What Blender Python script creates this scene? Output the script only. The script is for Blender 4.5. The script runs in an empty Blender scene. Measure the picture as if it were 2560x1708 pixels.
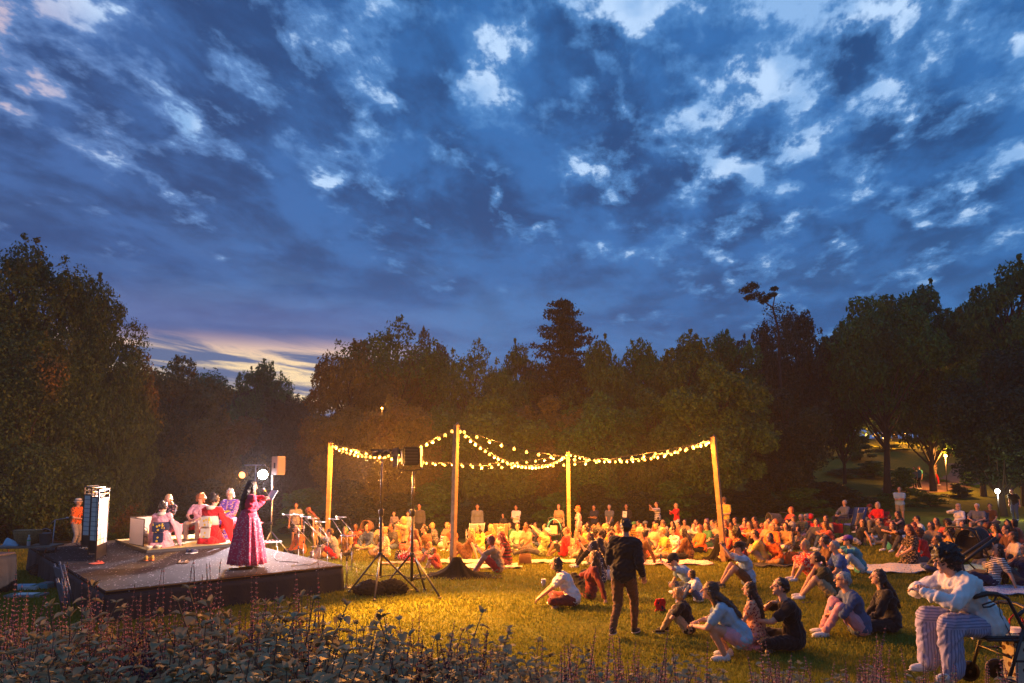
import bpy, bmesh, math, random
import numpy as np
from mathutils import Vector, Matrix, Euler, noise
random.seed(7)
R = math.radians
PI = math.pi
scene = bpy.context.scene
C = scene.collection

# ------------------------------------------------------------------ camera
F = 1707.0            # focal length in photograph pixels (2560 wide)
HZ = 1160.0           # horizon row in the photograph
CAMZ = 2.5
PITCH = math.atan(150.0 / F)
SH = (HZ - 854.0 - 150.0) / 2560.0
cam_d = bpy.data.cameras.new('camera')
cam = bpy.data.objects.new('camera', cam_d)
C.objects.link(cam)
cam.location = (0, 0, CAMZ)
cam.rotation_euler = (R(90) + PITCH, 0, 0)
cam_d.sensor_width = 36
cam_d.lens = 36 * F / 2560
cam_d.shift_y = SH
cam_d.clip_end = 3000
cam_d.clip_start = 0.05
scene.camera = cam

def ray(px, py):
    # direction through a photograph pixel (depth 1 along y)
    u = (px - 1280.0) / F
    v = (854.0 - py) / F + SH * 2560.0 / F
    d = Vector((u, 1, v))
    d.rotate(Euler((PITCH, 0, 0)))
    return d / d.y

# ------------------------------------------------------------------ sky
world = bpy.data.worlds.new('World')
scene.world = world
world.use_nodes = True
wt = world.node_tree
for n in list(wt.nodes): wt.nodes.remove(n)

class NB:
    """tiny node-building helper"""
    def __init__(s, nt): s.nt = nt
    def n(s, t, **k):
        nd = s.nt.nodes.new(t)
        for a, b in k.items(): setattr(nd, a, b)
        return nd
    def put(s, sock, v):
        if isinstance(v, bpy.types.NodeSocket): s.nt.links.new(v, sock)
        elif v is not None:
            try: sock.default_value = v
            except Exception: sock.default_value = tuple(v) + (1,)
    def m(s, op, a, b=None, c=None, clamp=False):
        nd = s.n('ShaderNodeMath', operation=op, use_clamp=clamp)
        s.put(nd.inputs[0], a)
        if b is not None: s.put(nd.inputs[1], b)
        if c is not None: s.put(nd.inputs[2], c)
        return nd.outputs[0]
    def mix(s, f, a, b, bt='MIX'):
        nd = s.n('ShaderNodeMix', data_type='RGBA', blend_type=bt)
        s.put(nd.inputs[0], f)
        s.put(nd.inputs[6], a if isinstance(a, bpy.types.NodeSocket) else tuple(a) + (1,))
        s.put(nd.inputs[7], b if isinstance(b, bpy.types.NodeSocket) else tuple(b) + (1,))
        return nd.outputs[2]
    def noise(s, v, sc, det=4, rough=.55, dist=0.0, dim='3D'):
        nd = s.n('ShaderNodeTexNoise', noise_dimensions=dim)
        if v is not None: s.put(nd.inputs['Vector'], v)
        nd.inputs['Scale'].default_value = sc
        nd.inputs['Detail'].default_value = det
        nd.inputs['Roughness'].default_value = rough
        nd.inputs['Distortion'].default_value = dist
        return nd.outputs['Fac']
    def ramp(s, v, a, b, smooth=True):
        nd = s.n('ShaderNodeMapRange', interpolation_type='SMOOTHSTEP' if smooth else 'LINEAR')
        s.put(nd.inputs[0], v); s.put(nd.inputs[1], a); s.put(nd.inputs[2], b)
        return nd.outputs[0]
    def xyz(s, x, y, z):
        nd = s.n('ShaderNodeCombineXYZ')
        s.put(nd.inputs[0], x); s.put(nd.inputs[1], y); s.put(nd.inputs[2], z)
        return nd.outputs[0]

def build_sky():
    b = NB(wt)
    tc = b.n('ShaderNodeTexCoord')
    sp = b.n('ShaderNodeSeparateXYZ'); b.put(sp.inputs[0], tc.outputs['Generated'])
    X, Y, Z = sp.outputs
    zz = b.m('ADD', b.m('MAXIMUM', Z, 0.0), 0.15)
    U = b.m('DIVIDE', X, zz); V = b.m('DIVIDE', Y, zz)
    # cloud streets running away from the viewer
    ca, sa = math.cos(R(14)), math.sin(R(14))
    U2 = b.m('ADD', b.m('MULTIPLY', U, ca), b.m('MULTIPLY', V, -sa))
    V2 = b.m('ADD', b.m('MULTIPLY', U, sa), b.m('MULTIPLY', V, ca))
    P2 = b.xyz(U2, b.m('MULTIPLY', V2, 0.68), 4.3)
    big = b.noise(P2, 2.2, 2, .5)
    med = b.noise(P2, 7.4, 6, .60, .10)
    fine = b.noise(P2, 21.0, 3, .62, .1)
    dens = b.m('ADD', b.m('ADD', b.m('MULTIPLY', big, .22), b.m('MULTIPLY', med, .64)), b.m('MULTIPLY', fine, .14))
    el = b.m('ARCSINE', Z)
    # gaps thin out towards the horizon
    lowc = b.ramp(el, 0.50, 0.20)
    right = b.ramp(X, -0.25, 0.45)
    thr = b.m('ADD', b.m('SUBTRACT', .529, b.m('MULTIPLY', b.ramp(X, -.1, -.45), .006)), b.m('MULTIPLY', lowc, b.m('SUBTRACT', .13, b.m('MULTIPLY', right, .10))))
    gap = b.ramp(b.m('SUBTRACT', dens, thr), 0.0, 0.060)
    soft = b.ramp(b.m('SUBTRACT', dens, thr), -0.07, 0.02)
    left = b.ramp(X, -0.05, -0.60)
    shade = b.ramp(b.noise(P2, 4.6, 6, .6, .2), .36, .64)
    dark = b.mix(left, (.012, .066, .205), (.024, .062, .185))
    mid = b.mix(left, (.030, .150, .42), (.052, .135, .37))
    cl = b.mix(b.m('MULTIPLY', shade, .95), dark, mid)
    cl = b.mix(b.m('MULTIPLY', soft, .85), cl, b.mix(left, (.075, .24, .55), (.125, .24, .52)))
    open_ = b.mix(b.ramp(b.noise(P2, 7, 4), .4, .62), (.24, .44, .76), (.47, .66, .93))
    pink = b.m('MULTIPLY', b.ramp(X, -0.38, -0.62), b.ramp(b.noise(P2, 2.0, 3), .42, .60))
    open_ = b.mix(pink, open_, (.55, .42, .50))
    col = b.mix(gap, cl, open_)
    # smooth blue-violet veil low down
    veil = b.mix(b.ramp(X, -.6, .0), (.034, .085, .26), (.026, .112, .31))
    vn = b.noise(b.xyz(b.m('MULTIPLY', X, 3.0), b.m('MULTIPLY', Y, 3.0), b.m('MULTIPLY', Z, 13)), 1.6, 5, .6, .3)
    veil = b.mix(b.ramp(vn, .38, .68), veil, b.mix(b.ramp(X, -.6, .0), (.085, .165, .38), (.060, .20, .47)))
    col = b.mix(b.m('MULTIPLY', b.ramp(el, .36, .16), b.m('SUBTRACT', .85, b.m('MULTIPLY', right, .40))), col, veil)
    # sunset opening, low on the left
    az = b.m('ARCTAN2', X, Y)
    g = b.m('MULTIPLY', b.ramp(el, .185, .150), b.m('MULTIPLY', b.ramp(az, -.72, -.54), b.ramp(az, -.06, -.26)))
    sn = b.noise(b.xyz(b.m('MULTIPLY', az, 3.0), b.m('MULTIPLY', b.m('ADD', el, b.m('MULTIPLY', az, .10)), 26), .5), 1.7, 7, .6, .5)
    grey = (.10, .145, .29)
    glow = b.mix(b.ramp(el, .13, .175), (1.0, .74, .42), (.74, .48, .42))
    band = b.mix(b.ramp(sn, .43, .60), grey, glow)
    col = b.mix(g, col, band)
    # pinkish rim over the opening
    g2 = b.m('MULTIPLY', b.m('MULTIPLY', b.ramp(el, .15, .18), b.ramp(el, .25, .19)), b.m('MULTIPLY', b.ramp(az, -.75, -.5), b.ramp(az, .0, -.3)))
    col = b.mix(b.m('MULTIPLY', g2, .22), col, (.20, .17, .36))
    # below the horizon
    col = b.mix(b.ramp(Z, 0.0, -0.02), col, (.01, .012, .02))
    # after-sunset air glow
    sk = b.n('ShaderNodeTexSky', sky_type='NISHITA')
    sk.sun_disc = False
    sk.sun_elevation = R(-3); sk.sun_rotation = R(-24)
    bg1 = b.n('ShaderNodeBackground'); b.put(bg1.inputs[0], sk.outputs[0]); bg1.inputs[1].default_value = 0.05
    bg2 = b.n('ShaderNodeBackground'); b.put(bg2.inputs[0], col); bg2.inputs[1].default_value = 0.90
    ad = b.n('ShaderNodeAddShader'); b.put(ad.inputs[0], bg1.outputs[0]); b.put(ad.inputs[1], bg2.outputs[0])
    out = b.n('ShaderNodeOutputWorld'); b.put(out.inputs[0], ad.outputs[0])
build_sky()

scene.view_settings.view_transform = 'Standard'
scene.view_settings.look = 'None'
scene.view_settings.exposure = 0.3
scene.view_settings.gamma = 1.0
try:
    scene.cycles.light_sampling_threshold = 0.002
    scene.cycles.sample_clamp_indirect = 3.0
    scene.cycles.sample_clamp_direct = 0.0
    scene.cycles.max_bounces = 5
    scene.cycles.diffuse_bounces = 2
    scene.cycles.transparent_max_bounces = 4
    scene.cycles.use_light_tree = True
except Exception: pass

# ------------------------------------------------------------------ terrain
def ss(t):
    t = min(1.0, max(0.0, t)); return t * t * (3 - 2 * t)
def terrain(x, y):
    drop = min(2.3, .0215 * max(0.0, y - 14) ** 1.35)
    rf = 1 - .68 * ss((x - 4) / 10.0)
    z = -drop * rf
    z += min(1.25, .118 * max(0.0, 9 - y) ** 1.3)
    z += 6.5 * ss((y - 38) / 52.0) * ss((x - 6) / 26.0)
    z += 15 * ss((y - 60) / 70.0) * ss((-x - 12) / 60.0)
    z += 3 * ss((y - 50) / 60.0) * ss((14 - abs(x)) / 30.0)
    return z
def G(px, py, dz=0.0):
    """point of the terrain seen at a photograph pixel"""
    d = ray(px, py)
    y = 3.0; prev = None
    while y < 130:
        z = CAMZ + d.z * y - terrain(d.x * y, y) - dz
        if z < 0: break
        y *= 1.004
    return Vector((d.x * y, y, terrain(d.x * y, y) + dz))
def PY(px, py, y):
    d = ray(px, py)
    return Vector((d.x * y, y, CAMZ + d.z * y))
def PZ(px, py, z):
    d = ray(px, py); t = (z - CAMZ) / d.z
    return Vector((d.x * t, t, z))

# ------------------------------------------------------------------ materials
MATS = {}
def mat(name, col, rough=.7, metal=0.0, spec=.5, bump=0, bscale=40, var=0, vscale=6, col2=None, emit=None, estr=0, sheen=0):
    if name in MATS: return MATS[name]
    m = bpy.data.materials.new(name); m.use_nodes = True
    b = NB(m.node_tree); p = m.node_tree.nodes['Principled BSDF']
    p.inputs['Roughness'].default_value = rough
    p.inputs['Metallic'].default_value = metal
    p.inputs['Specular IOR Level'].default_value = spec
    if sheen: p.inputs['Sheen Weight'].default_value = sheen
    c = tuple(col)
    if var or col2:
        tc = b.n('ShaderNodeTexCoord')
        f = b.noise(tc.outputs['Object'], vscale, 5, .6)
        c2 = col2 if col2 else tuple(v * (1 - var) for v in c)
        b.put(p.inputs['Base Color'], b.mix(b.ramp(f, .35, .65), c, c2))
    else:
        p.inputs['Base Color'].default_value = c + (1,)
    if bump:
        tc = b.n('ShaderNodeTexCoord')
        bp = b.n('ShaderNodeBump'); bp.inputs['Strength'].default_value = bump; bp.inputs['Distance'].default_value = .02
        b.put(bp.inputs['Height'], b.noise(tc.outputs['Object'], bscale, 4, .6))
        b.put(p.inputs['Normal'], bp.outputs[0])
    if emit:
        p.inputs['Emission Color'].default_value = tuple(emit) + (1,)
        p.inputs['Emission Strength'].default_value = estr
    MATS[name] = m
    return m

def leaf_mat(name, c1, c2, c3=None, rough=.55, trans=.25):
    if name in MATS: return MATS[name]
    m = bpy.data.materials.new(name); m.use_nodes = True
    b = NB(m.node_tree); nt = m.node_tree
    p = nt.nodes['Principled BSDF']; out = nt.nodes['Material Output']
    ge = b.n('ShaderNodeNewGeometry')
    col = b.mix(ge.outputs['Random Per Island'], c1, c2)
    if c3:
        tc = b.n('ShaderNodeTexCoord')
        col = b.mix(b.ramp(b.noise(tc.outputs['Object'], 2.2, 3), .52, .66), col, c3)
    b.put(p.inputs['Base Color'], col)
    p.inputs['Roughness'].default_value = rough
    p.inputs['Specular IOR Level'].default_value = .3
    tr = b.n('ShaderNodeBsdfTranslucent'); b.put(tr.inputs[0], col)
    mx = b.n('ShaderNodeMixShader'); mx.inputs[0].default_value = trans
    b.put(mx.inputs[1], p.outputs[0]); b.put(mx.inputs[2], tr.outputs[0])
    b.put(out.inputs[0], mx.outputs[0])
    MATS[name] = m
    return m

# ------------------------------------------------------------------ object helpers
def tag(o, label=None, cat=None, group=None, kind=None):
    if label: o['label'] = label
    if cat: o['category'] = cat
    if group: o['group'] = group
    if kind: o['kind'] = kind
    return o
def empty(name, loc=(0, 0, 0), rz=0.0, sc=1.0):
    o = bpy.data.objects.new(name, None); C.objects.link(o)
    o.location = loc; o.rotation_euler = (0, 0, rz); o.scale = (sc, sc, sc)
    o.empty_display_size = .1
    return o
def link_mesh(name, me, parent=None):
    o = bpy.data.objects.new(name, me); C.objects.link(o)
    if parent is not None: o.parent = parent
    return o
def copy_tree(o, parent=None):
    c = o.copy(); C.objects.link(c)
    if parent is not None: c.parent = parent
    for ch in list(o.children): copy_tree(ch, c)
    return c
def np_mesh(name, V, Q, mats, smooth=False, midx=None):
    """mesh from numpy arrays; all faces have the same number of corners"""
    me = bpy.data.meshes.new(name)
    V = np.asarray(V, dtype=np.float32); Q = np.asarray(Q, dtype=np.int32)
    n, k = Q.shape
    me.vertices.add(len(V)); me.vertices.foreach_set('co', V.ravel())
    me.loops.add(n * k); me.loops.foreach_set('vertex_index', Q.ravel())
    me.polygons.add(n)
    me.polygons.foreach_set('loop_start', np.arange(0, n * k, k, dtype=np.int32))
    me.polygons.foreach_set('loop_total', np.full(n, k, dtype=np.int32))
    if midx is not None: me.polygons.foreach_set('material_index', np.asarray(midx, dtype=np.int32))
    me.update(calc_edges=True)
    if smooth: me.polygons.foreach_set('use_smooth', np.ones(n, dtype=bool))
    for m in (mats if isinstance(mats, (list, tuple)) else [mats]): me.materials.append(m)
    return me

def frame(d, up=None):
    d = Vector(d).normalized()
    up = Vector(up) if up is not None else (Vector((0, 0, 1)) if abs(d.z) < .95 else Vector((0, 1, 0)))
    s = d.cross(up)
    if s.length < 1e-5: s = d.cross(Vector((1, 0, 0)))
    s.normalize(); u = s.cross(d).normalized()
    return s, u
class MB:
    """collects simple shapes, links them as one mesh object"""
    def __init__(s): s.v = []; s.f = []; s.mi = []
    def add(s, vs, fs, mi=0):
        o = len(s.v); s.v.extend([tuple(v) for v in vs]); s.f.extend([tuple(i + o for i in f) for f in fs]); s.mi.extend([mi] * len(fs))
    def box(s, c, size, rot=None, mi=0, taper=1.0):
        x, y, z = [k / 2 for k in size]
        vs = [Vector((sx * x * (taper if sz > 0 else 1), sy * y * (taper if sz > 0 else 1), sz * z)) for sz in (-1, 1) for sx, sy in ((-1, -1), (1, -1), (1, 1), (-1, 1))]
        if rot is not None:
            rot = rot if isinstance(rot, Matrix) else Euler(rot).to_matrix()
            vs = [rot @ v for v in vs]
        c = Vector(c)
        s.add([v + c for v in vs], [(3, 2, 1, 0), (4, 5, 6, 7), (0, 1, 5, 4), (1, 2, 6, 5), (2, 3, 7, 6), (3, 0, 4, 7)], mi)
        return s
    def bar(s, a, b, w, h, up=None, mi=0):
        a = Vector(a); b = Vector(b); sd, u = frame(b - a, up)
        vs = [p + sd * (i * w / 2) + u * (j * h / 2) for p in (a, b) for i, j in ((-1, -1), (1, -1), (1, 1), (-1, 1))]
        s.add(vs, [(0, 1, 2, 3), (7, 6, 5, 4), (0, 4, 5, 1), (1, 5, 6, 2), (2, 6, 7, 3), (3, 7, 4, 0)], mi)
        return s
    def tube(s, pts, r, n=8, mi=0, cap=True, flat=1.0):
        pts = [Vector(p) for p in pts]; m = len(pts)
        rs = r if isinstance(r, (list, tuple)) else [r] * m
        vs = []; prev = None
        for i, p in enumerate(pts):
            d = (pts[min(i + 1, m - 1)] - pts[max(i - 1, 0)])
            if d.length < 1e-7: d = Vector((0, 0, 1))
            if prev is None: sd, u = frame(d)
            else:
                d.normalize(); sd = prev - d * prev.dot(d)
                if sd.length < 1e-4: sd, u = frame(d)
                sd.normalize(); u = sd.cross(d).normalized()
            prev = sd
            for k in range(n):
                a = 2 * PI * k / n
                vs.append(p + sd * math.cos(a) * rs[i] + u * math.sin(a) * rs[i] * flat)
        fs = [(i * n + k, i * n + (k + 1) % n, (i + 1) * n + (k + 1) % n, (i + 1) * n + k) for i in range(m - 1) for k in range(n)]
        if cap: fs.append(tuple(range(n))[::-1]); fs.append(tuple(range((m - 1) * n, m * n)))
        s.add(vs, fs, mi)
        return s
    def rcone(s, a, b, r1, r2, n=12, mi=0):
        """closed capsule with different end radii"""
        a = Vector(a); b = Vector(b); d = (b - a)
        L = max(d.length, 1e-5); d = d / L
        pts = []; rs = []
        for t in (-88, -60, -30): pts.append(a + d * math.sin(R(t)) * r1); rs.append(max(1e-3, math.cos(R(t)) * r1))
        pts.append(a); rs.append(r1); pts.append(b); rs.append(r2)
        for t in (30, 60, 88): pts.append(b + d * math.sin(R(t)) * r2); rs.append(max(1e-3, math.cos(R(t)) * r2))
        return s.tube(pts, rs, n, mi)
    def ell(s, c, rad, rot=None, n=14, m=9, mi=0):
        c = Vector(c); vs = []
        for i in range(1, m):
            ph = PI * i / m
            for k in range(n):
                a = 2 * PI * k / n
                vs.append(Vector((rad[0] * math.sin(ph) * math.cos(a), rad[1] * math.sin(ph) * math.sin(a), rad[2] * math.cos(ph))))
        vs.append(Vector((0, 0, rad[2]))); vs.append(Vector((0, 0, -rad[2])))
        if rot is not None:
            rot = rot if isinstance(rot, Matrix) else Euler(rot).to_matrix()
            vs = [rot @ v for v in vs]
        fs = [(i * n + k, (i + 1) * n + k, (i + 1) * n + (k + 1) % n, i * n + (k + 1) % n) for i in range(m - 2) for k in range(n)]
        t = (m - 1) * n
        fs += [(t, k, (k + 1) % n) for k in range(n)]
        fs += [(t + 1, (m - 2) * n + (k + 1) % n, (m - 2) * n + k) for k in range(n)]
        s.add([v + c for v in vs], fs, mi)
        return s
    def lathe(s, prof, c=(0, 0, 0), n=20, mi=0, rot=None, sx=1, sy=1):
        c = Vector(c); vs = []
        if rot is not None: rot = rot if isinstance(rot, Matrix) else Euler(rot).to_matrix()
        for r, z in prof:
            for k in range(n):
                a = 2 * PI * k / n; v = Vector((r * math.cos(a) * sx, r * math.sin(a) * sy, z))
                vs.append((rot @ v if rot is not None else v) + c)
        m = len(prof)
        fs = [(i * n + k, i * n + (k + 1) % n, (i + 1) * n + (k + 1) % n, (i + 1) * n + k) for i in range(m - 1) for k in range(n)]
        fs.append(tuple(range(n))[::-1]); fs.append(tuple(range((m - 1) * n, m * n)))
        s.add(vs, fs, mi)
        return s
    def grid(s, fn, nu, nv, thick=.01, mi=0):
        """closed slab from fn(u,v) -> point, with thickness"""
        top = [Vector(fn(i / nu, j / nv)) for i in range(nu + 1) for j in range(nv + 1)]
        def nrm(i, j):
            a = top[min(i + 1, nu) * (nv + 1) + j] - top[max(i - 1, 0) * (nv + 1) + j]
            b = top[i * (nv + 1) + min(j + 1, nv)] - top[i * (nv + 1) + max(j - 1, 0)]
            q = a.cross(b); return q.normalized() if q.length > 1e-9 else Vector((0, 0, 1))
        bot = [top[i * (nv + 1) + j] - nrm(i, j) * thick for i in range(nu + 1) for j in range(nv + 1)]
        w = nv + 1; T = len(top); fs = []
        for i in range(nu):
            for j in range(nv):
                a, b_, c_, d_ = i * w + j, (i + 1) * w + j, (i + 1) * w + j + 1, i * w + j + 1
                fs.append((a, b_, c_, d_)); fs.append((T + d_, T + c_, T + b_, T + a))
        for i in range(nu):
            fs.append((i * w, T + i * w, T + (i + 1) * w, (i + 1) * w)); fs.append(((i + 1) * w + nv, T + (i + 1) * w + nv, T + i * w + nv, i * w + nv))
        for j in range(nv):
            fs.append((j + 1, T + j + 1, T + j, j)); fs.append((nu * w + j, T + nu * w + j, T + nu * w + j + 1, nu * w + j + 1))
        s.add(top + bot, fs, mi)
        return s
    def mesh(s, name, mats, smooth=False):
        me = bpy.data.meshes.new(name)
        me.from_pydata(s.v, [], s.f); me.update()
        for m in (mats if isinstance(mats, (list, tuple)) else [mats]): me.materials.append(m)
        me.polygons.foreach_set('material_index', s.mi)
        if smooth: me.polygons.foreach_set('use_smooth', [True] * len(s.f))
        return me
    def build(s, name, mats, parent=None, smooth=False, bevel=0):
        me = s.mesh(name, mats, smooth)
        if bevel:
            bm = bmesh.new(); bm.from_mesh(me)
            bmesh.ops.bevel(bm, geom=[e for e in bm.edges if e.is_manifold and e.calc_face_angle(0) > .6], offset=bevel, segments=2, affect='EDGES', clamp_overlap=True)
            bm.to_mesh(me); bm.free()
        return link_mesh(name, me, parent)

# ------------------------------------------------------------------ ground
def ground_material():
    m = bpy.data.materials.new('lawn'); m.use_nodes = True
    b = NB(m.node_tree); p = m.node_tree.nodes['Principled BSDF']
    tc = b.n('ShaderNodeTexCoord'); O = tc.outputs['Object']
    a = b.noise(O, .55, 5, .6); c = b.noise(O, 5.0, 6, .65); d = b.noise(O, 40, 3, .6)
    col = b.mix(b.ramp(a, .35, .65), (.120, .142, .012), (.165, .166, .018))
    col = b.mix(b.m('MULTIPLY', b.ramp(c, .40, .62), .7), col, (.060, .105, .010))
    col = b.mix(b.m('MULTIPLY', b.ramp(d, .45, .7), .6), col, (.175, .155, .030))
    b.put(p.inputs['Base Color'], col)
    p.inputs['Roughness'].default_value = .95; p.inputs['Specular IOR Level'].default_value = .1
    bp = b.n('ShaderNodeBump'); bp.inputs['Strength'].default_value = .9; bp.inputs['Distance'].default_value = .06
    b.put(bp.inputs['Height'], b.m('ADD', b.m('MULTIPLY', c, .7), b.m('MULTIPLY', d, .45)))
    b.put(p.inputs['Normal'], bp.outputs[0])
    return m
def build_ground():
    ys = [-30 + i * 2.0 for i in range(15)] + [0.4 * i for i in range(0, 100)]
    y = 40.0
    while y < 235: ys.append(y); y *= 1.045
    xs0 = [0.0]; x = 0.0
    while x < 235: x += max(.45, x * .045 if x > 14 else .45); xs0.append(x)
    xs = [-v for v in reversed(xs0[1:])] + xs0
    V = np.array([(x, y, terrain(x, y) + (.02 * noise.noise(Vector((x * .7, y * .7, 0))) if 0 < y < 40 else 0)) for y in ys for x in xs])
    nx = len(xs); ny = len(ys)
    ii = np.arange(ny - 1)[:, None] * nx + np.arange(nx - 1)[None, :]
    ii = ii.ravel()
    Q = np.stack([ii, ii + 1, ii + nx + 1, ii + nx], 1)
    o = link_mesh('ground', np_mesh('ground', V, Q, ground_material(), True))
    tag(o, kind='structure')
build_ground()

def build_grass():
    rng = np.random.default_rng(3)
    n = 230000
    d = 6.0 + (26.0 - 6.0) * rng.random(n) ** 1.25
    u = rng.uniform(-.78, .78, n)
    x = d * u; y = d
    h = rng.uniform(.022, .050, n) * (1 + .5 * rng.random(n)) * np.where(d > 14, 1.15, 1)
    z = np.array([terrain(a, b) for a, b in zip(x, y)])
    an = rng.uniform(0, 2 * PI, n); w = rng.uniform(.005, .011, n) * (1 + (d - 6) * .10)
    lx = rng.normal(0, .35, n) * h; ly = rng.normal(0, .35, n) * h
    A = np.stack([x - np.cos(an) * w, y - np.sin(an) * w, z - .004], 1)
    B = np.stack([x + np.cos(an) * w, y + np.sin(an) * w, z - .004], 1)
    Cc = np.stack([x + lx, y + ly, z + h], 1)
    V = np.stack([A, B, Cc], 1).reshape(-1, 3)
    Q = np.arange(3 * n).reshape(-1, 3)
    m = leaf_mat('grass_blade', (.120, .150, .012), (.225, .212, .028), (.150, .172, .014), .8, .35)
    o = link_mesh('grass', np_mesh('grass', V, Q, m))
    tag(o, 'short mown lawn grass lit amber by the string lights', 'grass', kind='stuff')
build_grass()
# ------------------------------------------------------------------ trees
def leaves_np(rng, cen, rad, n, size, up=.35, shell=.55):
    """n leaf rhombs scattered through a blob (cen, rad xyz)"""
    d = rng.normal(size=(n, 3)); d /= np.linalg.norm(d, axis=1)[:, None]
    r = shell + (1 - shell) * rng.random(n) ** .5
    r = r * (1 + .28 * np.sin(d[:, 0] * 7 + d[:, 2] * 5 + rng.uniform(0, 6)) * np.cos(d[:, 1] * 6))
    P = np.array(cen) + d * r[:, None] * np.array(rad)
    nn = d * .6 + rng.normal(size=(n, 3)) * .7 + np.array([0, 0, up]); nn /= np.linalg.norm(nn, axis=1)[:, None]
    t = rng.normal(size=(n, 3)); t -= (t * nn).sum(1)[:, None] * nn; t /= np.linalg.norm(t, axis=1)[:, None]
    s = np.cross(nn, t)
    L = size * rng.uniform(.6, 1.3, n)[:, None]; W = L * .52
    a = P - t * L; b_ = P + s * W; c = P + t * L; e = P - s * W
    return np.stack([a, b_, c, e], 1).reshape(-1, 3)

BARK = mat('bark', (.050, .036, .024), .9, bump=.8, bscale=14, var=.5, vscale=5)
def make_tree_mesh(seed, nb, nl, leaf, lm, kind='round', gap=0.0, trunkr=.022, base=.22):
    """unit tree: height 1, crown width about .75; returns (crown mesh, trunk mesh)"""
    rng = np.random.default_rng(seed); rd = random.Random(seed)
    VV = []; tb = MB()
    cens = []
    top = .93
    tp = [Vector((0, 0, -.03))]; 
    for i in range(1, 8): tp.append(Vector((rd.uniform(-.02, .02) * i * .5, rd.uniform(-.02, .02) * i * .5, top * i / 8)))
    tb.tube(tp, [trunkr * (1 - .115 * i) * (1.35 if i == 0 else 1) for i in range(8)], 8)
    if kind == 'conifer':
        lev = 26
        for i in range(lev):
            z = .10 + .86 * i / (lev - 1); rr = .44 * (1 - (z - .10) / .90) ** .72 + .004
            m = max(4, int(11 * (1 - i / lev)) + 4)
            for k in range(m):
                a = 2 * PI * (k + rd.random() * .8) / m; L = rr * rd.uniform(.5, 1.3)
                e = Vector((math.cos(a) * L, math.sin(a) * L, z + L * rd.uniform(-.08, .22)))
                tb.tube([Vector((0, 0, z)), e], [.004, .001], 4, cap=False)
                for q in (.15, .35, .55, .72, .88, 1.0):
                    c = Vector((0, 0, z)).lerp(e, q)
                    VV.append(leaves_np(rng, c, (.045, .045, .014), int(nl * .22 * (1.2 - .5 * q)), leaf, .1, .1))
    else:
        for i in range(nb):
            for _ in range(30):
                a = rd.uniform(0, 2 * PI); z = rd.uniform(0, 1)
                prof = math.sqrt(max(0, 1 - (2 * z - .95) ** 2 * .95)) if kind == 'round' else (math.sqrt(max(.02, 1 - (1.15 * z - .35) ** 2 * 1.2)) if kind == 'tall' else max(.15, 1.02 - z * .85))
                q = rd.uniform(.45, 1) if rd.random() < .8 else rd.uniform(0, .45)
                c = Vector((math.cos(a) * .36 * prof * q, math.sin(a) * .36 * prof * q, base + (1 - base) * (.04 + .88 * z)))
                if all((c - o).length > .062 for o in cens): break
            cens.append(c)
            r = rd.uniform(.055, .115) * (1 - .25 * (c.z > .85))
            VV.append(leaves_np(rng, c, (r * 1.15, r * 1.15, r * .80), int(nl * (r / .085) ** 2), leaf, .35, .55))
            # limb that carries this clump
            s0 = max(.12, c.z - .16 - .5 * math.hypot(c.x, c.y)); k = min(7, s0 / top * 8); i0 = int(k)
            st = tp[i0].lerp(tp[min(7, i0 + 1)], k - i0)
            mid = st.lerp(c, .5) + Vector((rd.uniform(-.02, .02), rd.uniform(-.02, .02), -.02 + rd.uniform(-.02, .02)))
            tb.tube([st, mid, c], [trunkr * .34, trunkr * .2, trunkr * .06], 5, cap=False)
            # twigs that break up the outline
            for _ in range(3):
                dr = Vector((rd.gauss(0, 1), rd.gauss(0, 1), rd.gauss(.4, .8))).normalized()
                e = c + dr * r * rd.uniform(1.1, 1.45)
                tb.tube([c, e], [trunkr * .05, .0006], 4, cap=False)
                VV.append(leaves_np(rng, c.lerp(e, .85), (r * .22, r * .22, r * .2), max(6, int(nl * .05)), leaf, .35, .1))
    V = np.concatenate(VV)
    Q = np.arange(len(V)).reshape(-1, 4)
    return np_mesh('crown', V, Q, lm), tb.mesh('trunk', BARK, True)

LM = {
 'olive': leaf_mat('leaf_olive', (.034, .090, .012), (.095, .180, .022), (.036, .065, .012)),
 'green': leaf_mat('leaf_green', (.024, .095, .012), (.075, .200, .024), (.026, .072, .012)),
 'brown': leaf_mat('leaf_brown', (.075, .080, .014), (.160, .140, .026), (.110, .065, .014)),
 'dark': leaf_mat('leaf_dark', (.010, .026, .008), (.026, .052, .012), (.014, .026, .008)),
 'near': leaf_mat('leaf_near', (.030, .062, .010), (.080, .125, .018), (.15, .085, .012)),
}
TM = {}
def tree_kind(k):
    if k in TM: return TM[k]
    spec = {
     'near':   (11, 105, 900, .0068, LM['near'], 'round', 0, .020, .08),
     'nearb':  (12, 90, 800, .0078, LM['near'], 'tall', 0, .020, .05),
     'a': (21, 52, 720, .0108, LM['olive'], 'round'),
     'b': (22, 56, 720, .0104, LM['green'], 'round'),
     'c': (23, 50, 700, .0100, LM['brown'], 'round'),
     'd': (24, 56, 680, .0104, LM['dark'], 'round'),
     'e': (25, 34, 420, .0095, LM['olive'], 'round', 0, .026, .35),
     'h': (29, 44, 700, .0105, LM['green'], 'round', 0, .024, .42),
     'con': (26, 1, 150, .0085, LM['dark'], 'conifer'),
     'shrub': (27, 26, 300, .022, LM['green'], 'wide', 0, .014, .0),
     'shrubd': (28, 26, 300, .022, LM['dark'], 'wide', 0, .014, .0),
    }[k]
    TM[k] = make_tree_mesh(*spec)
    return TM[k]
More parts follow.
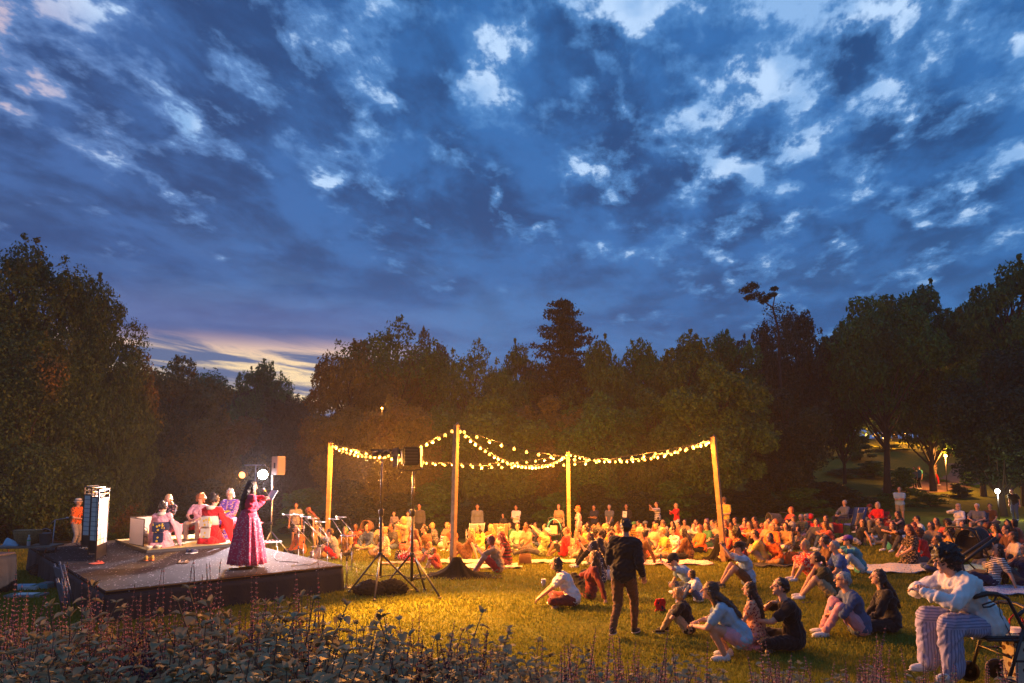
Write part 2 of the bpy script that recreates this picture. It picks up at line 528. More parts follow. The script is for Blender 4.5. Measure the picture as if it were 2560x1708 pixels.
def tree(k, px, top, y, wpx, label, rz=None, group='trees around the lawn', name='tree', cat='tree', basey=None):
    """tree at depth y whose top shows at photograph row `top` and whose crown is wpx wide"""
    p = PY(px, HZ, y); z0 = terrain(p.x, y) - .1
    tz = PY(px, top, y).z
    h = tz - z0; w = wpx / F * y / .80
    rt = empty(name, (p.x, y, z0), random.uniform(0, 6.28) if rz is None else rz)
    rt.scale = (w, w, h)
    cm, tm = tree_kind(k)
    link_mesh('crown', cm, rt); link_mesh('trunk', tm, rt)
    tag(rt, label, cat, group)
    return rt

# the tall trees of the left edge
tree('near', 40, 592, 31.0, 430, 'tallest dark maple at the left edge, its ragged top reaching into the sky', 1.0)
tree('near', 225, 690, 32.0, 300, 'leafy maple with a ragged crown just right of the tallest left one', 3.0)
tree('nearb', 60, 800, 29.0, 380, 'lower olive green maple with orange flecked leaves behind the draped table', 2.2)
tree('nearb', 265, 905, 34.0, 240, 'drooping olive maple with low branches behind the paper screen', 4.1)
tree('nearb', -110, 700, 30.0, 380, 'maple cut by the left edge of the view', 5.1)
# valley on the left
tree('c', 430, 885, 52.0, 290, 'round brown leafed tree below the wooded hill, behind the kneeling performers', 0.4)
tree('c', 545, 1010, 46.0, 240, 'lower brown rounded tree behind the stage spotlight', 2.4)
tree('d', 380, 990, 44.0, 200, 'dark tree tucked between the left maples and the brown round tree', .4)
tree('b', 645, 893, 78.0, 170, 'small open tree standing out against the sunset glow', 1.9)
tree('d', 690, 990, 60.0, 210, 'dark green tree under the sunset, left of the amber wood', 1.2)
tree('d', 760, 985, 70.0, 180, 'dark tree in the gap beside the sunset, right of the small open one', 4.2)
tree('d', 600, 960, 84.0, 200, 'dark valley tree just left of the small open one', 2.2)
# wood behind the string lights
tree('c', 880, 845, 44.0, 250, 'brown leafed tree nearest the sunset at the left end of the centre wood', .3)
tree('e', 990, 798, 46.0, 350, 'tall brownish tree with thin top and bright sky gaps, left of centre', 1.3)
tree('c', 1060, 815, 50.0, 150, 'narrow autumn brown tree with bare twigs on its right side', 2.1)
tree('e', 1190, 855, 44.0, 240, 'open green tree whose forked limbs show against pale sky', .8)
tree('a', 1300, 862, 50.0, 190, 'green tree between the open forked tree and the conifer', 2.9)
tree('con', 1412, 738, 48.0, 330, 'tall dark pointed conifer rising above the centre wood', 1.1, name='conifer')
tree('a', 1510, 852, 46.0, 210, 'olive tree directly right of the conifer', 4.4)
tree('b', 1610, 842, 48.0, 210, 'bushy green tree second to the right of the conifer', 5.2)
tree('a', 1725, 835, 44.0, 250, 'broad olive tree above the right string light post', .2)
tree('b', 1830, 818, 47.0, 220, 'round green tree right of the right string light post', 3.3)
tree('a', 1790, 905, 38.0, 300, 'wide low olive tree drooping behind the right string light post', 1.7)
tree('d', 1920, 800, 50.0, 180, 'dark leafy tree below the leaning bare branch', 2.7)
tree('d', 2025, 762, 52.0, 210, 'dark purple brown tree with a flat top right of the leaning branch', 3.9)
tree('b', 2110, 800, 56.0, 150, 'smaller green tree in front of the tall right hand wood', 1.4)
tree('h', 2215, 722, 50.0, 290, 'large full olive tree left of the hillside lamp', .9)
tree('a', 2330, 715, 52.0, 260, 'large full olive tree directly over the hillside lamp', 4.9)
tree('b', 2455, 735, 50.0, 230, 'green tree with open twigs right of the hillside lamp', 2.0)
tree('a', 2560, 655, 46.0, 300, 'tallest tree at the right edge', 5.6)
tree('d', 2500, 860, 40.0, 330, 'nearly black tree overhanging the lawn lamp', .7)
tree('d', 1960, 960, 42.0, 260, 'dark low tree behind the seated crowd on the right', 4.5)
for i, (px, tp_, y, w, k) in enumerate([(860, 1010, 40, 260, 'c'), (980, 985, 38, 260, 'c'), (1110, 1000, 42, 260, 'b'), (1240, 985, 39, 280, 'a'),
        (1370, 985, 41, 260, 'c'), (1490, 975, 40, 280, 'b'), (1620, 970, 42, 280, 'a'), (1010, 900, 56, 300, 'a'), (1230, 940, 58, 260, 'e'), (1440, 890, 58, 330, 'd'), (1640, 900, 60, 360, 'd')]):
    tree(k, px, tp_, y, w, 'lower tree filling the dark wood behind the string lights, %s' % ['at its left end', 'under the thin topped tree', 'left of the middle post', 'under the open forked tree', 'under the conifer', 'right of the centre post', 'before the right post', 'far back on the left', 'far back under the sky gap', 'far back behind the conifer', 'far back on the right'][i], i * 1.3)

# leaning branch that sticks out of the dark tree
def leaning_branch():
    y = 48.0
    rt = empty('tree', PY(1950, 1000, y)); o = Vector(rt.location)
    tag(rt, 'old tree whose leaning bare branch ends in a tuft above the wood', 'tree', 'trees around the lawn')
    mb = MB(); pts = [PY(a, b_, y) - o for a, b_ in ((1958, 1180), (1950, 1000), (1947, 830), (1932, 770), (1905, 750), (1878, 735))]
    mb.tube(pts, [.22, .16, .085, .06, .04, .02], 7)
    mb.tube([pts[3], PY(1938, 735, y) - o, PY(1930, 720, y) - o], [.05, .03, .01], 5)
    mb.build('trunk', BARK, rt, True)
    rng = np.random.default_rng(5); V = []
    for px, py, r in ((1866, 725, .45), (1882, 715, .45), (1895, 738, .5), (1872, 745, .35), (1908, 752, .35), (1931, 737, .3), (1936, 722, .25), (1918, 745, .25), (1940, 775, .9), (1958, 800, 1.3), (1935, 815, 1.1), (1965, 850, 1.6), (1930, 860, 1.5)):
        V.append(leaves_np(rng, PY(px, py, y) - o, (r * 1.15, r * 1.15, r * .6), 260, .085, .3, .1))
    V = np.concatenate(V)
    link_mesh('crown', np_mesh('crown', V, np.arange(len(V)).reshape(-1, 4), LM['dark']), rt)
leaning_branch()

# dark undergrowth in front of the wood, one shrub each
SH_ = [(300, 1250, 34, 260), (520, 1190, 40, 220), (660, 1200, 42, 220), (760, 1215, 40, 200), (880, 1190, 37, 190), (990, 1225, 37, 190), (1090, 1200, 38, 200), (1195, 1230, 37, 190),
       (1290, 1205, 38, 210), (1390, 1225, 38, 200), (1490, 1200, 38, 200), (1590, 1220, 37, 200), (1690, 1195, 38, 210), (1790, 1215, 37, 200), (1890, 1200, 40, 220), (1990, 1215, 41, 220), (2090, 1200, 44, 230), (2010, 1180, 48, 200), (150, 1200, 33, 260), (20, 1230, 31, 240)]
SW = ['behind the paper screen', 'behind the patterned robe performer', 'behind the stage spotlight', 'behind the man in the grey polo', 'left of the two tripods', 'behind the two tripods', 'behind the middle post', 'behind the blue camp chair on the left', 'behind the man in a white shirt with folded arms', 'behind the teal pushchair', 'behind the standing man with papers', 'behind the woman in the red jacket', 'left of the right post', 'behind the man in yellow', 'behind the right half of the crowd', 'behind the red wagon', 'left of the lit path', 'higher up beside the dark wood', 'behind the hat wearer at the far left', 'at the far left edge']
for i, (px, tp_, y, w) in enumerate(SH_):
    tree('shrubd' if i % 3 else 'shrub', px, tp_, y, w, 'dark shrub, ' + SW[i], i * .9, 'shrubs along the wood edge', 'shrub', 'shrub')
for i, (px, tp_, y, w, lb) in enumerate([(2260, 1165, 50, 110, 'small garden shrub lit amber left of the lit path'), (2330, 1178, 56, 70, 'low round shrub growing on the lit path bed'), (2415, 1175, 54, 60, 'small dark shrub at the right end of the lit path'),
        (2200, 1240, 44, 130, 'low dark shrub behind the standing man in a blue polo'), (2320, 1232, 46, 140, 'low hedge-like shrub under the lit path'), (2150, 1085, 66, 120, 'amber lit shrub on the slope above the wagon'), (2250, 1180, 62, 130, 'amber lit shrub on the slope beside two walkers')]):
    tree('shrub', px, tp_, y, w, lb, i * 1.1, 'shrubs on the lit slope', 'shrub', 'shrub')

# wooded hill far to the left and behind everything
def far_wood():
    rng = np.random.default_rng(9); rd = random.Random(9)
    V = []
    n = 0
    for _ in range(420):
        y = rd.uniform(92, 190); x = rd.uniform(-150, -8) * y / 150
        z = terrain(x, y); h = rd.uniform(6, 10)
        for q in range(5):
            c = (x + rd.uniform(-2.2, 2.2), y + rd.uniform(-2, 2), z + h * rd.uniform(.35, .92)); r = rd.uniform(1.4, 2.6)
            V.append(leaves_np(rng, c, (r, r, r * .8), 90, .30, .4, .5))
    for _ in range(300):
        y = rd.uniform(66, 110); x = rd.uniform(-8, 100) * y / 90
        z = terrain(x, y); h = rd.uniform(7, 11)
        for q in range(4):
            c = (x + rd.uniform(-2.2, 2.2), y + rd.uniform(-2, 2), z + h * rd.uniform(.3, .9)); r = rd.uniform(1.4, 2.4)
            V.append(leaves_np(rng, c, (r, r, r * .8), 70, .28, .4, .5))
    V = np.concatenate(V)
    o = link_mesh('distant_wood', np_mesh('distant_wood', V, np.arange(len(V)).reshape(-1, 4), LM['olive']))
    tag(o, 'far wooded hillside under the sunset, one dark mass of treetops', 'wood', kind='stuff')
far_wood()

for i, (px, tp_, y, w, lb) in enumerate([(2180, 1150, 58, 120, 'amber lit bush high on the slope left of the walkers'), (2360, 1105, 70, 120, 'bush on the hillside above the bend of the lit path'), (2300, 1095, 78, 110, 'far bush beside the twin notice boards'), (2430, 1085, 72, 130, 'far dark bush below the amber street lamp'),
        (2225, 1110, 72, 110, 'rounded bush on the hillside left of the far bush pair'), (2390, 1205, 50, 80, 'low bush in front of the lit path, right of the walkers'), (2480, 1150, 60, 140, 'dark bush on the slope behind the lawn lamp'), (2545, 1140, 58, 140, 'dark bush at the right edge above the lawn lamp'), (2110, 1170, 60, 130, 'dark bush on the slope right of the low dark wood')]):
    tree('shrub' if i % 2 == 0 else 'shrubd', px, tp_, y, w, lb, i * 1.7, 'shrubs on the lit slope', 'shrub', 'shrub')
tree('d', 2330, 985, 88, 260, 'distant dark tree closing the gap between the tall right hand trees', 1.1)
tree('a', 2240, 1000, 92, 240, 'distant olive tree behind the twin notice boards', 2.1)
tree('d', 2430, 960, 95, 280, 'distant dark tree behind the amber street lamp', 3.1)
# ------------------------------------------------------------------ people: cloth and skin
COL = dict(white=(.72, .70, .68), cream=(.62, .54, .42), grey=(.26, .25, .25), dgrey=(.07, .07, .075), black=(.012, .012, .014), navy=(.015, .022, .06), blue=(.06, .14, .36),
    lblue=(.30, .46, .58), denim=(.06, .10, .20), teal=(.05, .30, .34), green=(.05, .16, .07), lime=(.42, .52, .16), mint=(.30, .58, .36), olive=(.055, .055, .03), red=(.62, .015, .02), dred=(.20, .015, .02),
    orange=(.70, .14, .025), coral=(.66, .11, .06), peach=(.62, .32, .20), pink=(.62, .30, .34), tan=(.38, .26, .15), khaki=(.34, .27, .16), brown=(.13, .06, .025), camel=(.36, .21, .09), mustard=(.45, .25, .04),
    yellow=(.66, .47, .08), purple=(.16, .07, .36), maroon=(.14, .02, .022), magenta=(.80, .06, .12), rose=(.85, .34, .36), lilac=(.40, .38, .54), dusk=(.20, .20, .32), gold=(.70, .45, .03), slate=(.12, .14, .18))
HAIRC = dict(black=(.010, .008, .008), dark=(.022, .012, .008), brown=(.060, .028, .012), auburn=(.13, .032, .012), redh=(.22, .022, .012), ginger=(.40, .12, .03), blond=(.50, .30, .11), grey=(.38, .36, .34), white=(.68, .66, .62), greenh=(.04, .14, .07), purpleh=(.20, .10, .22))
SKINS = [mat('skin_light', (.56, .31, .21), .55, spec=.35, var=.12, vscale=9), mat('skin_tan', (.40, .20, .12), .55, spec=.35, var=.12, vscale=9), mat('skin_brown', (.17, .075, .042), .5, spec=.4, var=.12, vscale=9)]
EYE = mat('eye_dark', (.012, .008, .006), .25); LIP = mat('lip', (.34, .10, .085), .5); EYEW = mat('eye_white', (.6, .57, .54), .35)
METAL = mat('grey_metal', (.34, .34, .36), .35, 1.0); BLACKM = mat('black_metal', (.014, .014, .016), .42); BLACKP = mat('black_plastic', (.018, .018, .02), .5)
def cloth(spec):
    """'red', 'red/stripe/white', 'black/floral/cream', 'grey/check/black'"""
    nm = 'cloth_' + spec.replace('/', '_')
    if nm in MATS: return MATS[nm]
    q = spec.split('/'); c = COL[q[0]]
    m = bpy.data.materials.new(nm); m.use_nodes = True
    b = NB(m.node_tree); p = m.node_tree.nodes['Principled BSDF']
    tc = b.n('ShaderNodeTexCoord'); O = tc.outputs['Object']
    col = b.mix(b.m('MULTIPLY', b.ramp(b.noise(O, 7, 4), .35, .7), .35), c, tuple(v * .7 for v in c))
    if len(q) > 1:
        c2 = COL[q[2]]; sp = b.n('ShaderNodeSeparateXYZ'); b.put(sp.inputs[0], O)
        if q[1] == 'stripe':
            f = b.m('GREATER_THAN', b.m('SINE', b.m('MULTIPLY', sp.outputs[2], 190)), .15)
        elif q[1] == 'vstripe':
            hi = b.m('GREATER_THAN', sp.outputs[2], .47); u = b.m('ADD', b.m('MULTIPLY', hi, sp.outputs[2]), b.m('MULTIPLY', b.m('SUBTRACT', 1.0, hi), sp.outputs[1]))
            f = b.m('GREATER_THAN', b.m('SINE', b.m('MULTIPLY', u, 260)), .25)
        elif q[1] == 'wstripe':
            f = b.m('GREATER_THAN', b.m('SINE', b.m('MULTIPLY', sp.outputs[2], 75)), .2)
        elif q[1] == 'check':
            f = b.m('MULTIPLY', b.m('ADD', b.m('GREATER_THAN', b.m('SINE', b.m('MULTIPLY', sp.outputs[2], 90)), .1), b.m('GREATER_THAN', b.m('SINE', b.m('MULTIPLY', b.m('ADD', sp.outputs[0], sp.outputs[1]), 90)), .1)), .5)
        else:
            vo = b.n('ShaderNodeTexVoronoi'); b.put(vo.inputs['Vector'], O); vo.inputs['Scale'].default_value = 26 if q[1] == 'floral' else 15
            f = b.m('LESS_THAN', vo.outputs['Distance'], .36)
        col = b.mix(f, col, c2)
    b.put(p.inputs['Base Color'], col)
    p.inputs['Roughness'].default_value = .88; p.inputs['Specular IOR Level'].default_value = .2; p.inputs['Sheen Weight'].default_value = .15
    bp = b.n('ShaderNodeBump'); bp.inputs['Strength'].default_value = .55; bp.inputs['Distance'].default_value = .02
    mp = b.n('ShaderNodeMapping'); mp.inputs['Scale'].default_value = (1, 1, .45); b.put(mp.inputs[0], O)
    b.put(bp.inputs['Height'], b.m('ADD', b.noise(mp.outputs[0], 13, 4, .55, .8), b.m('MULTIPLY', b.noise(O, 240, 2), .08)))
    b.put(p.inputs['Normal'], bp.outputs[0])
    MATS[nm] = m
    return m
def hairm(k):
    nm = 'hair_' + k
    if nm in MATS: return MATS[nm]
    c = HAIRC[k]
    m = bpy.data.materials.new(nm); m.use_nodes = True
    b = NB(m.node_tree); p = m.node_tree.nodes['Principled BSDF']
    tc = b.n('ShaderNodeTexCoord'); mp = b.n('ShaderNodeMapping'); mp.inputs['Scale'].default_value = (1, 1, .12); b.put(mp.inputs[0], tc.outputs['Object'])
    f = b.noise(mp.outputs[0], 120, 4, .6, .3)
    b.put(p.inputs['Base Color'], b.mix(b.ramp(f, .35, .65), tuple(v * .5 for v in c), tuple(min(1, v * 1.3) for v in c)))
    p.inputs['Roughness'].default_value = .45; p.inputs['Specular IOR Level'].default_value = .5
    bp = b.n('ShaderNodeBump'); bp.inputs['Strength'].default_value = .9; bp.inputs['Distance'].default_value = .01
    b.put(bp.inputs['Height'], f); b.put(p.inputs['Normal'], bp.outputs[0])
    MATS[nm] = m
    return m

# ------------------------------------------------------------------ skinned shapes, fused once at the end
FUSE = []
def fuse(name, mb, mats, parent, vox, smooth=3, fold=0.0, extra=None, freq=1.0):
    o = mb.build(name, mats, parent)
    o.modifiers.new('fuse', 'REMESH').mode = 'VOXEL'
    o.modifiers['fuse'].voxel_size = vox
    if smooth:
        s = o.modifiers.new('soft', 'SMOOTH'); s.factor = .5; s.iterations = smooth
    FUSE.append((o, fold, extra, freq))
    return o
def bake_all():
    bpy.context.view_layer.update()
    dg = bpy.context.evaluated_depsgraph_get()
    out = []
    for o, fold, extra, freq in FUSE:
        out.append(bpy.data.meshes.new_from_object(o.evaluated_get(dg)))
    rng = np.random.default_rng(1)
    for (o, fold, extra, freq), me in zip(FUSE, out):
        o.modifiers.clear()
        n = len(me.vertices)
        if fold and n:
            co = np.empty(n * 3, np.float32); no = np.empty(n * 3, np.float32)
            me.vertices.foreach_get('co', co); me.vertices.foreach_get('normal', no)
            co = co.reshape(-1, 3); no = no.reshape(-1, 3)
            ph = rng.uniform(0, 6, 8); a = rng.uniform(-1, 1, (4, 3)); a /= np.linalg.norm(a, axis=1)[:, None]
            w = co + .05 * np.sin(co[:, [1, 2, 0]] * 13 + ph[:3])
            d = np.sin(w @ a[0] * 46 * freq + ph[3]) + .8 * np.sin(w @ a[1] * 71 * freq + ph[4]) + .6 * np.sin(w @ a[2] * 105 * freq + ph[5]) + .9 * np.sin(w @ a[3] * 27 * freq + ph[6])
            co = co + no * (np.abs(d) - .9)[:, None] * fold
            me.vertices.foreach_set('co', co.ravel())
        if extra is not None and extra.v:
            bm = bmesh.new(); bm.from_mesh(me)
            vs = [bm.verts.new(v) for v in extra.v]
            for f, mi in zip(extra.f, extra.mi):
                try:
                    fc = bm.faces.new([vs[i] for i in f]); fc.material_index = mi
                except ValueError: pass
            bm.to_mesh(me); bm.free()
        me.polygons.foreach_set('use_smooth', np.ones(len(me.polygons), dtype=bool))
        old = o.data; o.data = me
        me.materials.clear()
        for m in old.materials: me.materials.append(m)
        nm = old.name; bpy.data.meshes.remove(old); me.name = nm

def V3(*a): return Vector(a)
def ik(a, c, l1, l2, pole):
    d = c - a; L = d.length
    if L > (l1 + l2) * .995: c = a + d * ((l1 + l2) * .995 / L); d = c - a; L = d.length
    if L < abs(l1 - l2) + .02: L = abs(l1 - l2) + .02
    dn = d.normalized(); x = (l1 * l1 - l2 * l2 + L * L) / (2 * L); h = math.sqrt(max(0, l1 * l1 - x * x))
    pl = Vector(pole); pl = pl - dn * pl.dot(dn)
    if pl.length < 1e-4: pl = Vector((0, 0, 1)) - dn * dn.z
    return a + dn * x + pl.normalized() * h, c

POSES = {
 #         pelvis        lean  ankle R, L (x,y,z)                 knee pole R, L                   wrist R, L                           elbow pole R, L           toe
 'cross': ((0, 0, .13), 10, (-.09, .28, .07), (.10, .37, .06), (1, .6, .15), (-1, .6, .15), (.12, .32, .16), (-.10, .34, .16), (.9, -.3, -.3), (-.9, -.3, -.3), 'side'),
 'reach': ((0, 0, .13), 26, (-.09, .28, .07), (.10, .37, .06), (1, .6, .15), (-1, .6, .15), (.05, .58, .16), (-.10, .62, .13), (.5, -.2, -.3), (-.5, -.2, -.3), 'side'),
 'knees': ((0, 0, .13), 16, (.11, .46, .07), (-.11, .50, .07), (.25, .3, 1), (-.25, .3, 1), (.03, .35, .33), (-.03, .37, .30), (.9, 0, -.2), (-.9, 0, -.2), 'fwd'),
 'rest':  ((0, 0, .13), 22, (.14, .48, .07), (-.14, .46, .07), (.35, .3, 1), (-.35, .3, 1), (-.03, .38, .52), (.05, .40, .50), (.9, 0, .1), (-.9, 0, .1), 'fwd'),
 'kphone': ((0, 0, .13), 14, (.12, .52, .07), (-.10, .56, .07), (.25, .3, 1), (-.25, .3, 1), (.06, .42, .62), (-.02, .44, .62), (.6, -.2, -.8), (-.6, -.2, -.8), 'fwd'),
 'lean':  ((0, 0, .13), -20, (.15, .80, .07), (-.10, .76, .07), (.3, .1, 1), (-.3, .1, 1), (.27, -.30, .05), (-.27, -.32, .05), (.4, -.8, .1), (-.4, -.8, .1), 'up'),
 'leanone': ((0, 0, .13), -14, (.26, .44, .07), (.10, .50, .06), (1, .6, .35), (.3, .5, 1), (.22, .36, .26), (-.26, -.32, .05), (.8, 0, -.3), (-.4, -.8, .1), 'side'),
 'kneel': ((0, -.02, .25), 4, (.09, -.14, .06), (-.09, -.14, .06), (.12, 1, -.35), (-.12, 1, -.35), (.09, .30, .30), (-.09, .30, .30), (.8, -.4, -.2), (-.8, -.4, -.2), 'back'),
 'side':  ((0, 0, .13), 4, (.40, .06, .06), (.30, .20, .06), (.2, 1, .15), (-.1, 1, .15), (.10, .34, .22), (-.06, .36, .22), (.8, -.4, -.2), (-.8, -.4, -.2), 'side'),
 'lie':   ((0, 0, .13), -24, (.10, .84, .06), (-.10, .82, .07), (.3, 0, 1), (-.3, 0, 1), (.07, .36, .98), (-.05, .38, .99), (.8, .2, -.3), (-.8, .2, -.3), 'up'),
 'stand': ((0, 0, .90), 1, (.10, .0, .08), (-.10, .02, .08), (0, 1, 0), (0, 1, 0), (.24, .06, .82), (-.24, .05, .82), (.2, -1, 0), (-.2, -1, 0), 'fwd'),
 'fold':  ((0, 0, .90), 1, (.12, .0, .08), (-.12, .02, .08), (0, 1, 0), (0, 1, 0), (-.07, .20, 1.14), (.07, .23, 1.10), (.7, -.1, -.8), (-.7, -.1, -.8), 'fwd'),
 'paper': ((0, 0, .90), 2, (.10, .0, .08), (-.10, .02, .08), (0, 1, 0), (0, 1, 0), (.06, .25, 1.02), (-.06, .26, 1.04), (.6, -.3, -.7), (-.6, -.3, -.7), 'fwd'),
 'phone': ((0, 0, .90), 0, (.10, .0, .08), (-.10, .02, .08), (0, 1, 0), (0, 1, 0), (.07, .34, 1.46), (-.05, .34, 1.46), (.7, 0, -.8), (-.7, 0, -.8), 'fwd'),
 'chair': ((0, 0, .46), -8, (.14, .44, .08), (-.14, .40, .08), (.1, .6, 1), (-.1, .6, 1), (.12, .30, .62), (-.10, .30, .62), (.8, -.3, -.3), (-.8, -.3, -.3), 'fwd'),
 'squat': ((0, -.06, .27), 34, (.12, .10, .08), (-.12, .14, .08), (.3, 1, .6), (-.3, 1, .6), (.14, .46, .42), (-.05, .50, .40), (.8, -.2, -.3), (-.8, -.2, -.3), 'fwd'),
 'walk':  ((0, 0, .88), 6, (.09, .20, .08), (-.09, -.24, .13), (0, 1, 0), (0, 1, 0), (.23, -.12, .84), (-.23, .20, .88), (.2, -1, 0), (-.2, -1, 0), 'fwd'),
}
def person(loc, heading, pose='cross', sc=1.0, skin=0, hair='brown', style='short', top='white', sleeve='short', bot='black', legs='long', label='', female=None,
           near=False, wr=None, wl=None, lean=None, look=(0, 0), hat=None, glasses=False, group='people watching from the lawn', loose=0.0, hold=None, feet='shoe', shoe='white', wide=1.0, name='person', z=None, tilt=0):
    P = POSES[pose]
    rt = empty(name, loc, R(heading), sc)
    tag(rt, label, 'person', group)
    if female is None: female = style in ('long', 'bob', 'pony', 'bun')
    vox = .0135 if near else .021
    vox /= 1.0
    pel = V3(*P[0]); ln = R(P[1] if lean is None else lean)
    u = V3(math.sin(R(tilt)), math.sin(ln), math.cos(ln)).normalized(); sd = V3(1, 0, 0); sd = (sd - u * sd.dot(u)).normalized(); fw = u.cross(sd).normalized()
    slouch = .03 if pose in ('cross', 'knees', 'rest', 'kphone', 'reach', 'squat') else 0
    T = lambda a, h, f=0: pel + sd * a + u * h + fw * (f - slouch * math.sin(max(0, min(1, h / .5)) * PI) + 0)
    rot = Matrix((sd, fw, u)).transposed()
    shw = (.155 if female else .178) * wide
    hipR, hipL = pel + sd * .088, pel - sd * .088
    shR, shL = T(shw, .44), T(-shw, .44)
    neck = T(0, .50, .01)
    hd = (u * .45 + V3(0, 0, 1) * .55).normalized()
    yaw, pit = R(look[0]), R(look[1])
    hf = V3(-math.sin(yaw) * math.cos(pit), math.cos(yaw) * math.cos(pit), math.sin(pit)).normalized()
    hu = (hd - hf * hd.dot(hf)).normalized(); hs = hf.cross(hu).normalized()
    HR = Matrix((hs, hf, hu)).transposed()
    head = neck + hd * .165 + hf * .035
    H = lambda a, f, h: head + hs * a + hf * f + hu * h
    kR, aR = ik(hipR, V3(*P[2]), .43, .42, P[4]); kL, aL = ik(hipL, V3(*P[3]), .43, .42, P[5])
    eR, wR = ik(shR, V3(*(wr or P[6])), .285, .25, P[8]); eL, wL = ik(shL, V3(*(wl or P[7])), .285, .25, P[9])
    # ---- body
    b = MB()
    def torso(m, g, arms, low=-.03):
        hw = 1.06 if female else 1.0
        m.ell(T(0, .02), ((.158 * hw + g) * wide, .112 + g, .115 + g), rot)
        m.ell(T(0, .16), (((.118 if female else .135) + g) * wide, .095 + g, .13), rot)
        m.ell(T(0, .33), (((.140 if female else .160) + g) * wide, .108 + g, .15 + g), rot)
        if female:
            for s in (-1, 1): m.ell(T(s * .07, .30, .075), (.062 + g, .058 + g, .062 + g), rot, 10, 7)
        m.rcone(T(-shw + .02, .435), T(shw - .02, .435), .058 + g, .058 + g)
        m.ell(T(0, .46), (.085 + g, .068 + g, .055 + g * .5), rot)
    torso(b, 0, True)
    b.rcone(neck - u * .04, head - hd * .03, .056, .050)
    b.ell(H(0, -.012, .018), (.075, .094, .100), HR); b.ell(H(0, .030, -.045), (.054, .056, .062), HR)
    for h_, k, a, s in ((hipR, kR, aR, 1), (hipL, kL, aL, -1)):
        b.rcone(h_, k, .084, .056); b.rcone(k, a, .055, .036); b.ell(k.lerp(a, .3), (.054, .054, .07))
    for s_, e, w in ((shR, eR, wR), (shL, eL, wL)):
        b.rcone(s_, e, .047, .038); b.rcone(e, w, .038, .026)
    # ---- details kept crisp: face, ears, hands, bare feet
    x = MB()
    x.rcone(H(0, .083, .012), H(0, .104, -.012), .009, .015, 8); x.ell(H(0, .098, -.016), (.018, .013, .010), HR, 8, 6)
    for s in (-1, 1):
        x.ell(H(s * .076, -.006, -.004), (.010, .019, .031), HR, 8, 6)
        x.ell(H(s * .031, .074, .018), (.016, .012, .010), HR, 8, 6, 3)
        x.ell(H(s * .031, .082, .018), (.0085, .007, .008), HR, 8, 6, 1)
        x.rcone(H(s * .016, .083, .040), H(s * .048, .072, .041), .0055, .0045, 6, 1)
    x.rcone(H(-.021, .078, -.050), H(.021, .078, -.050), .007, .007, 8, 2)
    x.ell(H(0, .070, -.085), (.022, .018, .018), HR, 8, 6)
    for (e, w, s) in ((eR, wR, 1), (eL, wL, -1)):
        d = (w - e).normalized()
        across = d.cross(V3(0, 0, 1)); across = (across if across.length > .2 else V3(1, 0, 0)).normalized() * s
        pn = d.cross(across).normalized() * s      # back of the hand normal
        if pn.z < 0: pn = -pn
        hm = Matrix((across, d, pn)).transposed()
        pc = w + d * .045
        x.ell(pc, (.040, .052, .017), hm, 10, 7)
        for i, (off, L, cu) in enumerate(((-.030, .060, .35), (-.011, .072, .42), (.010, .068, .5), (.029, .052, .6))):
            p0 = pc + across * off + d * .036; p1 = p0 + (d * math.cos(cu * .6) - pn * math.sin(cu * .6)) * L * .45
            p2 = p1 + (d * math.cos(cu * 1.7) - pn * math.sin(cu * 1.7)) * L * .32; p3 = p2 + (d * math.cos(cu * 2.6) - pn * math.sin(cu * 2.6)) * L * .25
            x.tube([p0, p1, p2, p3], [.0092, .0086, .0078, .0060], 6)
        t0 = pc - across * .030 - d * .020; t1 = t0 - across * .028 + d * .026 - pn * .006; t2 = t1 - across * .006 + d * .030 - pn * .010
        x.tube([t0, t1, t2], [.0115, .0102, .0072], 6)
    toe = P[10]
    FD = {}
    for s, k, a in ((1, kR, aR), (-1, kL, aL)):
        sh = (a - k).normalized()
        fd = {'fwd': V3(.10 * s, 1, -.05), 'side': V3(-s * .9, .45, -.10), 'up': V3(.15 * s, .35, .9), 'back': V3(-s * .1, -1, -.10)}[toe].normalized()
        FD[s] = (a, fd)
        if feet == 'bare':
            x.rcone(a - fd * .03 + V3(0, 0, -.03), a + fd * .14 + V3(0, 0, -.035 if toe in ('fwd', 'side') else -.01), .034, .024, 10)
            sx = fd.cross(V3(0, 0, 1)).normalized() if abs(fd.z) < .8 else V3(1, 0, 0)
            for i in range(5): x.ell(a + fd * (.165 - .008 * i) + sx * s * (.026 - i * .013) * -1 + V3(0, 0, -.042 if toe in ('fwd', 'side') else -.01), (.009, .009, .009), None, 6, 5)
    fuse('body', b, [SKINS[skin], EYE, LIP, EYEW], rt, vox, 4, extra=x)
    # ---- upper garment
    t = MB(); g = .024 + loose
    torso(t, g, True)
    cut = {'none': 0, 'cap': .35, 'short': .62, 'long': 1}[sleeve]
    for s_, e, w in ((shR, eR, wR), (shL, eL, wL)):
        if cut:
            t.rcone(s_, s_.lerp(e, min(1, cut)), .066 + loose * .6, .068 + loose * .6 if cut < 1 else .057 + loose * .6)
        if cut == 1: t.rcone(e, e.lerp(w, .93), .056 + loose * .6, .042 + loose * .4)
    if legs in ('dress', 'longdress'): pass
    else:
        t.ell(T(0, -.01), ((.176 + g * .6) * wide, .126 + g, .105), rot)
        t.ell(T(0, .09, -.01), ((.150 + g) * wide, .118 + g, .12), rot)
    topm = cloth(top)
    tn = 'dress' if legs in ('dress', 'longdress') else ('jacket' if sleeve == 'long' and top.split('/')[0] in ('camel', 'navy', 'brown') else 'shirt')
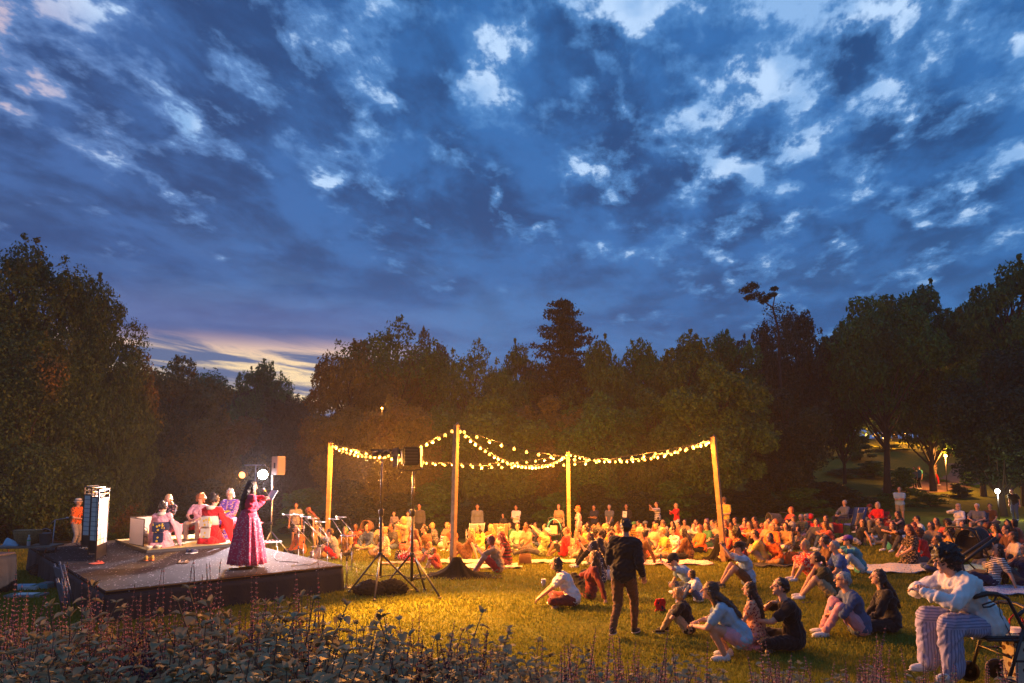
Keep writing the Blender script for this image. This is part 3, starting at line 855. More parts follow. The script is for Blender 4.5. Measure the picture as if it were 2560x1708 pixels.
    if legs in ('dress', 'longdress'):
        end = .62 if legs == 'dress' else .97
        for h_, k, a in ((hipR, kR, aR), (hipL, kL, aL)):
            t.rcone(h_, k, .125, .105)
            if legs == 'longdress' or pose in ('kneel', 'side', 'cross'): t.rcone(k, k.lerp(a, end), .105, .10)
        t.rcone(kR, kL, .09, .09)
        if legs == 'longdress' or pose in ('kneel', 'side', 'cross'): t.rcone(kR.lerp(aR, end), kL.lerp(aL, end), .09, .09)
        t.rcone(hipR, kL, .1, .09)
    fuse(tn, t, topm, rt, vox, 3, .0075)
    # ---- lower garment
    if legs not in ('dress', 'longdress'):
        q = MB(); g = .014
        q.ell(T(0, -.005), (.166 * wide + g, .118 + g, .11), rot)
        for h_, k, a in ((hipR, kR, aR), (hipL, kL, aL)):
            if legs == 'shorts': q.rcone(h_, h_.lerp(k, .72), .104, .088)
            elif legs == 'brief': q.rcone(h_, h_.lerp(k, .42), .104, .094)
            elif legs == 'skirt':
                q.rcone(h_, k, .11, .10); q.rcone(kR, kL, .085, .085)
            else:
                lo = .03 if legs == 'wide' else 0
                q.rcone(h_, k, .102, .072 + lo); q.rcone(k, k.lerp(a, .93), .070 + lo, .048 + lo * 1.6)
        fuse({'shorts': 'shorts', 'brief': 'shorts', 'skirt': 'skirt'}.get(legs, 'trousers'), q, cloth(bot), rt, vox, 3, .0065)
    # ---- hair
    if style != 'bald':
        h = MB()
        big = 1.2 if style == 'curly' else 1.0
        h.ell(H(0, -.026, .036), (.083 * big, .090 * big, .086 * big), HR, 16, 11)
        h.ell(H(0, -.060, .000), (.070 * big, .062, .075 * big), HR)
        if style in ('bob', 'long', 'pony', 'bun'):
            for s in (-1, 1): h.ell(H(s * .064, -.018, -.005), (.026, .052, .062), HR, 10, 7)
        if style == 'bob':
            h.ell(H(0, -.055, -.065), (.082, .058, .072), HR)
            for s in (-1, 1): h.ell(H(s * .062, -.020, -.060), (.028, .048, .065), HR, 10, 7)
        if style == 'long':
            bk = V3(0, 0, 0)
            p0 = H(0, -.070, -.03); p1 = T(0, .44, -.105); p2 = T(0, .22, -.130)
            for s in (-1, 0, 1):
                h.rcone(p0 + hs * s * .045, p1 + sd * s * .06, .040, .038); h.rcone(p1 + sd * s * .06, p2 + sd * s * .045, .038, .022)
            for s in (-1, 1):
                h.rcone(H(s * .070, -.010, -.02), T(s * .085, .47, .035), .027, .026); h.rcone(T(s * .085, .47, .035), T(s * .085, .30, .125), .024, .016)
        if style == 'pony':
            h.ell(H(0, -.125, .02), (.03, .03, .03), HR, 10, 7); h.rcone(H(0, -.14, .01), H(0, -.165, -.10), .034, .032); h.rcone(H(0, -.165, -.10), H(0, -.15, -.24), .032, .012)
        if style == 'bun': h.ell(H(0, -.105, .085), (.045, .045, .042), HR)
        if style == 'curly':
            rr = random.Random(len(label))
            for i in range(60):
                dv = V3(rr.gauss(0, 1), rr.gauss(-.45, .8), rr.gauss(.25, .9)).normalized()
                if dv.y > .45 and dv.z < .5: continue
                q_ = rr.uniform(.95, 1.22); h.ell(H(dv.x * .094 * q_, -.030 + dv.y * .100 * q_, .022 + dv.z * .10 * q_), (.024, .024, .024), None, 8, 6)
            h.ell(H(0, -.07, -.05), (.075, .05, .07), HR)
        fuse('hair', h, hairm(hair), rt, .011 if near else .016, 1, .0075 if style != 'curly' else .013, freq=2.2)
    # ---- shoes
    if feet == 'shoe':
        for s in (1, -1):
            a, fd = FD[s]; flat = toe in ('fwd', 'side')
            sx = fd.cross(V3(0, 0, 1)).normalized() if abs(fd.z) < .8 else V3(1, 0, 0); up = sx.cross(fd).normalized()
            if up.z < 0 and flat: up = -up
            SR = Matrix((sx, fd, up)).transposed(); c = a + V3(0, 0, -.03 if flat else -.005)
            m = MB(); m.ell(c + fd * .055, (.043, .125, .038), SR, 12, 8); m.ell(c - fd * .015 + up * .02, (.040, .050, .048), SR, 12, 8)
            m.ell(c + fd * .06 - up * .022, (.046, .132, .016), SR, 12, 6, 1)
            m.build('shoe', [cloth(shoe), mat('sole', (.45, .43, .4), .8)], rt, True)
    # ---- extras on the head
    if hat:
        kind, hc = hat.split(':')
        m = MB()
        if kind == 'cap':
            m.lathe([(.0965, 0), (.099, .03), (.090, .062), (.062, .088), (.025, .098), (.002, .100)], H(0, -.020, .045), 20, 0, HR, .94, 1.10)
            m.ell(H(0, -.020, .146), (.009, .009, .006), HR, 8, 5)
            m.grid(lambda a, c: H((a - .5) * .150 * (1 - .25 * c * c), .070 + c * .088 - abs(a - .5) ** 2 * .20, .055 - .012 * c - abs(a - .5) ** 2 * .10), 8, 4, .006)
        elif kind == 'brim':
            m.lathe([(.150, -.006), (.152, -.002), (.105, .012), (.098, .022), (.094, .085), (.070, .105), (.030, .108), (.002, .104)], H(0, -.015, .038), 24, 0, HR, .95, 1.08)
            m.lathe([(.101, .014), (.0995, .040), (.098, .040)], H(0, -.015, .038), 24, 1, HR, .95, 1.08)
        else:
            m.lathe([(.128, -.030), (.130, -.026), (.101, .030), (.094, .080), (.060, .095), (.002, .098)], H(0, -.015, .035), 20, 0, HR, .95, 1.08)
        m.build('hat' if kind != 'cap' else 'cap', [cloth(hc), BLACKP], rt, True)
    if glasses:
        m = MB()
        for s in (-1, 1):
            pts = [H(s * .031 + .020 * math.cos(a), .090 - .2 * abs(.020 * math.cos(a)), .018 + .016 * math.sin(a)) for a in [2 * PI * k / 10 for k in range(11)]]
            m.tube(pts, .0028, 5, cap=False); m.tube([H(s * .052, .086, .02), H(s * .078, .03, .02), H(s * .079, -.01, .016)], .0025, 5)
        m.tube([H(-.012, .091, .02), H(.012, .091, .02)], .0025, 5)
        m.build('glasses', BLACKP, rt)
    rt['_w'] = 0; del rt['_w']
    # ---- things held are things of their own
    M = Matrix.Translation(rt.location) @ Matrix.Rotation(R(heading), 4, 'Z') @ Matrix.Scale(sc, 4)
    out = dict(root=rt, wR=M @ (wR + (wR - eR).normalized() * .09), wL=M @ (wL + (wL - eL).normalized() * .09), head=M @ head, M=M, fw=(M.to_3x3() @ V3(0, 1, 0)).normalized())
    if hold: hold_item(out, hold, label)
    return out
def hold_item(o, kind, label):
    c = (o['wR'] + o['wL']) / 2; f = o['fw']; s = f.cross(V3(0, 0, 1)).normalized()
    q = kind.split(':'); lab = q[1] if len(q) > 1 else ''
    if q[0] == 'camera':
        rt = empty('camera', c, math.atan2(-f.x, f.y)); tag(rt, lab or 'black photo camera held up to an eye', 'camera')
        MB().box((0, 0, .02), (.13, .06, .085)).box((0, 0, .07), (.06, .05, .03)).build('camera_body', BLACKP, rt, bevel=.006)
        MB().lathe([(.034, 0), (.036, .02), (.034, .09), (.030, .095)], (0, .03, .02), 16, 0, (R(-90), 0, 0)).build('lens', BLACKM, rt, True)
    elif q[0] in ('phone', 'phonel'):
        lit = q[0] == 'phonel'
        pos = o['wL'] if lit else c
        rt = empty('phone', pos + V3(0, 0, .02), math.atan2(-f.x, f.y)); tag(rt, lab or 'dark phone held up in both hands', 'phone')
        e = (R(-50), 0, 0) if lit else (0, 0, 0)
        MB().box((0, 0, .0), (.150, .009, .075) if not lit else (.075, .009, .150), e).build('case', BLACKP, rt, bevel=.003)
        sm = mat('lit_screen', (.3, .3, .3), .3, emit=(.9, .95, 1), estr=1.3) if lit else mat('dim_screen', (.03, .03, .035), .2, emit=(.5, .35, .25), estr=.12)
        MB().box(Euler(e).to_matrix() @ V3(0, -.0058, 0), (.138, .002, .066) if not lit else (.066, .002, .138), e).build('screen', sm, rt)
    elif q[0] == 'paper':
        m = MB(); rz = math.atan2(-f.x, f.y)
        m.grid(lambda a, b_: V3((a - .5) * .21, .02 + .012 * math.sin(a * 3), (b_ - .5) * .29), 4, 4, .002)
        ob = m.build('paper_sheet', mat('paper', (.78, .76, .72), .9), None); ob.location = c - V3(0, 0, .06); ob.rotation_euler = (R(12), 0, rz)
        tag(ob, lab or 'white programme sheet held in both hands', 'paper')
# ------------------------------------------------------------------ the crowd
def to_stage(p, off=0):
    d = Vector((-7.5, 15.5, 0)) - Vector(p)
    return math.degrees(math.atan2(-d.x, d.y)) + off
PEOPLE = {}
def pp(px, py, pose, label, off=0, h=None, key=None, **k):
    loc = G(px, py)
    r = person(loc, to_stage(loc, off) if h is None else h, pose, label=label, **k)
    if key: PEOPLE[key] = r
    return r
N = dict(near=True)
# nearest rows, right of centre
pp(1432, 1518, 'reach', 'person in white T-shirt with dark print and dark bob, cross-legged, reaching forward to one foot', h=86, hair='black', style='bob', top='white', bot='maroon', skin=0, key='whitetee', **N)
pp(1472, 1500, 'leanone', 'person in maroon long sleeved top with long brown hair, propped on one arm', h=80, hair='brown', style='long', top='maroon', sleeve='long', bot='black', **N)
pp(1500, 1462, 'cross', 'person with dark hair in dark flowered top, half hidden behind the maroon top', h=84, hair='black', style='long', top='navy/floral/cream', sleeve='short', bot='black')
pp(1512, 1448, 'cross', 'person all in black with long dark brown hair, seen from behind', h=52, hair='dark', style='long', top='black', sleeve='long', bot='black')
pp(1492, 1418, 'kphone', 'person with brown hair holding a dark phone level, beside the one in black', h=100, hair='brown', style='long', top='olive', bot='black', hold='phone:dark phone held level in front of a face, beside the long haired person in black')
pp(1560, 1592, 'walk', 'person in black jacket and grey brown trousers walking away between the seated groups', h=-28, hair='dark', style='short', top='black', sleeve='long', bot='brown', shoe='black', tilt=3, loose=.012, look=(25, -8), wr=(.26, .10, .86), wl=(-.20, .24, .95), sc=1.02, **N)
pp(1738, 1488, 'cross', 'bearded person in black cap and pale grey T-shirt bent over a child, one forearm raised', h=92, lean=40, hair='dark', top='grey/plain/white' if False else 'lblue', bot='slate', hat='cap:black', wl=(-.10, .62, .62), wr=(.16, .40, .20), look=(0, -30), key='capman', **N)
pp(1748, 1507, 'knees', 'small child in white T-shirt with dark hair leaning back on the capped person', h=88, sc=.66, hair='dark', style='bob', top='white', bot='denim', female=True, **N)
pp(1722, 1588, 'knees', 'child in black T-shirt and beige trousers seen from behind, tousled light brown hair', h=70, sc=.76, hair='blond', style='bob', top='black', bot='khaki', shoe='black', female=False, **N)
pp(1842, 1652, 'squat', 'person in pale blue T-shirt and shorts crouching on the grass with long brown hair', h=74, hair='brown', style='long', top='lblue', bot='pink', legs='brief', sc=1.02, **N)
pp(1888, 1622, 'kneel', 'girl in flowered pink top with long dark hair beside the crouching person', h=60, sc=.86, hair='dark', style='long', top='peach/floral/dred', sleeve='cap', bot='pink', **N)
pp(1985, 1628, 'cross', 'person in black T-shirt with short dark hair, hand at mouth, holding a glowing phone', h=76, hair='black', top='black', bot='black', wr=(.03, .25, .57), wl=(-.05, .46, .36), hold='phonel:glowing white phone in the hand of the person in a black T-shirt', sc=1.06, **N)
pp(2150, 1592, 'knees', 'older person with grey hair and glasses in denim shirt hugging pink trousered knees', h=82, hair='grey', top='denim', sleeve='long', bot='pink', glasses=True, sc=1.04, shoe='white', **N)
pp(2228, 1582, 'cross', 'person in loose black top with long dark wavy hair, seated right of the denim shirt', h=74, hair='dark', style='long', top='black', sleeve='long', bot='black', sc=1.02, **N)
pp(2082, 1500, 'kphone', 'person in olive T-shirt with dark ponytail resting chin in one hand', h=78, lean=24, hair='dark', style='pony', top='olive', bot='khaki', legs='shorts', wr=(.02, .26, .62), wl=(-.08, .50, .12), shoe='white', **N)
pp(2106, 1462, 'cross', 'person with short grey hair in royal blue shirt behind the olive T-shirt', h=84, hair='grey', top='blue', sleeve='short', bot='khaki', **N)
pp(2036, 1452, 'knees', 'person with short blond bob in red flowered dress beside the blue shirt', h=96, hair='blond', style='bob', top='red/floral/cream', legs='dress', sc=.98)
pp(2078, 1442, 'cross', 'person with dark hair half hidden behind the two grey and blond heads', h=90, hair='dark', style='bun', top='brown', bot='black')
pp(2152, 1436, 'rest', 'person in purple cap and teal T-shirt with white trousers, arms resting on knees', h=78, hair='brown', top='teal', bot='white', hat='cap:purple', feet='shoe', shoe='tan', glasses=True, **N)
pp(1872, 1468, 'kphone', 'person in black cap, glasses and sky blue T-shirt, knees up, hands raised with a phone', h=86, hair='dark', top='lblue', bot='brown', legs='shorts', hat='cap:black', glasses=True, wr=(.06, .46, .80), wl=(-.02, .48, .80), shoe='dgrey', hold='phone:small phone held high by the person in a sky blue T-shirt', **N)
pp(1948, 1412, 'cross', 'person in orange red long sleeved top with brown hair bending over a bag', h=118, lean=30, hair='brown', style='bob', top='orange', sleeve='long', bot='camel', **N)
pp(1908, 1412, 'knees', 'person in yellow T-shirt with brown hair turned to the orange red top', h=70, hair='brown', style='short', top='mustard/plain/yellow' if False else 'yellow', bot='khaki', legs='shorts', wide=1.08)
pp(1968, 1378, 'side', 'person in camel cardigan over white with long dark hair, looking down', h=140, look=(0, -25), hair='dark', style='long', top='camel', sleeve='long', bot='cream')
pp(1925, 1372, 'cross', 'person with long blond hair behind the yellow T-shirt', h=120, hair='blond', style='long', top='peach', bot='black')
pp(1848, 1405, 'side', 'person with black curls, gold headband and red dress', h=84, skin=2, hair='black', style='curly', top='dred/floral/gold', legs='dress')
pp(1862, 1420, 'kneel', 'child with black curls and dark red dress in front of the sky blue T-shirt', h=84, sc=.62, skin=2, hair='black', style='curly', top='dred', legs='dress', female=True)
pp(1826, 1402, 'cross', 'person in coral top half hidden by the right string light post', h=96, skin=1, hair='dark', style='bob', top='coral', bot='tan')
pp(1668, 1398, 'cross', 'person with blond hair in pale yellow button shirt and shorts, left of a flowered blouse', h=92, hair='blond', top='yellow', bot='tan', legs='shorts', **N)
pp(1692, 1392, 'cross', 'person with short dark hair in white blouse with red flowers', h=110, hair='dark', style='short', female=True, top='white/bigfloral/red', bot='white')
pp(1722, 1402, 'cross', 'person in rust brown shirt with long braid and a pale flower in dark hair', h=62, hair='dark', style='long', top='brown', sleeve='long', bot='black', **N)
pp(1735, 1366, 'rest', 'bearded person in cream sweater and jeans with folded arms on knees', h=168, hair='brown', top='cream', sleeve='long', bot='denim', shoe='tan')
pp(1770, 1372, 'side', 'person with very long brown hair in dark green dress, just left of the right post', h=128, hair='brown', style='long', top='green', legs='dress')
pp(1746, 1356, 'cross', 'person in pale shirt holding a hand to the head behind the bearded person', h=130, hair='dark', top='white', bot='grey')
pp(1772, 1354, 'cross', 'person with purple tinted hair bun in the back row left of the right post', h=130, hair='purpleh', style='bun', top='slate', bot='black')
pp(1814, 1352, 'paper', 'person in yellow T-shirt, khaki shorts and dark cap standing behind the right post', h=140, look=(10, -30), hair='dark', top='yellow', bot='khaki', legs='shorts', hat='cap:brown', shoe='tan', wide=1.1, **N)
# back rows, centre to right
pp(1693, 1345, 'phone', 'person in bright red jacket and white trousers standing and photographing with a phone', h=110, sc=.92, hair='blond', style='bob', top='red', sleeve='long', bot='white', wr=(.05, .32, 1.28), wl=(-.05, .32, 1.28), hold='phone:phone held up by the person in a bright red jacket')
pp(1645, 1346, 'phone', 'person in grey and white banded sweater standing with a phone at eye height', h=100, hair='brown', top='slate/wstripe/white', sleeve='short', bot='black', hold='phone:phone held up by the person in a banded sweater')
pp(1643, 1358, 'cross', 'person in dusty pink T-shirt with dark bun, back row centre', h=128, hair='dark', style='bun', top='peach', bot='black')
pp(1620, 1360, 'cross', 'person in olive grey T-shirt and grey cap beside the dusty pink T-shirt', h=118, hair='dark', top='grey', bot='brown', hat='cap:slate')
pp(1592, 1362, 'cross', 'person in green cap with pale front and brown striped shirt', h=122, hair='brown', top='brown/wstripe/mustard', sleeve='short', bot='black', hat='cap:green')
pp(1567, 1358, 'cross', 'person in grey bucket hat and light shirt in the back row', h=122, hair='grey', top='lblue', bot='grey', hat='bucket:grey')
pp(1574, 1372, 'knees', 'person with brown hair and hand by the cheek below the bucket hat', h=110, hair='brown', style='long', top='mustard', bot='brown')
pp(1668, 1366, 'cross', 'balding person in dark shirt behind the blond head', h=104, hair='brown', style='short', top='dgrey', bot='black', skin=1)
pp(1612, 1398, 'cross', 'person in striped headscarf seen behind the one walking away', h=100, hair='brown', style='short', top='coral', bot='brown', hat='bucket:peach')
pp(1525, 1352, 'paper', 'grey haired person in navy polo standing with white sheets held low', h=150, hair='grey', top='slate', bot='black', wr=(.05, .22, .80), wl=(-.05, .22, .80), hold='paper:white sheets held low by the grey haired person in a navy polo')
pp(1487, 1352, 'fold', 'person in purple blue T-shirt standing with arms folded', h=140, hair='black', top='navy', bot='black', skin=1)
pp(1568, 1350, 'paper', 'person in dark clothes standing with a white sheet before the chest', h=150, hair='dark', top='black', sleeve='long', bot='black', skin=1, wr=(.06, .22, 1.22), wl=(-.06, .22, 1.22), hold='paper:white sheet held chest high by the person in dark clothes')
pp(1447, 1368, 'stand', 'person with curly ginger hair in pink shirt and dark bag strap, kneeling tall', h=84, sc=.90, hair='ginger', style='curly', female=True, top='pink', sleeve='long', bot='khaki', **N)
pp(1472, 1382, 'cross', 'person in yellow and black flowered shirt with dark hair tied back', h=108, hair='dark', style='bun', top='yellow/floral/dgrey', bot='brown', **N)
pp(1476, 1356, 'cross', 'person in dark top just behind the curly ginger hair', h=120, hair='dark', style='bob', top='navy', bot='black')
pp(1522, 1378, 'cross', 'person with curly blond hair and yellow top right of the flowered shirt', h=104, hair='blond', style='curly', female=True, top='mustard', bot='black')
pp(1537, 1398, 'cross', 'person with curly dark hair in rust top left of the one walking away', h=96, hair='dark', style='curly', top='coral', bot='black')
pp(1500, 1402, 'cross', 'person with frizzy black hair in olive top behind the level phone', h=96, skin=2, hair='black', style='curly', top='mustard', bot='brown')
pp(1550, 1380, 'cross', 'person with reddish hair leaning in toward the walking person', h=120, hair='auburn', style='long', top='peach', bot='brown')
pp(1398, 1356, 'stand', 'person in tan T-shirt standing behind the teal pushchair', h=160, hair='brown', style='bun', top='tan', bot='black')
pp(1428, 1386, 'cross', 'child in pale green T-shirt behind the red T-shirt', h=140, sc=.80, hair='ginger', style='short', top='tan', bot='cream')
pp(1408, 1394, 'leanone', 'bearded person in bright red T-shirt and black shorts leaning on one straight arm', h=72, hair='auburn', top='red', bot='black', legs='shorts', shoe='tan', wide=1.06, look=(15, 0), key='redman', **N)
pp(1352, 1392, 'lie', 'white haired person in lime T-shirt leaning back with a phone raised in both arms', h=78, hair='white', style='short', top='lime', bot='dgrey', shoe='dgrey', hold='phone:phone raised high in both arms of the one in the lime T-shirt', **N)
pp(1296, 1372, 'cross', 'person in mint green T-shirt with auburn hair, hands on knees', h=165, hair='auburn', style='short', top='mint', bot='green', wide=1.05, **N)
pp(1278, 1362, 'cross', 'person in green top mostly hidden behind the mint T-shirt', h=150, hair='dark', style='bob', top='green', bot='black')
pp(1291, 1352, 'fold', 'person in white shirt and tan tie standing with folded arms', h=160, hair='black', top='white', sleeve='long', bot='black', skin=1)
pp(1258, 1352, 'stand', 'child in white shirt and black vest standing behind the folding chairs', h=160, sc=.76, hair='dark', style='bun', top='black/wstripe/dgrey', sleeve='short', bot='black')
pp(1193, 1356, 'stand', 'person in slate sweater standing alone in front of the dark wood, left of centre', h=185, hair='dark', top='slate', sleeve='long', bot='black', wide=1.1, skin=1)
pp(1200, 1380, 'cross', 'person in pale yellow top with very long dark hair before the blue camp chair', h=150, hair='dark', style='long', top='yellow', sleeve='long', bot='tan', **N)
pp(1168, 1402, 'leanone', 'person in brown sleeveless dress with wavy blond hair, just right of the middle post', h=88, hair='blond', style='long', top='brown', sleeve='none', legs='dress', **N)
pp(1260, 1392, 'cross', 'person with blond hair in cream top behind the two red heads', h=120, hair='blond', style='long', top='cream', bot='tan')
pp(1246, 1434, 'kphone', 'person in beige T-shirt and red shorts with bare raised knees and phone', h=84, hair='redh', style='bob', top='tan', bot='red', legs='shorts', feet='bare', wr=(.05, .46, .56), wl=(-.02, .50, .60), hold='phone:phone held over bare knees by the person in red shorts', **N)
pp(1266, 1418, 'cross', 'person with long bright red hair in black and red striped top', h=100, hair='redh', style='long', top='dred/wstripe/black', sleeve='none', bot='maroon', **N)
pp(1096, 1424, 'knees', 'toddler in coral dress with red blond hair at the foot of the tripods', h=74, sc=.60, hair='ginger', style='bob', top='coral', legs='dress', feet='bare', **N)
pp(1084, 1408, 'knees', 'small blond child in patterned green top behind the coral dress', h=84, sc=.64, hair='blond', style='bob', top='green/floral/pink', bot='pink', feet='bare')
pp(1070, 1388, 'cross', 'bearded person in brown T-shirt with thick dark hair, seated between tripod and middle post', h=70, hair='dark', top='brown', bot='denim', look=(30, 0), wide=1.1, **N)
pp(1088, 1364, 'cross', 'person with short blond hair in grey plaid shirt behind the bearded one', h=90, hair='blond', style='bob', top='grey/check/black', sleeve='long', bot='black')
pp(1042, 1408, 'side', 'person in red skirt with white flecks and long auburn hair beside the right tripod', h=84, hair='auburn', style='long', top='peach', sleeve='cap', bot='red/floral/white', legs='skirt', **N)
pp(1036, 1380, 'cross', 'person with pink hair ornament and coral dress behind the right tripod pole', h=110, hair='ginger', style='bob', top='coral', legs='dress')
pp(1012, 1374, 'kneel', 'blond person in tan top kneeling and taking photographs with a black camera', h=96, sc=1.12, hair='blond', style='bob', top='tan', bot='black', wr=(.06, .24, .80), wl=(-.05, .26, .80), hold='camera:black photo camera of the kneeling blond photographer', **N)
pp(986, 1374, 'cross', 'person with glasses and black hair in dark grey polo, left of the photographer', h=130, hair='black', top='dgrey', bot='denim', glasses=True, skin=1, **N)
pp(964, 1396, 'side', 'person in cream flowered blouse with blond bun, directly behind the left tripod', h=112, hair='blond', style='bun', top='cream/floral/dred', sleeve='long', bot='tan', feet='bare', **N)
pp(924, 1376, 'cross', 'person in rolled denim shirt with glasses and auburn bob, left of the tripods', h=150, hair='auburn', style='bob', top='denim', sleeve='long', bot='khaki', glasses=True, **N)
pp(985, 1358, 'stand', 'child in pale patterned robe standing in front of the dark wood', h=160, sc=.80, hair='black', top='grey/floral/dred', sleeve='long', bot='grey', legs='trousers')
pp(1020, 1357, 'stand', 'child with black hair standing behind the photographer', h=160, sc=.80, hair='black', top='cream', bot='black')
pp(1048, 1357, 'stand', 'person with glasses in dark blazer and purple shirt standing by a tree trunk', h=170, hair='black', top='dgrey', sleeve='long', bot='black', glasses=True, skin=1)
pp(866, 1390, 'cross', 'person with green hair in mustard top, arms wrapped around the knees', h=170, hair='greenh', style='bob', top='mustard', bot='olive', **N)
pp(838, 1400, 'kphone', 'person in grey T-shirt and red shorts raising both arms to take a photo', h=92, hair='brown', top='grey', bot='red', legs='shorts', wr=(.05, .52, .78), wl=(-.02, .54, .78), feet='bare', hold='phone:phone raised by the person in grey T-shirt and red shorts', **N)
pp(812, 1396, 'cross', 'person in black top at the stage corner, hidden by microphone stands', h=110, hair='black', style='bob', top='black', bot='tan', legs='shorts')
pp(752, 1388, 'cross', 'person in orange red jacket and wide straw hat at the stage edge', h=130, hair='dark', style='bob', top='orange', sleeve='long', bot='black', hat='brim:peach', **N)
pp(737, 1366, 'stand', 'person in grey polo and dark shorts standing right of the stage', h=-160, look=(0, -25), hair='dark', top='grey', bot='black', legs='shorts', skin=1, feet='shoe', shoe='black', **N)
pp(792, 1370, 'stand', 'person with long auburn hair bending beside the left post', h=80, lean=40, sc=.96, hair='auburn', style='long', top='olive', bot='tan', **N)
# right of the right post
pp(1893, 1352, 'cross', 'person with glasses in black top beside a small red haired child', h=120, hair='black', style='long', top='black', bot='black', glasses=True)
pp(1913, 1352, 'knees', 'small red haired child sitting by the dark pushchair', h=110, sc=.74, hair='ginger', top='slate', bot='tan', legs='shorts')
pp(1843, 1352, 'cross', 'person in dark top at the far row just right of the right post', h=130, hair='brown', style='bun', top='dgrey', bot='black')
pp(1950, 1364, 'cross', 'broad person in brown jacket with cropped ginger hair, back turned', h=60, hair='ginger', top='brown', sleeve='long', bot='black', wide=1.1)
pp(1962, 1350, 'cross', 'child in dark cap in front of the standing orange top', h=130, sc=.8, hair='dark', top='red', bot='black', hat='cap:black')
pp(1977, 1352, 'chair', 'person in orange top and shorts sitting on a low stool, far right group', h=95, hair='ginger', style='bob', top='coral', bot='black', legs='shorts')
pp(1994, 1354, 'cross', 'person with hair bun and black sleeveless dress behind the orange top', h=100, hair='brown', style='bun', top='black', sleeve='none', legs='dress')
pp(2010, 1346, 'cross', 'person with grey hair in muted plaid left of the red wagon', h=120, hair='grey', top='tan/check/green', bot='pink')
pp(2146, 1366, 'lean', 'person with dark curls and black dress leaning on one arm, bare shoulders', h=80, look=(15, 0), hair='dark', style='long', top='black', sleeve='none', bot='cream', sc=1.0, **N)
ch1 = pp(2196, 1336, 'chair', 'older person in coral red sweater sitting in a red camp chair', h=130, hair='grey', style='bob', top='red', sleeve='long', bot='khaki', shoe='black', key='redchair', **N)
pp(2112, 1324, 'chair', 'balding person behind the empty blue camp chair', h=110, hair='grey', style='short', top='slate', sleeve='long', bot='navy', key='behindblue')
pp(2163, 1332, 'cross', 'person with white hat between the blue and red camp chairs', h=110, hair='grey', top='slate', bot='black', hat='brim:white')
pp(2182, 1322, 'cross', 'person in dark red cap peeking over the red camp chair', h=120, sc=1.15, hair='dark', top='maroon', bot='black', hat='cap:maroon')
pp(2254, 1338, 'cross', 'person in black tank top with long black hair holding out an arm to a child', h=96, hair='black', style='long', top='navy', sleeve='none', bot='navy', wr=(.1, .45, .48), wl=(-.05, .48, .50), **N)
pp(2222, 1338, 'cross', 'child in red facing the black tank top', h=-60, sc=.85, hair='brown', top='dred', bot='navy')
pp(2252, 1308, 'fold', 'person in pale blue banded polo and khaki shorts standing with arms folded on the slope', h=150, hair='brown', top='lblue', bot='khaki', legs='shorts', feet='shoe', wide=1.12, sc=1.05, **N)
pp(2250, 1378, 'rest', 'person in black top with dark hair, clasped hands before the chin', h=110, hair='black', style='bob', top='black', bot='dgrey', wr=(.0, .30, .56), wl=(-.03, .30, .56), **N)
pp(2282, 1414, 'kneel', 'person in dark flowered dress with auburn hair kneeling on a pale blanket', h=88, look=(0, -15), sc=1.0, hair='auburn', style='long', top='black/floral/tan', legs='dress', **N)
pp(2298, 1384, 'cross', 'person with wine red hair and scarf in grey jacket', h=94, hair='redh', style='long', top='grey', sleeve='long', bot='dgrey', **N)
pp(2306, 1358, 'cross', 'person with dark hair and glasses in white shirt behind the wine red scarf', h=80, hair='black', top='white', bot='dgrey', glasses=True)
pp(2347, 1366, 'cross', 'person in tan jacket with brown hair, hands folded in the lap', h=130, hair='brown', style='long', top='camel', sleeve='long', bot='dgrey', **N)
pp(2398, 1340, 'chair', 'person with sunglasses and white shirt eating in a camp chair', h=125, hair='grey', style='bob', top='white', sleeve='long', bot='cream', glasses=True, wr=(.03, .22, .98), sc=.97, key='whitechair', **N)
pp(2446, 1342, 'chair', 'grey haired person in grey T-shirt and pale shorts in a camp chair', h=135, hair='white', top='slate', bot='khaki', legs='shorts', shoe='dgrey', wide=1.14, sc=.98, key='greychair', **N)
pp(2478, 1312, 'cross', 'person in dark T-shirt sitting on the slope behind the grey T-shirt', h=140, hair='brown', sc=1.1, top='brown', bot='dgrey')
pp(2540, 1302, 'stand', 'person in jeans and dark top leaning forward beside the lawn lamp', h=120, lean=24, hair='dark', top='black', bot='denim', sc=1.02)
pp(2526, 1372, 'cross', 'person in black with long black hair looking down at the right edge', h=130, look=(0, -30), hair='black', style='long', top='black', bot='denim', **N)
pp(2552, 1372, 'cross', 'person in orange dress bending over a child at the right edge', h=60, skin=1, hair='dark', style='bob', top='coral', sleeve='none', bot='brown')
pp(2388, 1408, 'cross', 'young person with curly brown hair and glasses in mustard top', h=86, hair='brown', style='curly', top='mustard', bot='dgrey', glasses=True, look=(0, 14), **N)
pp(2312, 1412, 'cross', 'person with wavy ginger hair in red top behind the flowered dress', h=86, hair='auburn', style='curly', female=True, top='red', bot='dgrey')
pp(2478, 1470, 'lean', 'person in black and white striped T-shirt with long dark hair leaning back', h=82, look=(8, 0), hair='dark', style='long', top='black/stripe/white', bot='navy', wide=.98, **N)
pp(2505, 1430, 'cross', 'girl in grey top with a pink bow in dark hair, back turned', h=60, hair='dark', style='bun', top='tan', bot='grey', sc=.86)
pp(2452, 1416, 'kneel', 'small child with curly blond hair bent over a blanket', h=90, sc=.74, lean=40, hair='blond', style='curly', top='khaki', bot='grey')
pp(2556, 1470, 'leanone', 'person in dark blue at the right edge behind the rollator', h=70, hair='dark', style='long', top='navy', sleeve='long', bot='dgrey', **N)
pp(2552, 1425, 'cross', 'person in pale top at the right edge with a small toy in the lap', h=80, hair='brown', style='bob', top='cream', bot='tan', skin=1)
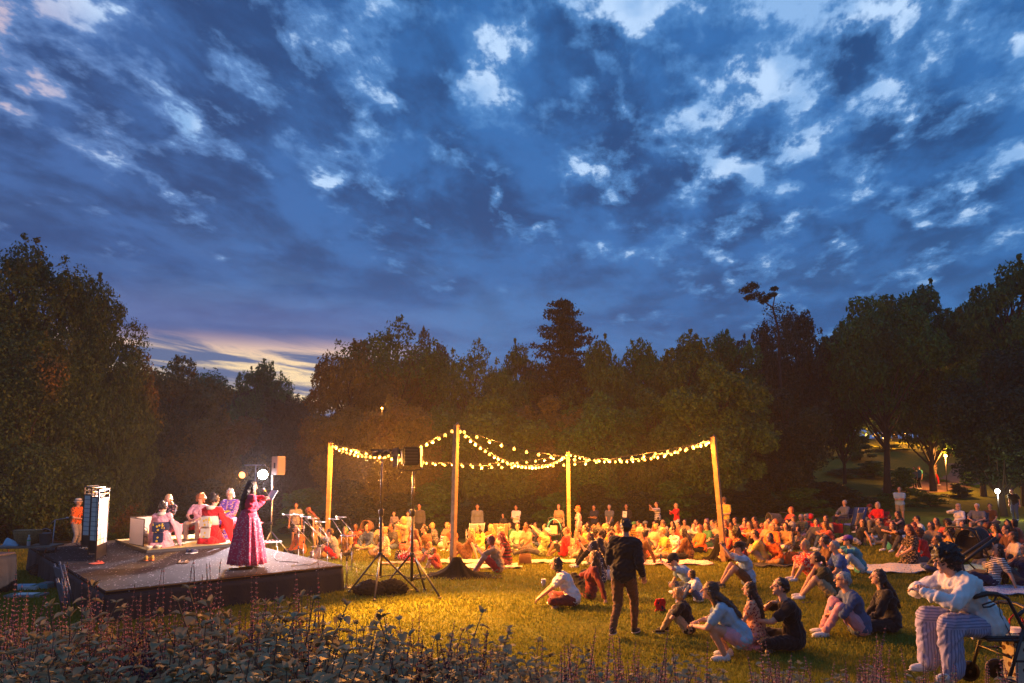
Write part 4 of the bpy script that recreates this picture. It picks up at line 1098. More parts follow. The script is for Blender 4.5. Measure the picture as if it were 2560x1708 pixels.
# walkers on the lit path
pp(2288, 1222, 'stand', 'walker in grey top on the lit path, left of the pair', h=120, hair='dark', top='grey', bot='black', sc=1.0)
pp(2301, 1224, 'stand', 'walker in teal shirt on the lit path, right of the pair', h=100, hair='dark', top='teal', bot='black', sc=1.05)
pp(2338, 1214, 'walk', 'walker in red trousers crossing the lit path', h=-90, hair='brown', top='tan', bot='red', sc=1.05)
# a few more heads of the far rows
FAR = [(1602, 1352, 'maroon', 'dark', 'behind the green cap'), (1716, 1352, 'tan', 'brown', 'right of the red jacket'), (1660, 1352, 'cream', 'blond', 'behind the balding head'), (1866, 1356, 'pink', 'brown', 'left of the glasses and black top'),
       (1935, 1350, 'slate', 'grey', 'behind the dark pushchair'), (2024, 1344, 'red', 'grey', 'holding a red balloon side by side with plaid'), (1820, 1362, 'coral', 'auburn', 'at the feet of the yellow T-shirt'), (1548, 1356, 'pink', 'brown', 'below the standing sheet holder'),
       (1455, 1362, 'coral', 'dark', 'left of the dark top'), (1345, 1356, 'slate', 'dark', 'beside the teal pushchair'), (1320, 1358, 'tan', 'brown', 'right of the mint T-shirt'), (1120, 1362, 'tan', 'blond', 'left of the blue camp chair'),
       (1790, 1360, 'slate', 'dark', 'left of the right post base'), (1985, 1364, 'dgrey', 'dark', 'in front of the orange top'), (2070, 1352, 'khaki', 'brown', 'by the wagon handle'), (905, 1362, 'maroon', 'dark', 'behind the rolled denim shirt')]
for i, (px, py, t, hc, w) in enumerate(FAR):
    pp(px, py, ['cross', 'knees', 'cross', 'side'][i % 4], 'person in %s top seated far back, %s' % ({'dgrey': 'dark grey'}.get(t, t), w), off=(i * 37) % 40 - 20, hair=hc, style=['short', 'bob', 'long', 'bun'][(i * 3) % 4], top=t, bot='dgrey')

MORE = [(1505, 1362, 'tan', 'dark', 'between the two standing figures in blue'), (1530, 1366, 'lblue', 'brown', 'under the grey haired standing figure'), (1556, 1366, 'coral', 'brown', 'left of the bucket hat'), (1610, 1372, 'brown', 'dark', 'front of the green cap'),
 (1632, 1376, 'peach', 'blond', 'below the olive grey T-shirt'), (1690, 1360, 'navy', 'dark', 'at the feet of the red jacket'), (1708, 1364, 'coral', 'brown', 'right of the feet of the red jacket'), (1756, 1384, 'orange', 'auburn', 'in front of the dark green dress'),
 (1800, 1368, 'peach', 'brown', 'touching the leaning post'), (1838, 1372, 'tan', 'dark', 'behind the black curls'), (1858, 1366, 'red', 'dark', 'between the black curls and far dark top'), (1878, 1372, 'mustard', 'brown', 'behind the yellow T-shirt shoulder'),
 (1896, 1370, 'coral', 'auburn', 'left of the long blond hair'), (1940, 1378, 'orange', 'blond', 'between blond hair and camel cardigan'), (1990, 1376, 'brown', 'grey', 'right of the camel cardigan'), (1925, 1360, 'dred', 'dark', 'before the black pushchair'),
 (2040, 1366, 'dgrey', 'dark', 'under the red wagon'), (2080, 1376, 'coral', 'brown', 'right under the wagon wheels'), (1465, 1396, 'coral', 'brown', 'before the yellow flowered shirt'), (1490, 1382, 'peach', 'auburn', 'right of the yellow flowered shirt'),
 (1515, 1412, 'dgrey', 'dark', 'just left of the walking figure'), (1545, 1415, 'maroon', 'auburn', 'hidden by the walking figure'), (1602, 1410, 'brown', 'dark', 'right of the walking figure'), (1230, 1378, 'orange', 'blond', 'between the two folding chairs'),
 (1320, 1376, 'tan', 'brown', 'between the mint and lime T-shirts'), (1370, 1372, 'coral', 'dark', 'behind the lime T-shirt'), (1135, 1376, 'coral', 'ginger', 'behind the middle post'), (1000, 1368, 'mustard', 'dark', 'left of the tan photographer'),
 (950, 1366, 'tan', 'blond', 'behind the left tripod pole'), (890, 1370, 'coral', 'dark', 'beside the green hair'), (2210, 1362, 'dgrey', 'dark', 'left of the clasped hands'), (2335, 1384, 'tan', 'brown', 'right of the wine red scarf'),
 (2375, 1372, 'coral', 'dark', 'below the sunglasses'), (2415, 1376, 'olive', 'brown', 'in front of the two camp chairs'), (2460, 1384, 'dgrey', 'auburn', 'below the grey haired figure in a chair'), (2500, 1392, 'coral', 'dark', 'left of the long black hair'),
 (2530, 1400, 'brown', 'brown', 'above the girl with a pink bow'), (2368, 1440, 'olive', 'brown', 'below the curly haired one in mustard')]
for i, (px, py, t, hc, w) in enumerate(MORE):
    pp(px, py, ['cross', 'side', 'knees', 'cross', 'leanone', 'rest'][i % 6], 'person in %s top, %s hair, %s' % ({'dgrey': 'dark grey', 'dred': 'dark red', 'lblue': 'light blue'}.get(t, t), hc, w), off=(i * 53) % 50 - 25, hair=hc, style=['bob', 'short', 'long', 'bun', 'short', 'curly'][(i * 5 + 1) % 6], top=t, bot=['dgrey', 'denim', 'khaki', 'black'][i % 4], sleeve=['short', 'long', 'cap'][i % 3],
       skin=[0, 0, 1, 0, 2][i % 5], lean=[8, 14, 20, 4][i % 4] if i % 6 not in (4,) else None, look=((i * 31) % 40 - 20, -6))
# ------------------------------------------------------------------ stage
SZ = .5
def S(px, py, z=SZ): return PZ(px, py, z)
sF = S(263, 1478); sR = S(858, 1413)
E1 = Vector((sR.x - sF.x, sR.y - sF.y, 0)).normalized(); E2 = Vector((-E1.y, E1.x, 0))
ELEN = (sR - sF).length; SANG = math.atan2(E1.y, E1.x)
def st(a, b_, z=SZ): p = sF + E1 * a + E2 * b_; return Vector((p.x, p.y, z))
def carpet():
    m = bpy.data.materials.new('stage_carpet'); m.use_nodes = True
    b = NB(m.node_tree); p = m.node_tree.nodes['Principled BSDF']
    tc = b.n('ShaderNodeTexCoord'); O = tc.outputs['Object']
    f = b.noise(O, 30, 3, .7); g = b.noise(O, 3, 4, .6)
    vo = b.n('ShaderNodeTexVoronoi'); b.put(vo.inputs['Vector'], O); vo.inputs['Scale'].default_value = 12
    fl = b.m('LESS_THAN', vo.outputs['Distance'], .19)
    c = b.mix(b.ramp(g, .3, .7), (.008, .0075, .010), (.020, .018, .023))
    c = b.mix(b.m('MULTIPLY', fl, b.ramp(f, .46, .56)), c, (.62, .58, .64))  # pale flecks put into the colour stand for glints on the deck
    b.put(p.inputs['Base Color'], c); p.inputs['Roughness'].default_value = .85; p.inputs['Specular IOR Level'].default_value = .25
    bp = b.n('ShaderNodeBump'); bp.inputs['Strength'].default_value = .8; bp.inputs['Distance'].default_value = .012
    b.put(bp.inputs['Height'], f); b.put(p.inputs['Normal'], bp.outputs[0])
    return m
CARPET = carpet()
SKIRT = mat('black_skirt_cloth', (.016, .015, .018), .75, bump=.8, bscale=9)
def build_stage():
    rt = empty('stage', (sF.x, sF.y, 0), SANG)
    tag(rt, 'low square stage covered in black carpet flecked with painted glints, with black cloth sides', 'stage')
    L, W = ELEN, 8.1
    MB().box((L / 2, W / 2, SZ - .03), (L, W, .06)).build('deck', CARPET, rt, bevel=.012)
    m = MB(); n = 60
    def side(p, q, nn, k):
        p = Vector(p); q = Vector(q); d = (q - p); o = Vector((d.y, -d.x, 0)).normalized()
        m.grid(lambda a, c: p + d * a + o * (.004 + (1 - c) * (.03 + .022 * math.sin(a * k) + .014 * math.sin(a * k * 2.3 + 1))) + V3(0, 0, SZ - .062 - (1 - c) * .62), nn, 6, .006)
    side((0, 0, 0), (L, 0, 0), 60, 38); side((L, 0, 0), (L, W, 0), 80, 60); side((0, W, 0), (0, 0, 0), 80, 60); side((L, W, 0), (0, W, 0), 50, 40)
    m.build('cloth_side', SKIRT, rt, True)
    MB().box((L / 2, -.006, SZ - .012), (L, .010, .010)).build('edge_trim', mat('brass_trim', (.35, .2, .06), .4, .8), rt)
build_stage()

# tatami platform
tA = S(366, 1384); tl = (Vector((-(E1.y), E1.x, 0)))
ta = (tA - sF).dot(E1); tb = (tA - sF).dot(E2)
TW, TD = 2.55, 2.9
def stt(a, b_, z=SZ + .075): return st(ta + a, tb + b_, z)
rt = empty('tatami_platform', st(ta, tb, SZ), SANG); tag(rt, 'straw coloured tatami mat on a low black rimmed platform on the stage', 'mat')
MB().box((TW / 2, TD / 2, .035), (TW, TD, .07)).build('rim', BLACKP, rt, bevel=.006)
straw = mat('straw', (.42, .33, .13), .8, bump=.4, bscale=90, var=.2, vscale=30)
for i in range(3):
    MB().box((TW * (i + .5) / 3, TD / 2, .0735), (TW / 3 - .012, TD - .03, .008)).build('mat_section', straw, rt)

# folding paper screen
def shoji(pts, h, label, white=(.60, .56, .50), rows=9, cols=3, name='folding_screen'):
    rt = empty(name, pts[0]); o = Vector(pts[0]); tag(rt, label, 'folding screen')
    pm = mat('shoji_paper', (.72, .66, .58), .85); fm = mat('black_lacquer', (.010, .009, .010), .35)
    for i in range(len(pts) - 1):
        a = Vector(pts[i]) - o; b_ = Vector(pts[i + 1]) - o; d = b_ - a; w = d.length; d.normalize(); a = a + d * .006; w -= .012
        nrm = Vector((-d.y, d.x, 0))
        f = MB(); P = lambda u, z: a + d * u + V3(0, 0, z)
        def bar(u0, z0, u1, z1, t, th=.024):
            if abs(u1 - u0) > abs(z1 - z0): f.bar(P(u0, z0), P(u1, z1), t, th, nrm)
            else: f.bar(P(u0, z0), P(u1, z1), th, t, d) if False else f.bar(P(u0, z0), P(u1, z1), t, th, nrm)
        bar(.0155, 0, .0155, h, .030); bar(w - .0155, 0, w - .0155, h, .030)
        bar(.031, h - .015, w - .031, h - .015, .030); bar(.031, .05, w - .031, .05, .030); bar(.031, h * .20, w - .031, h * .20, .030); bar(.031, h * .86, w - .031, h * .86, .026)
        f.build('frame', fm, rt)
        g = MB()
        y0, y1 = h * .20 + .016, h * .86 - .014
        for k in range(1, cols): g.bar(P(w * k / cols, y0), P(w * k / cols, y1), .008, .012, nrm)
        for k in range(1, rows): g.bar(P(.032, y0 + (y1 - y0) * k / rows), P(w - .032, y0 + (y1 - y0) * k / rows), .009, .014, nrm)
        for k in (1, 2, 3): g.bar(P(w * k / 4, h * .87), P(w * k / 4, h - .031), .012, .012, nrm)
        g.bar(P(.032, h * .93), P(w - .032, h * .93), .012, .010, nrm)
        g.build('lattice', fm, rt)
        MB().bar(P(w / 2, y0), P(w / 2, y1), w - .062, .003, nrm).build('paper_panel', pm, rt)
        MB().bar(P(w / 2, .066), P(w / 2, h * .20 - .016), w - .062, .012, nrm).build('lower_board', fm, rt)
shoji([S(238, 1403), S(265, 1390), S(220, 1386), S(255, 1375), S(203, 1370), S(238, 1360)], 1.47, 'tall black framed folding screen with white paper panes standing zigzag on the stage')
# low two leaf tea screen
def tea_screen():
    a = stt(.05, .95); b_ = stt(.05, 1.55) ; c = stt(.85, 2.1)
    p = [stt(.12, .75), stt(.02, 1.60), stt(1.05, 2.0)]
    rt = empty('tea_screen', p[1]); tag(rt, 'low two leaf white screen with dark rim at the end of the tatami', 'folding screen')
    o = p[1]
    for q in (p[0], p[2]):
        d = (q - o); w = d.length - .02; d.normalize(); st_ = d * .014; n_ = V3(-d.y, d.x, 0)
        MB().bar(st_ + d * w / 2 + V3(0, 0, .02), st_ + d * w / 2 + V3(0, 0, .62), w, .014, n_).build('leaf', mat('white_board', (.74, .71, .66), .8), rt)
        f = MB(); f.bar(st_ + V3(0, 0, .632), st_ + d * w + V3(0, 0, .632), .024, .020, n_); f.bar(st_ + V3(0, 0, .008), st_ + d * w + V3(0, 0, .008), .016, .020, n_)
        f.bar(st_ + d * w + V3(0, 0, 0), st_ + d * w + V3(0, 0, .644), .018, .020, n_)
        f.build('rim', BLACKP, rt)
tea_screen()

# ---- performers
def band(o, col, name, z0, z1, rx, ry, z=None):
    m = MB(); m.lathe([(1, z0), (1.03, (z0 + z1) / 2), (1, z1)], (0, 0, 0), 24, 0, None, rx, ry)
    return m
def kimono(r, col, obi, obi2, kneel=True):
    rt = r['root']; base = .25 if kneel else .46
    m = MB(); m.lathe([(.168, base + .13), (.176, base + .22), (.172, base + .32)], (0, .0, 0), 24, 0, None, 1.0, .86)
    m.build('obi', cloth(obi), rt, True)
    m = MB(); m.box((0, -.195, base + .20), (.25, .075, .21)); m.build('obi_knot', cloth(obi2), rt, False, .018)
    m = MB(); m.box((0, -.185, base - .02), (.22, .03, .22), (R(-8), 0, 0)); m.build('obi_tail', cloth(obi2), rt, False, .010)
    for s in (-1, 1):
        q = MB()
        q.grid(lambda a, c: V3(s * (.19 + .17 * a), -.02 + .26 * a + .012 * math.sin(c * 9), base + .42 - .20 * a - c * (.10 + .42 * min(1, a * 1.2))), 8, 8, .035)
        fuse('sleeve', q, cloth(col), rt, .018, 3, .004)
    q = MB(); q.lathe([(.075, base + .455), (.088, base + .50), (.080, base + .53)], (0, -.02, 0), 18); q.build('collar', cloth('cream'), rt, True)
GP = 'performers on the stage'
p_ = stt(.40, .42); pk = person(p_, 8, 'kneel', label='kneeling performer in pale pink kimono with dark blue obi, back to us', skin=0, hair='black', style='bun', top='pink', sleeve='long', legs='longdress', feet='none', near=True, group=GP, look=(-12, -22), sc=1.02)
kimono(pk, 'pink', 'navy', 'navy/bigfloral/gold')
p_ = stt(1.52, .45); rk = person(p_, -8, 'kneel', label='kneeling performer in bright red kimono with cream gold obi, back to us', hair='black', style='bun', top='red', sleeve='long', legs='longdress', feet='none', near=True, group=GP, look=(-10, -25), sc=1.16, lean=10, wide=1.1)
kimono(rk, 'red', 'cream', 'cream/bigfloral/gold')
# red felt bench with seated guests
def bench_red():
    c = V3(-8.1, 18.15, SZ); rt = empty('bench', c, R(16)); tag(rt, 'low bench covered in red felt behind the kneeling performers', 'bench')
    MB().box((0, 0, .405), (2.9, .50, .05)).build('seat', mat('red_felt', (.52, .012, .02), .9, bump=.3), rt, False, .012)
    m = MB(); m.grid(lambda a, c_: V3((a - .5) * 2.9, -.262 - .006 * math.sin(a * 40), .40 - c_ * .10), 40, 3, .006); m.build('felt_edge', mat('red_felt', (.52, .012, .02), .9), rt, True)
    for x in (-1.25, 0, 1.25):
        for y in (-.18, .18): MB().box((x, y, .19), (.06, .06, .38)).build('leg', BLACKM, rt)
bench_red()
person(V3(-8.95, 17.92, SZ - .03), 195, 'chair', label='seated guest in dark printed T-shirt and slate skirt with shoulder length blond hair', hair='blond', style='long', top='dgrey/bigfloral/pink', bot='slate', legs='long', near=True, group=GP, look=(0, -6), wr=(.05, .34, .56), wl=(-.05, .34, .56))
person(V3(-8.2, 18.08, SZ - .03), 182, 'chair', label='seated guest in pink top with pink ribbon in curly light hair, behind the red kimono', hair='ginger', style='curly', female=True, top='pink', bot='cream', near=True, group=GP, look=(10, -28))
yk = person(V3(-7.5, 18.25, SZ - .03), 178, 'chair', label='seated guest in dark flowered yukata with yellow sash and white hair', hair='white', style='bob', top='purple/floral/peach', sleeve='long', legs='longdress', near=True, group=GP, sc=1.12, glasses=True, look=(0, -28), wr=(.03, .30, .60), wl=(-.03, .30, .60))
m = MB(); m.lathe([(.170, .60), (.178, .66), (.170, .72)], (0, .01, 0), 24, 0, None, 1.0, .86); m.build('sash', cloth('gold'), yk['root'], True)
# the narrator
nr = person(S(617, 1418), -48, 'stand', label='narrator in long pink red patterned dress standing with dark hair, reading aloud from a book', hair='black', style='long', top='magenta/plain/magenta', sleeve='long', bot='magenta', legs='long', near=True, group=GP, sc=1.0,
            wr=(.07, .26, 1.34), wl=(-.07, .33, 1.26), look=(0, -12), wide=1.1, shoe='tan')
def gown():
    m = MB(); n = 72
    prof = [(1.10, .150, 0), (1.02, .165, .004), (.92, .215, .010), (.70, .262, .018), (.45, .305, .026), (.20, .345, .034), (.075, .362, .038), (.072, .350, .038)]
    vs = []
    for z, r_, amp in prof:
        for k in range(n):
            a = 2 * PI * k / n; rr = r_ + amp * math.sin(a * 13 + .6 * math.sin(a * 3)); vs.append(V3(rr * math.cos(a) * 1.05, rr * math.sin(a) * .92, z))
    fs = [(i * n + k, (i + 1) * n + k, (i + 1) * n + (k + 1) % n, i * n + (k + 1) % n) for i in range(len(prof) - 1) for k in range(n)]
    fs.append(tuple(range(n))[::-1] if False else tuple(range(n)))
    m.add(vs, fs); m.build('long_skirt', cloth('magenta/floral/rose'), nr['root'], True)
    w = MB(); w.lathe([(.158, 1.06), (.164, 1.09), (.158, 1.12)], (0, 0, 0), 24, 0, None, 1.1, .85); w.build('waistband', cloth('magenta'), nr['root'], True)
gown()
c = (nr['wR'] + nr['wL']) / 2
rt = empty('book', c + nr['fw'] * .06 + V3(0, 0, .02), R(-48)); tag(rt, 'open book with pale pages held by the narrator', 'book')
for s in (-1, 1): MB().box((s * .085, 0, .03), (.165, .010, .23), (R(-35), 0, R(s * 12))).build('page_block', mat('paper', (.78, .76, .72), .9), rt, bevel=.002)
rt = empty('microphone', nr['wR'] + V3(0, 0, .10) - nr['fw'] * .05, R(-48)); tag(rt, 'handheld microphone with yellow band at the mouth of the narrator', 'microphone')
MB().lathe([(.011, -.09), (.015, .05), (.017, .055)], (0, 0, 0), 12, 0, (R(35), 0, 0)).build('handle', BLACKP, rt, True)
MB().ell(Euler((R(35), 0, 0)).to_matrix() @ V3(0, 0, .078), (.026, .026, .030)).build('grille', METAL, rt, True)
MB().lathe([(.0185, .030), (.0185, .050)], (0, 0, 0), 12, 0, (R(35), 0, 0)).build('ring', mat('yellow_ring', (.7, .6, .02), .5), rt, True)

# ---- small things on the stage
def shoes(p, rz, label, kind, c1, c2, name):
    rt = empty(name, p, R(rz)); tag(rt, label, 'shoes')
    for s in (-1, 1):
        m = MB(); x = s * .055
        if kind == 'sneaker':
            m.ell((x, .05, .045), (.042, .115, .040), None, 12, 8); m.ell((x, -.045, .065), (.038, .050, .050), None, 12, 8); m.ell((x, .02, .014), (.046, .142, .014), None, 12, 6, 1)
            for k in range(3): m.bar((x - .02, .05 + k * .022, .083 - k * .006), (x + .02, .05 + k * .022, .083 - k * .006), .006, .004, None, 1)
        else:
            m.ell((x, 0, .012), (.043, .128, .012), None, 14, 6)
            m.tube([(x - .038, .03, .018), (x - .02, .05, .045), (x, .075, .05), (x + .02, .05, .045), (x + .038, .03, .018)], .007, 6, 1)
            m.tube([(x, .075, .048), (x, .10, .02)], .006, 6, 1)
            if kind == 'sandal': m.tube([(x - .036, -.07, .018), (x, -.055, .055), (x + .036, -.07, .018)], .008, 6, 1)
        m.build('shoe', [cloth(c1), cloth(c2)], rt, True)
shoes(S(478, 1384), -10, 'navy sneakers with white soles side by side before the red kimono', 'sneaker', 'navy', 'white', 'sneakers')
shoes(S(457, 1408), -75, 'brown strap sandals lying on the middle of the stage', 'sandal', 'brown', 'tan', 'sandals')
shoes(S(372, 1402), 35, 'tan slip-on shoes on the stage left of the sandals', 'sneaker', 'mustard', 'orange', 'slip_on_shoes')
shoes(S(324, 1364), -60, 'flat white zori sandals beside the tea screen', 'zori', 'white', 'pink', 'zori_sandals')
shoes(S(241, 1410), -30, 'coral slippers at the foot of the paper screen', 'zori', 'coral', 'coral', 'slippers')
shoes(S(197, 1366), 20, 'reddish slippers left behind the paper screen', 'zori', 'dred', 'coral', 'slippers')
bowlm = mat('cream_glaze', (.62, .56, .40), .3)
for i, (a, b_) in enumerate(((.02, .10), (.22, .14))):
    rt = MB().lathe([(.030, 0), (.034, .010), (.062, .035), (.074, .078), (.070, .078), (.056, .038), (.02, .018), (.001, .016)], (0, 0, 0), 24).build('tea_bowl', bowlm, None, True)
    rt.location = stt(a + .06, b_, SZ + .078); tag(rt, ['cream glazed tea bowl at the tatami corner', 'cream glazed tea bowl nearer the pink kimono'][i], 'bowl')
rt = empty('kettle', stt(.28, 1.45, SZ + .078)); tag(rt, 'round grey iron kettle on its brazier inside the tea screen', 'kettle')
MB().lathe([(.13, 0), (.16, .05), (.17, .13), (.14, .16), (.13, .16)], (0, 0, 0), 24).build('brazier', mat('clay', (.10, .085, .075), .7), rt, True)
MB().lathe([(.09, .162), (.135, .19), (.145, .23), (.11, .29), (.06, .31)], (0, 0, 0), 24).build('kettle_body', mat('iron', (.16, .15, .15), .55, .4), rt, True)
MB().lathe([(.05, .312), (.045, .325), (.012, .332), (.016, .352), (.002, .356)], (0, 0, 0), 18).build('lid', mat('iron', (.16, .15, .15), .55, .4), rt, True)
MB().tube([(-.10, 0, .29), (-.09, 0, .36), (0, 0, .41), (.09, 0, .36), (.10, 0, .29)], .006, 6).build('handle', BLACKM, rt, True)
rt = empty('power_strip', S(684, 1357), R(30)); tag(rt, 'pale power strip with plugs at the back right corner of the stage', 'power strip')
MB().box((0, 0, .02), (.40, .07, .04)).build('housing', mat('white_plastic', (.7, .68, .64), .4), rt, bevel=.006)
for k in range(4): MB().box((-.14 + k * .09, 0, .058), (.045, .04, .032)).build('plug', BLACKP, rt, bevel=.004)
def cable(name, pts, r, label, m=BLACKP, z=None):
    pts = [Vector(p) for p in pts]; sm = []
    for i in range(len(pts) - 1):
        p0 = pts[max(i - 1, 0)]; p1 = pts[i]; p2 = pts[i + 1]; p3 = pts[min(i + 2, len(pts) - 1)]
        for k in range(6):
            t = k / 6; sm.append(.5 * ((2 * p1) + (p2 - p0) * t + (2 * p0 - 5 * p1 + 4 * p2 - p3) * t * t + (3 * p1 - p0 - 3 * p2 + p3) * t ** 3))
    sm.append(pts[-1])
    o = MB().tube(sm, r, 6).build(name, m, None, True); tag(o, label, 'cable'); return o
cable('cable', [S(a, b_, SZ + .012) for a, b_ in ((692, 1358), (694, 1376), (686, 1392), (695, 1402), (720, 1404), (746, 1406))], .008, 'thin black cable looping over the right part of the stage')
cable('cable', [S(a, b_, SZ + .012) for a, b_ in ((728, 1415), (750, 1412), (778, 1410), (800, 1400), (826, 1396))], .007, 'black cable lying near the right stage edge')
rt = MB(); rt.grid(lambda a, c: Vector(S(640 + 45 * a, 1362 - 10 * a, SZ + .03)) + E2 * (c * .35) + V3(0, 0, .02 * math.sin(a * 7 + c * 5)), 16, 10, .02)
o = rt.build('red_cloth', mat('red_felt', (.52, .012, .02), .9, bump=.3), None, True); tag(o, 'crumpled red cloth left on the back of the stage behind the narrator', 'cloth')

# ---- lamps on stands
def spot(name, loc, target, energy, color, size, blend=.6, r=.10):
    l = bpy.data.lights.new(name, 'SPOT'); l.energy = energy; l.color = color; l.spot_size = R(size); l.spot_blend = blend; l.shadow_soft_size = r
    o = bpy.data.objects.new(name, l); C.objects.link(o); o.location = loc
    o.rotation_euler = (Vector(target) - Vector(loc)).to_track_quat('-Z', 'Y').to_euler()
    return o
def point(name, loc, energy, color, r=.08, parent=None):
    l = bpy.data.lights.new(name, 'POINT'); l.energy = energy; l.color = color; l.shadow_soft_size = r
    o = bpy.data.objects.new(name, l); C.objects.link(o); o.location = loc
    if parent is not None: o.parent = parent
    return o
def lamp_head(loc, aim, col, strength, label, size=.12):
    """theatre can lamp: housing, bracket, lens that gives light"""
    rt = empty('spotlight', loc); tag(rt, label, 'spotlight')
    q = (Vector(aim) - Vector(loc)).to_track_quat('Z', 'Y').to_matrix()
    MB().lathe([(size * .35, -size * 2.1), (size * .8, -size * 1.9), (size, -size * 1.2), (size * 1.02, size * .12), (size * .97, size * .12), (size * .95, -size * .1)], (0, 0, 0), 24, 0, q).build('housing', BLACKM, rt, True)
    MB().lathe([(size * .93, -size * .06), (size * .8, size * .03), (size * .01, size * .08)], (0, 0, 0), 24, 0, q).build('lens', mat('lens_%s' % label[:9].replace(' ', '_'), (.8, .8, .8), .3, emit=col, estr=strength), rt, True)
    side = q @ V3(1, 0, 0); up = V3(0, 0, 1)
    if abs(side.z) > .6: side = q @ V3(0, 1, 0)
    MB().tube([side * size * 1.08 - (q @ V3(0, 0, 1)) * size * .8, side * size * 1.2 + up * size * 1.2, up * size * 2.0, -side * size * 1.2 + up * size * 1.2, -side * size * 1.08 - (q @ V3(0, 0, 1)) * size * .8], size * .09, 6).build('bracket', BLACKM, rt, True)
    return rt
wl = PY(657, 1187, 20.6); ol = PY(605, 1188, 20.6)
lamp_head(wl, (-3.5, 6, 2.0), (.95, .93, 1.0), 60, 'white hot round spotlight on the stand behind the narrator', .15)
lamp_head(ol, (-8.5, 12, 1.0), (1.0, .30, .02), 2.6, 'orange gelled spotlight hanging left of the white one', .11)
dw = (Vector((-3.5, 6, 2.0)) - wl).normalized()
spot('stage_backlight', wl + dw * .16, (-6.2, 13.2, .5), 3000, (1, .84, .95), 125, .5, .12)
do = (Vector((-8.5, 12, 1.0)) - ol).normalized()
spot('orange_backlight', ol + do * .14, (-9.0, 15, .9), 1700, (1, .40, .06), 95, .5, .10)
rt = empty('lamp_stand', PY(640, HZ, 20.7)); b0 = terrain(rt.location.x, 20.7); rt.location.z = b0
tag(rt, 'thin lamp stand with crossbar behind the narrator', 'stand')
hh = PY(640, 1163, 20.7).z - b0
m = MB().tube([(0, 0, .0), (0, 0, hh)], .018, 8); m.build('pole', METAL, rt, True)
x0 = (611 - 640) / F * 20.7; x1 = (664 - 640) / F * 20.7
MB().tube([(x0, 0, hh), (x1, 0, hh)], .015, 8).build('crossbar', METAL, rt, True)
for k in range(3):
    a = k * 2.1 + .5; MB().tube([(0, 0, .75), (math.cos(a) * .6, math.sin(a) * .6, .02)], .012, 6).build('leg', BLACKM, rt, True)
# loudspeaker on its own stand
sp_ = PY(677, 1345, 20.2); b0 = terrain(sp_.x, 20.2)
rt = empty('speaker_stand', (sp_.x, 20.2, b0)); tag(rt, 'grey tripod stand carrying the loudspeaker behind the stage', 'stand')
hs_ = PY(677, 1188, 20.2).z - b0
MB().tube([(0, 0, .05), (0, 0, hs_)], .022, 8).build('pole', METAL, rt, True)
MB().tube([(0, 0, .98), (0, 0, 1.06)], .045, 10).build('collar', BLACKP, rt, True)
for k in range(3):
    a = k * 2.1 + .2; MB().tube([(0, 0, .80), (math.cos(a) * .62, math.sin(a) * .62, .02)], .016, 6).build('leg', METAL, rt, True)
rt = empty('loudspeaker', (sp_.x + .16, 20.2, PY(690, 1187, 20.2).z), R(58)); tag(rt, 'slim pale loudspeaker on the tripod stand behind the stage', 'loudspeaker')
hl = PY(690, 1141, 20.2).z - PY(690, 1187, 20.2).z
MB().box((0, 0, hl / 2), (.30, .26, hl), None, 0).build('cabinet', mat('beige_cabinet', (.34, .24, .17), .6), rt, bevel=.015)
MB().box((0, -.133, hl / 2), (.26, .006, hl - .05)).build('grille', mat('grille', (.22, .15, .11), .8, bump=1, bscale=120), rt)
MB().bar((-.153, -.02, hl * .35), (-.153, -.02, hl * .65), .02, .06).build('handle', BLACKP, rt)

# ---- microphone stands beside the stage
def mic_stand(px, y, ztop, hx, hz, label, round_base=False, straight=False, tail=.45):
    p = PY(px, HZ, y); z0 = terrain(p.x, y); rt = empty('microphone_stand', (p.x, y, z0), 0)
    tag(rt, label, 'microphone stand', 'microphone stands beside the stage')
    H_ = ztop - z0
    MB().tube([(0, 0, .02), (0, 0, H_ * .55)], .011, 8).tube([(0, 0, H_ * .55), (0, 0, H_)], .008, 8).build('pole', METAL, rt, True)
    MB().tube([(0, 0, H_ * .53), (0, 0, H_ * .60)], .018, 8).build('clutch', BLACKP, rt, True)
    if round_base: MB().lathe([(.13, 0), (.13, .015), (.05, .03), (.02, .05), (.015, .10)], (0, 0, 0), 20).build('base', BLACKM, rt, True)
    else:
        for k in range(3):
            a = k * 2.094 + .4; MB().tube([(0, 0, .16), (math.cos(a) * .30, math.sin(a) * .30, .015)], .008, 6).build('leg', BLACKM, rt, True)
    hp = V3(hx, -.05, hz - z0)
    if straight: e = V3(0, 0, H_)
    else:
        d = (V3(0, 0, H_) - hp).normalized(); e = V3(0, 0, H_) + d * tail
        MB().tube([hp, e], .0075, 7).build('boom', METAL, rt, True)
    mi = MB(); mi.tube([hp + V3(.17, 0, .0), hp + V3(-.04, 0, .004)], [.012, .018], 10); mi.build('microphone_body', mat('silver', (.7, .68, .66), .3, .9), rt, True)
    MB().ell(hp + V3(-.07, 0, .006), (.034, .028, .028)).build('microphone_head', mat('silver', (.7, .68, .66), .3, .9), rt, True)
    MB().tube([hp + V3(.17, 0, 0), hp + V3(.24, 0, -.03), hp + V3(.27, 0, -.18), e * .6 + hp * .4 + V3(.03, 0, -.06), V3(.02, .02, H_ * .4), V3(.02, .02, .05)], .0045, 5).build('cable', BLACKP, rt, True)
